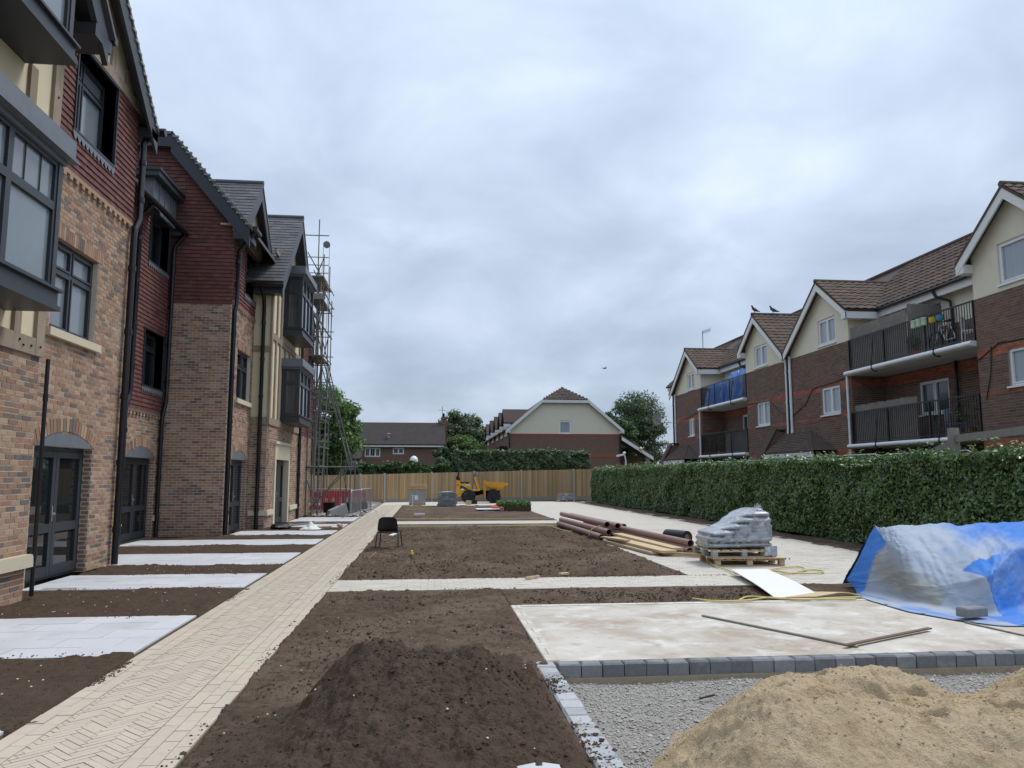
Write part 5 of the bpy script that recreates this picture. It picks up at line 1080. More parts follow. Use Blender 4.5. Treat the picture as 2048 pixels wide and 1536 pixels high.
H3 = thing('brick_house', 'small brown house with white barge boards seen through the scaffold', 'house', (-12, 75, 0)); ML = FF(72.0)
q = MB(ML); q.prism([(-12.5, -.2), (-8.2, -.2), (-8.2, 3.9), (-10.0, 6.3), (-12.5, 3.9)], 0, 8); q.build('wall', m_farbrick2, H3); barge(ML, [(-12.8, 3.6), (-10.0, 6.6), (-7.9, 3.7)], .2, -.3, -.22, m=m_whitew, parent=H3)
for (a, c) in (((-12.9, 3.6), (-10.0, 6.62)), ((-10.0, 6.62), (-7.85, 3.7))): q = MB(ML); q.hexa([(a[0], -.3, a[1]), (c[0], -.3, c[1]), (c[0], 8, c[1]), (a[0], 8, a[1]), (a[0], -.3, a[1] + .12), (c[0], -.3, c[1] + .12), (c[0], 8, c[1] + .12), (a[0], 8, a[1] + .12)]); q.build('roof', m_farroof, H3)
MB(FF(76.0)).box(-8.2, -6.6, 0, 5, -.2, 3.3).build('side_wing', m_farbrick2, H3); q = MB(FF(76.0)); q.hexa([(-8.4, -.3, 3.2), (-6.45, -.3, 3.2), (-6.45, 2.5, 4.5), (-8.4, 2.5, 4.5), (-8.4, -.3, 3.35), (-6.45, -.3, 3.35), (-6.45, 2.5, 4.65), (-8.4, 2.5, 4.65)]); q.build('wing_roof', m_farroof, H3)
window(H3, FF(75.97), -7.8, -6.8, 2.3, 3.1, m_white, m_glassc, -.02, .08, (-7.3,), ())
GZb = thing('garden_dome', 'white dome finial on a pale shed roof above the low hedge', 'shed', (-1.3, 63, 0)); q = MB(place(-1.15, 63, 2.75)); q.lathe([(.32, 0), (.34, .1), (.30, .3), (.18, .45), (.02, .52)], 14); q.build('dome', m_white, GZb, smooth=50); q = MB(FF(63)); q.prism([(-2.6, 2.0), (-1.3, 2.75), (-1.0, 2.75), (.3, 2.0), (.3, -.2), (-2.6, -.2)], .0, 2); q.build('shed_body', m_greyt, GZb); barge(FF(63), [(-2.7, 2.0), (-1.15, 2.82), (.4, 2.0)], .08, -.06, -.01, m=m_whitew, parent=GZb)
# gull in the sky
gl_ = thing('gull', 'gull gliding with spread wings in the grey sky', 'gull', (20, 86, 13.9)); q = MB(place(20, 86, 13.9, R(25))); q.tube([(-.25, 0, 0), (-.1, 0, .0), (.1, 0, .02), (.22, 0, .03), (.28, 0, .02)], [.01, .05, .06, .04, .008], 8); q.build('body', m_pigeon, gl_, smooth=180)
for s in (-1, 1): q = MB(place(20, 86, 13.9, R(25))); q.add([(.10, s * .04, .03), (-.06, s * .04, .03), (.12, s * .3, .16), (-.02, s * .3, .15), (-.02, s * .62, .08), (-.08, s * .6, .075), (.10, s * .04, .045), (-.06, s * .04, .04), (.12, s * .3, .175), (-.02, s * .3, .16)], [(0, 1, 3, 2), (2, 3, 5, 4), (6, 8, 9, 7), (8, 4, 5, 9), (0, 2, 8, 6), (2, 4, 8)]); q.build('wing', m_pigeon, gl_)
# ------------------------------------------------------------ close-board fence
FN = thing('boarded_fence', 'new timber close-board fence with concrete posts across the far end', 'fence', (2, 51, 0))
PXs = [(-13.2, 44.6), (-10.2, 46.0), (-6.9, 47.5), (-4.2, 49.0), (-2.75, 49.8), (.24, 51.2), (3.1, 52.5), (6.5, 54.0), (10.6, 56.0), (14.5, 57.6), (18.0, 59.4)]
for k, ((xa, ya), (xb, yb)) in enumerate(zip(PXs[:-1], PXs[1:])):
    L = math.hypot(xb - xa, yb - ya); an = math.atan2(yb - ya, xb - xa); M_ = place(xa, ya, 0, an)
    za, zb2 = [1.66 + .5 * np.clip((q + 7) / 19, 0, 1) for q in (xa, xb)]
    MB(M_).box(-.05, .05, -.06, .06, -.2, za + .06).build('post', m_conc, FN); MB(M_).box(.05, L - .05, -.03, .02, -.1, .19).build('gravel_board', m_greyt, FN)
    for r_ in (.5, 1.35): MB(M_).box(.05, L - .05, .03, .08, r_, r_ + .07).build('rail', m_fence, FN)
    nb = int((L - .1) / .125); wd = (L - .1) / nb
    for i in range(nb):
        u = .05 + i * wd; t = za + (zb2 - za) * (i + .5) / nb; j = random.uniform(-.003, .003)
        MB(M_).add([(u, -.012 + j, .19), (u + wd + .015, .006 + j, .19), (u + wd + .015, .022 + j, .19), (u, .012 + j, .19), (u, -.012 + j, t), (u + wd + .015, .006 + j, t), (u + wd + .015, .022 + j, t), (u, .012 + j, t)], BOXF).build('board', m_fence, FN)
MB(place(*PXs[-1], 0)).box(-.05, .05, -.06, .06, -.2, 2.1).build('post', m_conc, FN)
# steel fence panels and old timber frame behind the hedge
for i, y0 in enumerate((12.0, 15.55, 19.1, 22.65, 26.2, 29.75, 33.3, 36.85)):
    nm = ['nearest', 'second', 'third', 'fourth', 'fifth', 'sixth', 'seventh', 'farthest'][i]
    o = thing('steel_fence_panel', '%s round-topped steel fence panel showing over the hedge from the right' % nm, 'fence panel', (11.75, y0, 0), group='steel panels behind the hedge'); z = 2.18 + .02 * (i % 3)
    f = MB(); f.tube([(11.75, y0, .05), (11.75, y0, z - .2), (11.75, y0 + .06, z - .06), (11.75, y0 + .2, z), (11.75, y0 + 3.25, z), (11.75, y0 + 3.39, z - .06), (11.75, y0 + 3.45, z - .2), (11.75, y0 + 3.45, .05)], .021, 8); f.build('frame', m_steel, o, smooth=60)
    w_ = MB()
    for k in range(1, 24): w_.bar((11.75, y0 + 3.45 * k / 24, .1), (11.75, y0 + 3.45 * k / 24, z), .005, .005)
    for k in range(6): w_.bar((11.75, y0, .2 + .33 * k), (11.75, y0 + 3.45, .2 + .33 * k), .005, .005)
    w_.build('mesh_wires', m_steel, o, kind='stuff')
TF = thing('timber_goalpost', 'weathered timber post with rail and brace standing behind the hedge', 'timber frame', (11.5, 15.8, 0))
MB().box(11.4, 11.56, 15.72, 15.9, 0, 2.70).build('post', m_greyt, TF); q = MB(); q.bar((11.48, 15.72, 2.46), (11.48, 11.0, 2.62), .07, .16); q.build('rail', m_greyt, TF); q = MB(); q.bar((11.48, 15.9, 2.36), (11.48, 17.6, 1.95), .07, .13); q.build('brace', m_greyt, TF)

# ------------------------------------------------------------ building-site things
_fw = np.array([math.sin(YAW) * math.cos(PIT), math.cos(YAW) * math.cos(PIT), math.sin(PIT)]); _rt = np.array([math.cos(YAW), -math.sin(YAW), 0]); _up = np.cross(_rt, _fw)
def at(px, py, Y):                        # the point at depth Y seen at a photo pixel
    d = _fw + _rt * (px - 1024) / 1540 - _up * (py - 768) / 1540; t = Y / d[1]; return np.array((0, 0, 1.65)) + d * t
def gnd(px, py, z=0.):
    d = _fw + _rt * (px - 1024) / 1540 - _up * (py - 768) / 1540; t = (z - 1.65) / d[2]; return np.array((0, 0, 1.65)) + d * t
# scaffold tower
SC = thing('scaffold_tower', 'tall tube scaffold tower with raking shores at the far end of the new building', 'scaffold', (-4.4, 34, 0))
def tb(name, p, q, r=.026): MB().tube([p, q], r * .9, 8).build(name, m_scaf, SC, smooth=50)
X0, X1, X2 = -4.86, -4.40, -3.05
for x, y, z in ((X0, 33.2, 9.8), (X1, 33.2, 11.2), (X0, 35.2, 10.6), (X1, 35.2, 11.2), (-4.64, 33.2, 12.75), (-4.63, 35.2, 10.2), (X2, 33.2, 2.6), (X2, 35.2, 2.5), (-3.45, 33.2, 2.6), (-3.45, 35.2, 2.4)): tb('standard', (x, y, 0), (x, y, z))
for z in (2.0, 4.0, 5.3, 6.6, 7.9, 9.0, 10.0):
    for y in (33.2, 35.2): tb('ledger', (X0 - .12, y - .05, z), (X1 + .16, y - .05, z), .024)
    for x in (X0, X1): tb('transom', (x + .05, 33.0, z + .06), (x + .05, 35.4, z + .06), .024)
for z, y in ((2.02, 33.1), (2.06, 35.3), (4.35, 33.1), (4.9, 33.1)): tb('ledger', (-5.0, y, z), (X2 + .12 if z < 3 else -3.75, y, z), .026)
for z in (10.35, 10.7, 11.05): tb('guard_rail', (X0 - .3, 33.15, z), (X1 + .2, 33.15, z), .022)
for x, y, z in ((-5.02, 36.6, 9.6), (-4.45, 36.6, 9.9), (-4.75, 34.3, 10.9)): tb('standard', (x, y, 0 if y > 35 else 6.6), (x, y, z))
for z in (3.2, 4.6, 6.0, 7.2, 8.4, 9.5): tb('ledger', (-5.1, 36.5, z), (-4.3, 36.5, z), .024); tb('transom', (-4.42, 33.1, z - .3), (-4.42, 36.8, z - .3), .024)
for z in (9.55, 10.2): tb('guard_rail', (-4.38, 33.0, z), (-4.38, 36.8, z), .022)
tb('hoist_arm', (-5.4, 33.15, 12.02), (-4.20, 33.15, 12.02))
for a, b in (((X0, 33.3, 9.9), (X1, 33.3, 11.1)), ((X0, 35.1, 5.4), (X1, 35.1, 7.8)), ((X1, 33.3, 4.1), (X0, 33.3, 6.5)), ((X0, 33.3, 6.7), (X1, 33.3, 8.9)), ((X0 - .25, 33.3, 11.3), (X1 + .2, 33.3, 9.7)), ((X0 - .25, 35.1, 11.0), (X1 + .2, 35.1, 9.2)), ((-3.1, 33.3, 2.0), (-4.7, 33.3, .3)), ((-3.45, 35.1, 2.0), (-4.75, 35.1, .5)), ((-4.9, 33.3, 1.6), (-4.35, 33.3, .1)), ((-3.4, 33.3, 2.0), (-3.0, 33.3, .2))): tb('brace', a, b)
for dx, z0_, y in ((0, 8.5, 33.25), (.12, 8.6, 33.4), (-.1, 7.4, 35.15), (.02, 7.5, 35.3)): tb('raking_shore', (-4.80 + dx, y, z0_), (-3.10 + dx, y, 1.9))
for z in (6.62, 9.1, 10.05):
    for k in range(4): MB().box(X0 - .1 + .15 * k, X0 + .04 + .15 * k, 32.9, 35.6, z + .09, z + .128).build('scaffold_board', m_greyt, SC)
MB().box(X0 - .1, X1 + .14, 32.88, 32.92, 9.15, 9.4).build('toe_board', m_greyt, SC)
lad = MB(); 
for s in (0, .36): lad.bar((-4.75 + s, 34.2, 0), (-4.65 + s, 34.9, 6.6), .04, .03)
for k in range(24): t = (k + .5) / 24; lad.bar((-4.75 + .1 * t, 34.2 + .7 * t, 6.6 * t), (-4.39 + .1 * t, 34.2 + .7 * t, 6.6 * t), .025, .02)
lad.build('ladder', m_steel, SC)
q = MB(MX(((1, 0, 0), (0, 0, 1), (0, 1, 0)), (-4.30, 33.15, 11.62))); q.lathe([(.02, -.05), (.15, -.04), (.12, 0), (.15, .04), (.02, .05)], 14); q.build('pulley_wheel', m_scaf, SC, smooth=40)
q = MB(); q.tube([(-4.43, 33.15, 11.62), (-4.5, 33.15, 9), (-4.42, 33.2, 6.5), (-4.4, 33.2, 5.0)], .012, 5); q.tube([(-4.17, 33.15, 11.62), (-4.2, 33.2, 9), (-4.25, 33.2, 7.0)], .012, 5); q.build('rope', m_ply, SC, kind='stuff')
SC.location.x -= .2
# red plastic barriers
def plastic_barrier(x, y, rz, lab):
    o = thing('road_barrier', lab, 'barrier', (x, y, 0), rz, 'red plastic barriers'); M_ = place(x, y, 0, rz)
    b = MB(M_); b.box(0, 1.9, -.03, .03, .70, .98); b.box(0, 1.9, -.03, .03, .12, .34); n = 6
    for i in range(n + 1): u = 1.9 * i / n; a, c = (max(0, u - .06), min(1.9, u + .06)); b.prism([(a, .34), (c, .34), (c, .62), (min(1.9, c + .05), .70), (max(0, a - .05), .70), (a, .62)], -.028, .028)
    b.build('panel', m_redb, o)
    for u in (.3, 1.6): MB(M_).prism([(u - .06, .0), (u + .06, .0), (u + .06, .14), (u - .06, .14)], -.22, .22).build('foot', m_redb, o)
plastic_barrier(-5.35, 35.55, R(2), 'red plastic barrier nearest the corner of the new building'); plastic_barrier(-4.75, 36.5, R(-1), 'red plastic barrier standing behind the first by the scaffold')
# steel crowd barriers seen nearly end-on
def crowd(x, y, rz, lab, L=2.1):
    o = thing('crowd_barrier', lab, 'barrier', (x, y, 0), rz, 'steel crowd barriers'); M_ = place(x, y, 0, rz); f = MB(M_)
    f.tube([(0, 0, .18), (0, 0, .95), (.04, 0, 1.04), (.12, 0, 1.08), (L - .12, 0, 1.08), (L - .04, 0, 1.04), (L, 0, .95), (L, 0, .18), (L, 0, .16), (0, 0, .16)], .019, 8); f.build('frame', m_steel, o, smooth=60)
    for i in range(1, 18): b = MB(M_); b.tube([(L * i / 18, 0, .17), (L * i / 18, 0, 1.07)], .007, 6); b.build('upright', m_steel, o)
    for u in (.25, L - .25): b = MB(M_); b.tube([(u, -.38, .015), (u, -.1, .17), (u, .1, .17), (u, .38, .015)], .017, 8); b.build('foot', m_steel, o, smooth=60)
crowd(-2.98, 30.9, R(84), 'steel crowd barrier standing end-on nearer to the camera'); crowd(-2.88, 34.2, R(82), 'steel crowd barrier standing end-on farther along the path')
crowd(-5.3, 34.7, R(3), 'steel crowd barrier in front of the red plastic barriers', 2.0)
# debris by the scaffold
q = MB(place(-4.25, 34.4, 0)); q.lathe([(.22, 0), (.26, .5), (.28, .52), (.25, .515)], 14); o = q.build('black_bin', m_plast, smooth=40); tag(o, 'black plastic bin in front of the red barriers', 'bin')
q = MB(place(-3.75, 33.2, .0, R(20))); q.add([(-.4, -.3, 0), (.45, -.3, 0), (.45, .3, 0), (-.4, .3, 0), (-.35, -.25, .22), (.3, -.25, .5), (.3, .25, .5), (-.35, .25, .22)], BOXF); o = q.build('concrete_block', m_conc); tag(o, 'tilted pale concrete block beside the black bin', 'block')
for i, (x, y, r_, z, lab) in enumerate(((-3.25, 34.0, .27, .18, 'black tyre lying against the nearer crowd barrier'), (-2.95, 36.2, .24, .16, 'black tyre lying by the farther crowd barrier'))):
    q = MB(MX(((.3, .95, 0), (0, 0, 1), (.95, -.3, 0)), (x, y, r_ + .02))); q.lathe([(r_ * .55, -z), (r_ * .9, -z), (r_, -z * .6), (r_, z * .6), (r_ * .9, z), (r_ * .55, z), (r_ * .5, 0)], 20); o = q.build('tyre', m_rubber, smooth=50); tag(o, lab, 'tyre')
def plank(p, q, wd, th, lab, m=None, group=None, cat='plank', name='plank'):
    b = MB(); b.bar(p, q, wd, th); o = b.build(name, m or m_pine); return tag(o, lab, cat, group)
plank((-4.6, 24.6, .10), (-3.35, 26.0, .16), .15, .04, 'grey plank leaning across the patio edge near the path', m_greyt); plank((-3.9, 24.9, .05), (-3.0, 25.1, .06), .18, .05, 'short brown plank lying by the white rag', m_pine); plank((-4.3, 25.0, .05), (-3.3, 24.75, .05), .12, .05, 'dark offcut plank under the grey plank', m_greyt); plank((-2.95, 26.6, .05), (-2.75, 25.6, .06), .1, .05, 'pale offcut at the path edge beside the rag', m_pine)
X, Y = np.meshgrid(np.linspace(-1, 1, 22), np.linspace(-1, 1, 22), indexing='ij'); rr_ = np.hypot(X, Y); Z = np.clip(1 - rr_, 0, 1) * .22 * (1 + 1.2 * fbm(X, Y, 2.5, 3)) + .03 * np.abs(fbm(X, Y, 5, 2)) + .035
o = MB().grid(np.stack([-3.55 + .3 * X * (1 + .3 * fbm(Y, X, 2, 2)), 24.4 + .24 * Y, Z], -1)).build('white_rag', m_sheet, smooth=180); tag(o, 'crumpled white sack lying on the patio beside the path', 'sack')
q = MB(place(-4.55, 25.0, .03)); q.lathe([(.30, 0), (.32, .04), (.26, .13), (.1, .16), (.02, .165)], 18); o = q.build('black_dish', m_plast, smooth=40); tag(o, 'upturned black basin on the earth beside the patio', 'basin')
rb_ = MB()
for _ in range(260): x, y = rng.uniform(-4.9, -2.8), rng.uniform(32.2, 44); rock(rb_, (x, y, .04), rng.uniform(.03, .11), .7)
o = rb_.build('rubble', m_chip, kind='stuff'); tag(o, 'scattered grey rubble around the scaffold feet', 'rubble')
# chair
def chair(x, y, rz):
    o = thing('plastic_chair', 'black moulded plastic chair standing on the soil beside the path', 'chair', (x, y, 0), rz); M_ = place(x, y, 0, rz)
    n = 12; P = []; prof = [(.20, .40), (.12, .375), (0, .37), (-.12, .385), (-.185, .41), (-.205, .47), (-.215, .56), (-.225, .66), (-.235, .715)]
    for k, (yy, zz) in enumerate(prof):
        hw = [.20, .225, .235, .235, .235, .235, .225, .205, .17][k]; dp = [.0, .01, .015, .015, .02, .025, .025, .02, .01][k]
        P.append([(hw * u, yy + (dp * u * u if k > 4 else 0), zz + (dp * u * u if k <= 4 else 0) - (.03 * abs(u) ** 6 if k == 8 else 0)) for u in np.linspace(-1, 1, n)])
    s = MB(M_); P = np.array(P); s.grid(P); s.grid((P + np.array((0, -.012, -.01)))[::-1]); s.build('seat_shell', m_plast, o, smooth=60)
    for sx in (-1, 1):
        l = MB(M_); l.tube([(sx * .265, .25, -.02), (sx * .235, .19, .36), (sx * .22, .17, .375)], .013, 8); l.build('leg', m_black, o, smooth=60)
        l = MB(M_); l.tube([(sx * .265, -.26, -.02), (sx * .24, -.19, .36), (sx * .22, -.16, .375)], .013, 8); l.build('leg', m_black, o, smooth=60)
        l = MB(M_); l.tube([(sx * .235, .19, .36), (sx * .24, -.19, .36)], .011, 8); l.build('side_rail', m_black, o)
    for yy in (-.18, .18): l = MB(M_); l.tube([(-.235, yy, .355), (.235, yy, .355)], .011, 8); l.build('cross_rail', m_black, o)
chair(-.88, 18.35, R(-8))
q = MB(place(-.32, 16.6, .02)); q.lathe([(.035, 0), (.038, .02), (.022, .05), (.026, .07), (.015, .08)], 10); o = q.build('yellow_marker', mat('bright_yellow', (.75, .55, .03), .4, .4), smooth=40); tag(o, 'small yellow plastic marker on the soil in front of the chair', 'marker')
q = MB(); q.tube([(-1.15, 16.1, .01), (-1.05, 16.5, .08), (-.7, 16.35, .06), (-.55, 16.2, .02)], .008, 6); o = q.build('bent_wire', m_greyt, smooth=60); tag(o, 'bent thin stick lying on the soil below the chair', 'stick')
q = MB(); q.bar((-1.0, 21.6, .03), (-.86, 22.1, .06), .10, .03); o = q.build('white_trowel_scrap', m_sheet); tag(o, 'small white scrap on the soil seen under the chair', 'scrap')
q = MB(place(*gnd(839, 1031)[:2], .02, R(5))); q.box(-.22, .22, -.06, .06, 0, .07); q.box(-.2, .2, -.055, .055, -.02, 0); o = q.build('white_block', m_white); tag(o, 'white block lying on the far soil bed beyond the chair', 'block')
# packs and stacks at the far end
PA = thing('paver_pack', 'wrapped grey paver pack with timber pallets on top by the fence', 'pack', (-.6, 45.3, 0)); M_ = place(-.6, 45.3, 0, R(4))
MB(M_).box(-.45, .45, -.4, .4, .10, .80).build('wrapped_blocks', mat('wrapped_grey_blocks', (.27, .28, .29), .35, .5, brick=(.2, .1, .008, (.18, .18, .19), (.32, .33, .34), 'wall'), nz=(4, .25)), PA); MB(M_).box(-.18, .02, -.405, -.4005, .3, .55).build('paper_label', m_sheet, PA)
for y in (-.36, 0, .36): MB(M_).box(-.46, .46, y - .04, y + .04, 0, .099).build('pallet_bearer', m_pine, PA)
for k in range(3):
    Mk = place(-.6 + random.uniform(-.04, .04), 45.3, .805 + k * .125, R(random.uniform(-5, 9)))
    o = thing('timber_pallet', ['lowest', 'middle', 'topmost'][k] + ' of the small timber pallets stacked on the wrapped paver pack', 'pallet', (-.6, 45.3, .805 + k * .125), group='pallets on the paver pack')
    for y in (-.36, 0, .36): MB(Mk).box(-.48, .48, y - .04, y + .04, 0, .08).build('bearer', m_pine, o)
    for i in range(6): MB(Mk).box(-.5 + .18 * i, -.38 + .18 * i, -.42, .42, .081, .102).build('slat', m_pine, o)
PB = thing('block_stack', 'stack of rough grey stone blocks with a scrap of blue plastic on top', 'stack', (1.05, 43.2, 0))
m_gb = mat('rough_grey_block', (.22, .23, .235), .9, .2, rnd=[(.22, .23, .235), (.18, .187, .19), (.27, .275, .28), (.2, .21, .22)], nz=(20, .3))
for r_ in range(7):
    for i in range(5):
        for j in range(2): x = .52 + .212 * i + (.05 if r_ % 2 else 0); MB().box(x, x + .2, 42.9 + .42 * j, 43.3 + .42 * j, .02 + .105 * r_, .02 + .105 * r_ + .1 + random.uniform(-.006, .003)).build('block', m_gb, PB)
X, Y = np.meshgrid(np.linspace(-1, 1, 16), np.linspace(-1, 1, 16), indexing='ij'); Z = .775 + .09 * np.abs(fbm(X, Y, 1.7, 3)) * (1 - .8 * np.hypot(X, Y) / 1.42)
o = MB().grid(np.stack([1.05 + .3 * X, 43.25 + .25 * Y, Z], -1)).build('plastic_scrap', mat('pale_blue_plastic', (.35, .45, .55), .3, .5), smooth=180); tag(o, 'crumpled pale blue plastic on the grey block stack', 'plastic')
PC = thing('block_pallet', 'low pallet of grey blocks standing alone near the hedge end', 'pallet', (8.9, 50, 0)); 
for x in (8.42, 8.9, 9.38): MB().box(x - .05, x + .05, 49.5, 50.3, 0, .09).build('bearer', m_pine, PC)
for r_ in range(4):
    for i in range(5): MB().box(8.42 + .196 * i, 8.608 + .196 * i, 49.5, 50.3, .092 + .1 * r_, .188 + .1 * r_).build('block', m_gb, PC)
# tray of plants
TP = thing('plant_tray', 'dark peat block with green plants on top on the far soil bed', 'plants', (4.2, 36.6, 0)); q = MB(); n = 30; X, Y = np.meshgrid(np.linspace(3.62, 4.86, n), np.linspace(36.3, 37.3, 20), indexing='ij')
MB().add([(3.62, 36.3, .02), (4.86, 36.4, .02), (4.86, 37.3, .02), (3.62, 37.2, .02), (3.68, 36.33, .22), (4.84, 36.42, .30), (4.84, 37.25, .30), (3.66, 37.15, .22)], BOXF).build('peat_block', m_soild, TP)
k = 2600; P = np.stack([rng.uniform(3.3, 4.85, k), rng.uniform(36.35, 37.6, k), .22 + rng.random(k) ** 1.5 * .26], 1); leaves(P, rng.normal(size=(k, 3)) + np.array((0, 0, .8)), .05, 'foliage', m_leafb, TP)
o = MB().box(2.35, 3.5, 37.3, 38.6, .05, .06).build('white_sheet', mat('pale_blue_white_sheet', (.55, .6, .66), .6, .3)); tag(o, 'flat pale sheet lying left of the peat block', 'sheet')
q = MB(place(3.45, 38.5, .06)); q.lathe([(.30, 0), (.34, .05), (.24, .15), (.1, .2), (.02, .21)], 12); o = q.build('orange_tub', mat('orange_red_plastic', (.6, .10, .04), .5, .3), smooth=40); tag(o, 'orange red tub beside the peat block', 'tub')
for i, (px, py, c, lab) in enumerate(((937, 1009, m_pine, 'small wooden block in front of the dumper'), (948, 1008, m_plast, 'small black box in front of the dumper'))): x, y, _ = gnd(px, py); q = MB(place(x, y, 0, .3 * i)); q.box(-.16, .16, -.12, .12, 0, .2); q.box(-.13, .13, -.1, .1, .2, .24); o = q.build(['wood_block', 'black_box'][i], c); tag(o, lab, 'block')
q = MB(place(*gnd(825, 1010)[:2], 0)); q.tube([(0, 0, -.1), (0, 0, .5)], .04, 8); q.tube([(0, 0, .5), (0, 0, .56)], .055, 8); o = q.build('marker_peg', m_white); tag(o, 'short white capped marker peg at the far path corner', 'peg')
# dumper
DU = thing('site_dumper', 'yellow site dumper with tipping skip parked in front of the fence', 'dumper', (3.25, 48.3, 0)); DX, DY = 1.74, 48.3
MDu = MX(((1, 0, 0), (0, 1, 0), (0, 0, 1)), (DX, DY, 0)); U = lambda zx: (zx / 12.8 - 12.5) * .0312; ZZ = lambda zy: (1003.5 - (zy / 12.8 + 900)) * .0312
def dp(name, poly, y0, y1, m=m_yel, par=DU): return MB(MDu).prism([(U(a), ZZ(b)) for a, b in poly], y0, y1).build(name, m, par)
eng = dp('engine_cover', [(160, 1170), (270, 1170), (300, 1090), (360, 1040), (430, 1020), (545, 1010), (550, 960), (505, 850), (380, 845), (270, 840), (250, 760), (170, 765)], -.5, .5)
dp('vent_panel', [(250, 885), (300, 890), (440, 960), (440, 990), (250, 990)], -.506, -.501, mat('dark_grey_panel', (.04, .045, .05), .6, .3), eng)
dp('white_decal', [(270, 968), (350, 968), (350, 996), (270, 996)], -.5115, -.5075, m_white, eng); dp('white_decal', [(385, 862), (500, 862), (505, 892), (385, 892)], -.506, -.501, m_white, eng); dp('red_lamp', [(160, 860), (225, 860), (225, 885), (160, 885)], -.506, -.501, mat('red_lens', (.3, .02, .02), .3, .4), eng)
dp('platform', [(520, 1000), (760, 990), (760, 1020), (520, 1025)], -.5, .5); dp('rear_chassis', [(330, 1050), (760, 1030), (760, 1130), (640, 1150), (330, 1150)], -.22, .22, m_dark)
sx_ = MB(MDu); P = []
for (a, b, hw) in ((390, 800, .20), (330, 815, .23), (270, 800, .24), (250, 740, .24), (225, 660, .23), (205, 640, .2)): P.append([(U(a) , hw * u, ZZ(b) + .03 * u * u) for u in np.linspace(-1, 1, 8)])
P = np.array(P); sx_.grid(P); sx_.grid(P - np.array((.05, 0, .07))); sx_.grid(np.stack([P[:, 0], P[:, 0] - np.array((.05, 0, .07))], 1)); sx_.grid(np.stack([P[:, -1], P[:, -1] - np.array((.05, 0, .07))], 1)); sx_.build('seat', m_plast, DU, smooth=60)
dp('seat_base', [(270, 845), (390, 845), (390, 800), (480, 795), (480, 845)], -.24, .24, m_plast)
q = MB(MDu); q.tube([(U(215), -.4, ZZ(760)), (U(215), -.4, ZZ(240)), (U(215), -.36, ZZ(225)), (U(215), .36, ZZ(225)), (U(215), .4, ZZ(240)), (U(215), .4, ZZ(760))], .035, 8); q.build('roll_bar', m_black, DU, smooth=60)
q = MB(MX(((0, 1, 0), (0, 0, 1), (1, 0, 0)), (DX + U(180), DY, ZZ(700)))); q.lathe([(.02, -.06), (.1, -.05), (.14, .0), (.1, .05), (.02, .06)], 12); q.build('beacon', m_black, DU, smooth=50)
dp('steering_column', [(600, 720), (655, 695), (690, 740), (770, 1000), (700, 1000)], -.16, .16); dp('column_rear', [(600, 722), (606, 718), (702, 998), (690, 1000), (620, 800)], -.165, .165, m_black)
Mw = MX(((.35, 0, .94), (0, 1, 0), (.94, 0, -.35)), (DX + U(630), DY, ZZ(620))); q = MB(Mw); q.tube([(.19 * math.cos(t), .19 * math.sin(t), 0) for t in np.linspace(0, 2 * PI, 21)], .018, 6, cap=False); q.tube([(-.19, 0, 0), (.19, 0, 0)], .014, 6); q.tube([(0, 0, 0), (.0, 0, .22)], .025, 6); q.build('steering_wheel', m_plast, DU, smooth=60)
dp('articulation_joint', [(755, 1000), (840, 1000), (850, 1110), (770, 1120)], -.15, .15, m_dark); dp('front_frame', [(855, 870), (905, 880), (905, 1180), (860, 1180)], -.38, .38); dp('front_chassis', [(880, 1020), (1280, 1020), (1260, 1100), (900, 1150)], -.22, .22, m_dark)
sk = MB(MDu); yb, yt = .42, .66               # skip: open hopper with sloping ends
o4 = [(U(870), ZZ(800)), (U(1465), ZZ(838)), (U(1260), ZZ(1000)), (U(1080), ZZ(1000)), (U(870), ZZ(855))]
for s in (-1, 1):
    sk.add([(o4[0][0], s * yt, o4[0][1]), (o4[1][0], s * yt, o4[1][1]), (o4[2][0], s * yb, o4[2][1]), (o4[3][0], s * yb, o4[3][1]), (o4[4][0], s * yt, o4[4][1])], [(0, 1, 2, 3, 4)])
sk.add([(o4[i][0], s * (yb if i in (2, 3) else yt), o4[i][1]) for i in (1, 2, 3, 4, 0) for s in (-1, 1)], [(0, 1, 3, 2), (2, 3, 5, 4), (4, 5, 7, 6), (6, 7, 9, 8)])
sko = sk.build('skip', m_yel, DU)
rim = MB(MDu); 
for s in (-1, 1): rim.bar((U(865), s * (yt + .01), ZZ(802)), (U(1440), s * (yt + .01), ZZ(832)), .05, .06)
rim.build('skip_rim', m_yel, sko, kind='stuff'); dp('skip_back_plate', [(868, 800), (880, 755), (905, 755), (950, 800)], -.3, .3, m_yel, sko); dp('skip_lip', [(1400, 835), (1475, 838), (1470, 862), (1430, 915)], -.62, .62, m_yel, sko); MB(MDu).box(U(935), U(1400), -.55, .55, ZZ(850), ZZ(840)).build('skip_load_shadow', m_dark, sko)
dp('tipping_ram', [(1270, 1000), (1300, 1000), (1290, 1070), (1265, 1080)], -.1, .1)
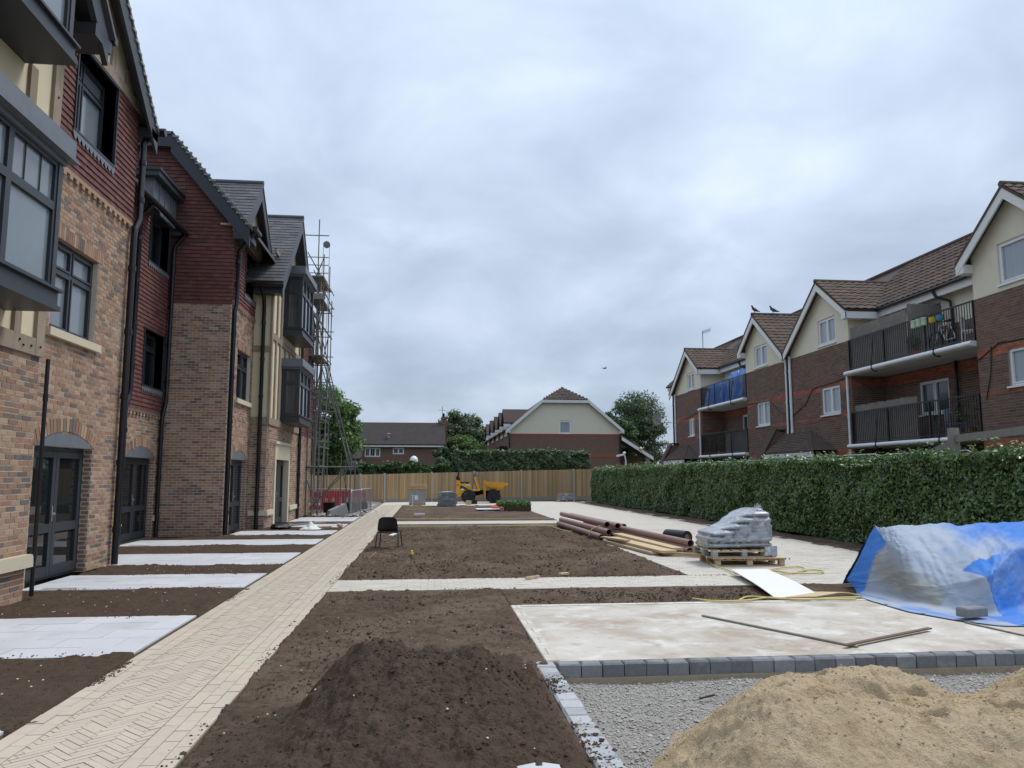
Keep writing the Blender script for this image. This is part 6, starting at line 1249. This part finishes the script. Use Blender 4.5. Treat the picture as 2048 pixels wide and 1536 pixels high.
for nm, zx in (('rear', 470), ('front', 1105)):
    for s in (-1, 1):
        Mt = MX(((1, 0, 0), (0, 0, 1), (0, -s, 0)), (DX + U(zx), DY + s * .52, .40)); q = MB(Mt); q.lathe([(.2, -.14), (.34, -.15), (.395, -.12), (.41, -.06), (.41, .06), (.395, .12), (.34, .15), (.2, .14)], 26); to = q.build('wheel', m_rubber, DU, smooth=40)
        tr = MB(Mt)
        for i in range(20):
            t = 2 * PI * i / 20; c_, s_ = math.cos(t), math.sin(t); tr.hexa([(c_ * r_ - s_ * w2, s_ * r_ + c_ * w2, zz) for zz in ((-.13), ) for r_, w2 in ((.395, -.03), (.425, -.025), (.425, .025), (.395, .03))] + [(c_ * r_ - s_ * w2, s_ * r_ + c_ * w2, .13) for r_, w2 in ((.395, .02), (.425, .03), (.425, .07), (.395, .07))])
        tr.build('tread_lugs', m_rubber, to, kind='stuff'); q = MB(Mt); q.lathe([(.02, .10), (.09, .11), (.11, .07), (.19, .06), (.205, .145), (.22, .145), (.22, .1)] if True else [], 20); q.build('rim', mat('dusty_dark_rim', (.05, .05, .052), .7, .3, nz=(8, .4)), to, smooth=40)
def lettering(txt, M_, size, m, parent, name='lettering'):
    cu = bpy.data.curves.new(name, 'FONT'); cu.body = txt; cu.size = size; cu.extrude = .002; cu.align_x = 'CENTER'; cu.align_y = 'CENTER'; cu.space_character = 1.05
    t = bpy.data.objects.new(name, cu); col.objects.link(t); dg = bpy.context.evaluated_depsgraph_get(); me = bpy.data.meshes.new_from_object(t.evaluated_get(dg)); col.objects.unlink(t); bpy.data.objects.remove(t)
    me.materials.clear(); me.materials.append(m); o = bpy.data.objects.new(name, me); col.objects.link(o); o.matrix_basis = Matrix(M_.tolist()); setpar(o, parent); return o
tl = (yt - yb) / (ZZ(820) - ZZ(1000)); zz = ZZ(888); yl = -(yb + (zz - ZZ(1000)) * tl) - .012
lettering('Thwaites', MX(((1, 0, 0), (0, -.76, .65), (0, -.65, -.76)), (DX + U(1190), DY + yl, zz)), .14, m_white, sko)
lettering('Thwaites', MX(((1, 0, 0), (0, 0, 1), (0, -1, 0)), (DX + U(440), DY - .509, ZZ(878))), .055, m_dark, eng)
# ------------------------------------------------------------ pipes, planks, roll, wrapped sacks
def pipe(p, q, r, lab, i):
    o = thing('drain_pipe', lab, 'pipe', tuple(np.minimum(p, q)), group='brown drain pipes'); p, q = np.array(p, float), np.array(q, float); d = (q - p) / np.linalg.norm(q - p)
    b = MB(); b.tube([p, q], r, 20, cap=False); b.tube([q - d * .02, p + d * .02], r * .93, 20, cap=False); a_ = np.cross(d, (0, 0, 1)); a_ /= np.linalg.norm(a_); c_ = np.cross(a_, d)
    for e in (p, q):
        ring = [e + rr2 * (math.cos(t) * a_ + math.sin(t) * c_) for rr2 in (r, r * .93) for t in np.linspace(0, 2 * PI, 20, endpoint=False)]; b.add(ring, [(j, (j + 1) % 20, 20 + (j + 1) % 20, 20 + j) for j in range(20)])
    b.build('pipe_wall', m_pipe, o, smooth=60); e = MB(); e.tube([p + d * .35, p + d * .36], r * .92, 20); e.build('dark_bore', m_dark, o)
Y1 = 19.7; w1 = ['lowest and leftmost pipe of the near bundle, lying on the soil', 'pipe resting second from the left in the near bundle', 'pipe low in the middle of the near bundle', 'topmost pipe of the near bundle', 'rightmost pipe of the near bundle']
for i, (x, z, yy, dx) in enumerate(((4.42, .10, 19.6, .0), (4.62, .22, 19.6, -.12), (4.80, .11, 19.9, -.05), (4.76, .365, 20.4, -.1), (5.02, .33, 20.3, -.06))): pipe((x, yy, z), (x + dx - .12, yy + 5.8, z), .077, 'brown drain ' + w1[i], i)
w2 = ['pipe in the far bundle with its mouth nearest the sacks, on top', 'pipe in the far bundle lying lowest beside the planks', 'pipe in the far bundle lying right of the lowest one', 'pipe set back on the left of the far bundle', 'pipe set back in the middle behind the planks', 'pipe set back on the right near the black roll']
for i, (x, z, yy) in enumerate(((5.52, .24, 16.0), (5.46, .085, 15.9), (5.64, .085, 15.9), (5.42, .26, 21.2), (5.62, .12, 20.2), (5.78, .12, 18.6))): pipe((x, yy, z), (x - .35, yy + 5.6, z), .074, 'brown drain ' + w2[i], i)
st_ = MB(); st_.tube([(4.30, 20.6, .06), (4.38, 20.62, .24), (4.60, 20.62, .32), (4.75, 20.6, .30)], .012, 5); st_.tube([(4.33, 20.64, .02), (4.35, 20.6, .1)], .012, 5); o = st_.build('yellow_strap', m_hose, smooth=60); tag(o, 'yellow cord tied round the near bundle of pipes', 'cord')
plank((4.62, 19.4, .10), (4.95, 15.7, .10), .34, .05, 'widest pale plank on top of the plank pile', m_ply); plank((4.88, 19.8, .16), (5.22, 15.95, .13), .24, .05, 'pale plank resting against the far pipes', m_ply); plank((4.50, 19.2, .04), (4.80, 16.0, .04), .3, .05, 'plank at the bottom of the plank pile', m_pine); plank((4.9, 15.9, .05), (5.6, 15.4, .05), .09, .07, 'short batten under the plank ends', m_pine); plank((5.1, 16.3, .06), (6.1, 15.6, .06), .09, .08, 'batten between the planks and the sacks', m_pine)
plank((4.42, 20.0, .09), (4.62, 17.8, .16), .14, .04, 'narrow split board leaning on the plank pile', m_ply)
RL = thing('membrane_roll', 'black roll of membrane lying on the paving behind the pipes', 'roll', (6.15, 18.8, 0)); p, q_ = np.array((6.02, 19.2, .16)), np.array((6.30, 18.5, .16)); b = MB(); b.tube([p, q_], .16, 22, cap=False)
for e in (p, q_):
    d = (q_ - p) / np.linalg.norm(q_ - p); a_ = np.cross(d, (0, 0, 1)); ring = [e + rr2 * (math.cos(t) * a_ + math.sin(t) * np.array((0, 0, 1))) for rr2 in (.16, .075) for t in np.linspace(0, 2 * PI, 22, endpoint=False)]; b.add(ring, [(j, (j + 1) % 22, 22 + (j + 1) % 22, 22 + j) for j in range(22)])
b.build('membrane', m_plast, RL, smooth=50); b = MB(); b.tube([p + d * .01, q_ + d * .03], .074, 16, cap=False); b.tube([q_ - d * .02, q_ - d * .03], .07, 16); b.build('cardboard_core', mat('cardboard', (.28, .19, .11), .9, .1), RL, smooth=50)
def pallet(x, y, z, rz, lab, wd=1.2, dp_=1.0, h=.14, m=m_pine):
    o = thing('timber_pallet', lab, 'pallet', (x, y, z), rz, 'pallets under the wrapped sacks'); M_ = place(x, y, z, rz); bk_ = mat('pallet_block_grey', (.30, .34, .36), .8, .2) if z > .1 else m
    for yy in (-dp_ / 2 + .05, 0, dp_ / 2 - .05):
        for xx in (-wd / 2 + .05, 0, wd / 2 - .05): MB(M_).box(xx - .05, xx + .05, yy - .05, yy + .05, .021, h - .041).build('block', bk_, o)
        MB(M_).box(-wd / 2, wd / 2, yy - .05, yy + .05, h - .04, h - .021).build('stringer', m, o); MB(M_).box(-wd / 2, wd / 2, yy - .05, yy + .05, 0, .02).build('bottom_board', m, o)
    for i in range(7): a = -wd / 2 + (wd - .1) * i / 6; MB(M_).box(a, a + .1, -dp_ / 2, dp_ / 2, h - .02, h).build('slat', m, o)
pallet(5.95, 14.42, 0, R(-3), 'lower timber pallet under the grey wrapped sacks', 1.3, 1.0); pallet(5.82, 14.45, .155, R(2), 'upper timber pallet directly under the grey wrapped sacks', 1.24, 1.0, .14)
o = MB(place(5.95, 14.4, .142, R(-3))).box(-.72, .66, -.54, .5, 0, .011).build('ply_sheet', m_ply); tag(o, 'thin plywood sheet between the two pallets', 'sheet')
WS = thing('wrapped_sacks', 'slumped pile of sacks in grey stretch wrap on two pallets', 'sacks', (5.85, 14.45, .3)); n, mm_ = 60, 72; P = np.zeros((n, mm_, 3)); hx = [0, .06, .2, .42, .58, .72, .86, 1.0, 1.08, 1.16, 1.2]; hz = [.20, .30, .36, .46, .58, .67, .73, .75, .74, .68, .55]
for i in range(n):
    u = 1.2 * i / (n - 1); h = float(np.interp(u, hx, hz)); e = min(1, .72 + min(u, 1.2 - u) * 3.5)
    for j in range(mm_):
        t = 2 * PI * j / mm_; ct, st2 = math.cos(t), math.sin(t); yy = .46 * e * math.copysign(abs(ct) ** .42, ct); zz = h * .5 * (1 + math.copysign(abs(st2) ** .5, st2)); lay_ = abs(math.sin(PI * zz / .118)) ** .6; fold = .10 * (lay_ - .6) + .006 * float(fbm(u * 1.5 + 3, zz * 9 + t, 1.6, 3)); k_ = 1 + fold / .4
        P[i, j] = (5.22 + u + (.07 * (lay_ - .6) if u > 1.0 else (-.05 * (lay_ - .6) if u < .15 else 0)), 14.45 + yy * k_, .298 + zz + .006 * float(fbm(u * 4, t * 2, 2, 2)) * (zz > .1))
q = MB(); P = np.concatenate([P, P[:, :1]], 1); q.grid(P); q.add(P[0, :-1], [tuple(range(mm_))]); q.add(P[-1, :-1], [tuple(range(mm_ - 1, -1, -1))]); q.build('wrapped_load', m_wrap, WS, smooth=70)
tuft = MB()
for k in range(7): a = 6.22 + .03 * k + rng.uniform(-.02, .02); tuft.add([(a - .07, 14.2 + .05 * k, .97), (a + .07, 14.25 + .05 * k, .96), (a + .04, 14.3 + .04 * k, 1.06 + .03 * rng.random()), (a - .0, 14.28 + .04 * k, 1.12 + .02 * rng.random())], [(0, 1, 2, 3)])
tuft.build('loose_wrap_tuft', m_wrap, WS, kind='stuff')
tl_ = MB(); 
for k in range(9): a = 6.22 + rng.uniform(0, .16); tl_.add([(a, 13.95, .34), (a + .09, 13.94, .36), (a + .05 + rng.uniform(-.04, .04), 13.90, .12 + .1 * rng.random()), (a + .0, 13.92, .2)], [(0, 1, 2, 3)])
tl_.build('torn_wrap_tail', m_wrap, WS, kind='stuff')
ro_ = MB()
for dx, dy, r_ in ((0, 0, .045), (.09, .05, .03), (.14, -.02, .02), (-.06, .08, .03)): rock(ro_, (7.0 + dx, 14.9 + dy, .02), r_)
o = ro_.build('soil_lumps', m_soild, kind='stuff'); tag(o, 'few dark lumps of earth on the paving right of the sacks', 'soil')
# hose, boards, strips
def curve(pts, k=10):
    P = [np.array(p, float) for p in pts]; out = []; P = [2 * P[0] - P[1]] + P + [2 * P[-1] - P[-2]]
    for i in range(1, len(P) - 2):
        for t in np.linspace(0, 1, k, endpoint=False): out.append(.5 * ((2 * P[i]) + (-P[i - 1] + P[i + 1]) * t + (2 * P[i - 1] - 5 * P[i] + 4 * P[i + 1] - P[i + 2]) * t * t + (-P[i - 1] + 3 * P[i] - 3 * P[i + 1] + P[i + 2]) * t ** 3))
    return out + [P[-2]]
hz_ = lambda pts, z=.03: [tuple(gnd(a, b)[:2]) + (z,) for a, b in pts]
HS = thing('yellow_hose', 'yellow hose trailing from the pipes past the sacks in loose coils', 'hose', (5.5, 14, 0))
for pts in ([(1018, 1050), (1060, 1051), (1095, 1053), (1125, 1062), (1145, 1064), (1160, 1055), (1185, 1048)], [(1352, 1108), (1385, 1108), (1412, 1121), (1428, 1134), (1452, 1142), (1480, 1152), (1520, 1148), (1560, 1139), (1598, 1137), (1610, 1143), (1580, 1150), (1535, 1153), (1500, 1149), (1540, 1145), (1590, 1150), (1640, 1149), (1645, 1145), (1620, 1143), (1598, 1146)]):
    q = MB(); q.tube(curve(hz_(pts)), .013, 8); q.build('hose_run', m_hose, HS, smooth=60)
HS2 = thing('yellow_hose', 'faded yellow hose crossing the edge of the paved slab to the tarpaulin', 'hose', (5, 10.3, 0))
for pts in ([(1385, 1201), (1430, 1206), (1490, 1205), (1540, 1199), (1600, 1203), (1660, 1200), (1720, 1198)], [(1478, 1204), (1500, 1197), (1560, 1201), (1640, 1202), (1712, 1202)], [(1610, 1186), (1650, 1190), (1690, 1190), (1722, 1195)]):
    q = MB(); q.tube(curve(hz_(pts, .026)), .012, 8); q.build('hose_run', m_hose, HS2, smooth=60)
c4 = [gnd(1463, 1151), gnd(1535, 1150), gnd(1640, 1193), gnd(1550, 1198)]; n = 24; P = np.zeros((n, 14, 3))
for i in range(n):
    for j in range(14): u, v = i / (n - 1), j / 13; p = (1 - v) * ((1 - u) * c4[0] + u * c4[3]) + v * ((1 - u) * c4[1] + u * c4[2]); P[i, j] = (p[0], p[1], .05 + .035 * math.sin(PI * u) - .03 * u + (.05 * (1 - u) ** 3))
q = MB(); q.grid(P); q.grid((P - np.array((0, 0, .012)))[::-1]); 
for E_2 in (P[0], P[-1], P[:, 0], P[:, -1]): q.grid(np.stack([E_2, E_2 - np.array((0, 0, .012))], 1))
o = q.build('white_board_sheet', m_sheet, smooth=40); tag(o, 'bowed white board bridging the soil strip by the slab', 'board')
o = MB().add([tuple(gnd(a, b)[:2]) + (z,) for z in (.02, .034) for a, b in ((1572, 1199), (1632, 1198), (1684, 1189), (1640, 1188))], BOXF).build('plywood_offcut', m_ply); tag(o, 'plywood offcut poking out beyond the white board', 'board')
plank(tuple(gnd(1405, 1233)[:2]) + (.012,), tuple(gnd(1715, 1296)[:2]) + (.012,), .035, .016, 'long thin dark strip lying diagonally on the paved slab', m_greyt, cat='strip', name='timber_strip'); plank(tuple(gnd(1690, 1297)[:2]) + (.03,), tuple(gnd(1860, 1262)[:2]) + (.03,), .05, .014, 'shorter brown strip angled off the long one on the slab', mat('brown_strip', (.15, .10, .075), .8, .2), cat='strip', name='timber_strip')
plank(tuple(gnd(1930, 1246)[:2]) + (.010,), tuple(gnd(2060, 1275)[:2]) + (.010,), .03, .012, 'dark strip emerging from under the tarpaulin edge', m_greyt, cat='strip', name='timber_strip')
q = MB(); q.tube([tuple(gnd(1400, 1390, -.1)[:2]) + (-.125,), tuple(gnd(1428, 1384, -.1)[:2]) + (-.12,)], .010, 8); q.tube([tuple(gnd(1413, 1387, -.1)[:2]) + (-.123,), tuple(gnd(1428, 1384, -.1)[:2]) + (-.12,)], .012, 8); o = q.build('marker_pen', m_black); tag(o, 'dark marker pen lying on the gravel left of the sand', 'pen')
plank(tuple(gnd(1052, 1160)[:2]) + (.03,), tuple(gnd(1078, 1156)[:2]) + (.03,), .05, .03, 'small pale timber scrap on the soil beside the first cross path', m_pine, cat='scrap'); plank(tuple(gnd(1120, 1152)[:2]) + (.03,), tuple(gnd(1135, 1150)[:2]) + (.03,), .08, .03, 'pale scrap on the soil right of the small timber scrap', m_pine, cat='scrap')
# broken slab pieces at the bottom edge
for i, (px, py, lab, a) in enumerate(((1068, 1538, 'broken pale slab piece on the soil at the bottom edge', .2), (1172, 1546, 'broken pale slab piece beside the kerb at the bottom edge', -.3))):
    x, y, _ = gnd(px, py, .12); q = MB(place(x, y, .07 if i == 0 else .0, a)); q.prismz([(-.14, -.10), (.12, -.12), (.15, .02), (.06, .09), (-.10, .06)], 0, .05); o = q.build('broken_slab', m_granite); tag(o, lab, 'slab')
# ------------------------------------------------------------ blue tarpaulin over a stack
TA = thing('tarpaulin', 'blue and bleached tarpaulin draped over a stack on the right', 'tarpaulin', (7.3, 9.8, 0))
cols_ = np.array([
 [(6.30, 11.4, .02), (6.40, 10.64, .93), (6.16, 10.62, .52), (5.98, 10.70, .17), (6.02, 10.55, .06), (5.98, 10.45, .02), (5.86, 10.40, .015)],
 [(6.75, 11.5, .02), (6.47, 10.60, .95), (6.36, 10.36, .62), (6.26, 10.20, .28), (6.20, 10.10, .07), (6.05, 9.95, .02), (5.84, 9.85, .015)],
 [(6.95, 11.5, .02), (6.62, 10.60, .955), (6.47, 10.00, .66), (6.28, 9.55, .28), (6.20, 9.35, .06), (6.02, 9.25, .02), (5.82, 9.05, .015)],
 [(7.20, 11.5, .02), (6.98, 10.60, .96), (6.72, 9.80, .68), (6.45, 9.10, .34), (6.36, 8.86, .06), (6.22, 8.70, .02), (6.02, 8.48, .015)],
 [(7.60, 11.5, .02), (7.42, 10.62, .985), (7.06, 9.66, .73), (6.68, 8.74, .48), (6.63, 8.60, .08), (6.60, 8.52, .02), (6.27, 8.12, .015)],
 [(7.65, 11.5, .02), (7.48, 10.62, .97), (7.12, 9.66, .735), (6.74, 8.76, .50), (6.70, 8.62, .08), (6.68, 8.52, .02), (6.40, 8.08, .015)],
 [(8.20, 11.5, .02), (8.02, 10.65, .99), (7.72, 9.82, .87), (7.40, 9.20, .72), (7.42, 8.98, .10), (7.42, 8.80, .02), (7.25, 8.00, .015)],
 [(9.00, 11.5, .02), (8.85, 10.70, .97), (8.66, 9.92, .93), (8.45, 9.45, .87), (8.48, 9.20, .10), (8.50, 9.00, .02), (8.55, 8.00, .015)],
 [(10.5, 11.5, .02), (10.4, 10.70, .98), (10.4, 10.0, .92), (10.4, 9.55, .87), (10.5, 9.25, .10), (10.5, 9.00, .02), (10.6, 8.00, .015)]], float)
def resample(A, ax, n):
    A = np.moveaxis(A, ax, 0); d = np.linalg.norm(np.diff(A, axis=0), axis=-1).mean(axis=1); t = np.concatenate([[0], np.cumsum(d)]); q = np.linspace(0, t[-1], n); out = np.stack([np.array([np.interp(q, t, A[:, i, k]) for i in range(A.shape[1])]).T for k in range(3)], -1)
    return np.moveaxis(out, 0, ax), q
NU, NV = 260, 230; C_, qu = resample(cols_, 0, NU); C_, qv = resample(C_, 1, NV)
for _ in range(3):                        # round the folds a little
    C_[1:-1] = .5 * C_[1:-1] + .25 * (C_[:-2] + C_[2:]); C_[:, 1:-1] = .5 * C_[:, 1:-1] + .25 * (C_[:, :-2] + C_[:, 2:])
UU, VV = np.meshgrid(qu, qv, indexing='ij'); du = np.gradient(C_, axis=0); dv = np.gradient(C_, axis=1); nn = np.cross(du, dv); nn /= np.maximum(np.linalg.norm(nn, axis=-1, keepdims=True), 1e-9); nn *= np.sign(nn[..., 2:3].mean())
hgt = np.clip(C_[..., 2] * 5, .12, 1)
wr = .070 * fbm(UU * 1.0, VV * .35, 2.2, 3, .45) - .045 * np.abs(fbm(UU * .8 + VV * .8, VV * .5 - UU * .3, 3.4, 3, .55)) - .007 * np.abs(fbm(UU + .4 * VV + 5, VV * 1.6, 9, 3, .6)) + .006 * fbm(UU, VV, 26, 2) - .03 * np.abs(fbm(UU * 3 + 11, VV * .5, 1.6, 2))
P = C_ + nn * (wr * hgt)[..., None]; P[..., 2] = np.maximum(P[..., 2], .012 + .012 * np.abs(fbm(UU, VV, 4, 2)))
q = MB(); q.grid(P); to_ = q.build('cloth', m_bluet, TA, smooth=180)
ui = np.linspace(0, 1, NU)[:, None] * np.ones((1, NV)); XX = C_[..., 0]; front = np.clip((C_[..., 1] < 9.2) * (XX > 6.66) * 1., 0, 1)
bl_ = np.clip(1.05 - (XX - 6.75) * .8 + .75 * fbm(UU, VV, 1.3, 5, .62), .04, .96) * (1 - front) + front * np.clip(.15 + .5 * fbm(UU, VV, 2.5, 3), 0, .3); fl = (XX < 6.42) & (C_[..., 1] > 10.42) & (C_[..., 2] > .03); bl_ = np.where(fl, .12, bl_); bl_ = np.where((C_[..., 2] < .03), np.clip(.55 + fbm(UU, VV, 3, 3), .1, .9) * (XX < 6.5) + .1, bl_)
gy = np.clip(1 - np.abs(XX - 6.27) / .16, 0, 1) * (C_[..., 1] > 9.1) * (C_[..., 1] < 10.45) * (C_[..., 2] > .05)
at_ = to_.data.color_attributes.new('bleach', 'FLOAT_COLOR', 'POINT'); cdat = np.stack([bl_, gy, bl_ * 0, bl_ * 0 + 1], -1).reshape(-1); at_.data.foreach_set('color', cdat.astype(np.float32))
def tarp_mat():
    m = mat('tarpaulin_cloth', (.03, .17, .54), .7, .22, nz=(9, .16), bump=(40, .25, .01)); t = m.node_tree; b = t.nodes['Principled BSDF']; src = b.inputs['Base Color'].links[0].from_socket
    a_ = t.nodes.new('ShaderNodeVertexColor'); a_.layer_name = 'bleach'; sp_ = t.nodes.new('ShaderNodeSeparateColor'); t.links.new(a_.outputs[0], sp_.inputs[0]); cur = src
    for ch, c in ((0, (.33, .375, .435)), (1, (.27, .265, .235))):
        x = t.nodes.new('ShaderNodeMix'); x.data_type = 'RGBA'; x.inputs[7].default_value = c + (1,); t.links.new(sp_.outputs[ch], x.inputs[0]); t.links.new(cur, x.inputs[6]); cur = x.outputs[2]
    t.links.new(cur, b.inputs['Base Color']); return m
to_.data.materials[0] = tarp_mat()
ey = MB()
for k in range(10): i = int(8 + k * 22); p = P[i, NV - 6]; ey.M = place(p[0], p[1], p[2] + .004); ey.lathe([(.012, 0), (.022, 0), (.022, .004), (.012, .004)], 10)
ey.M = I4; ey.build('eyelets', m_steel, TA, kind='stuff')
MB().box(7.3, 10.2, 9.95, 10.4, 0, .62).build('covered_stack', m_gb, TA)
x, y, _ = gnd(1955, 1243); kblock(place(x - .14, y - .03, .045, R(14)), .32, .15, .105, m_kerb, None, 'concrete_block'); o = col.objects[-1]; tag(o, 'grey concrete block weighing down the tarpaulin hem', 'block')
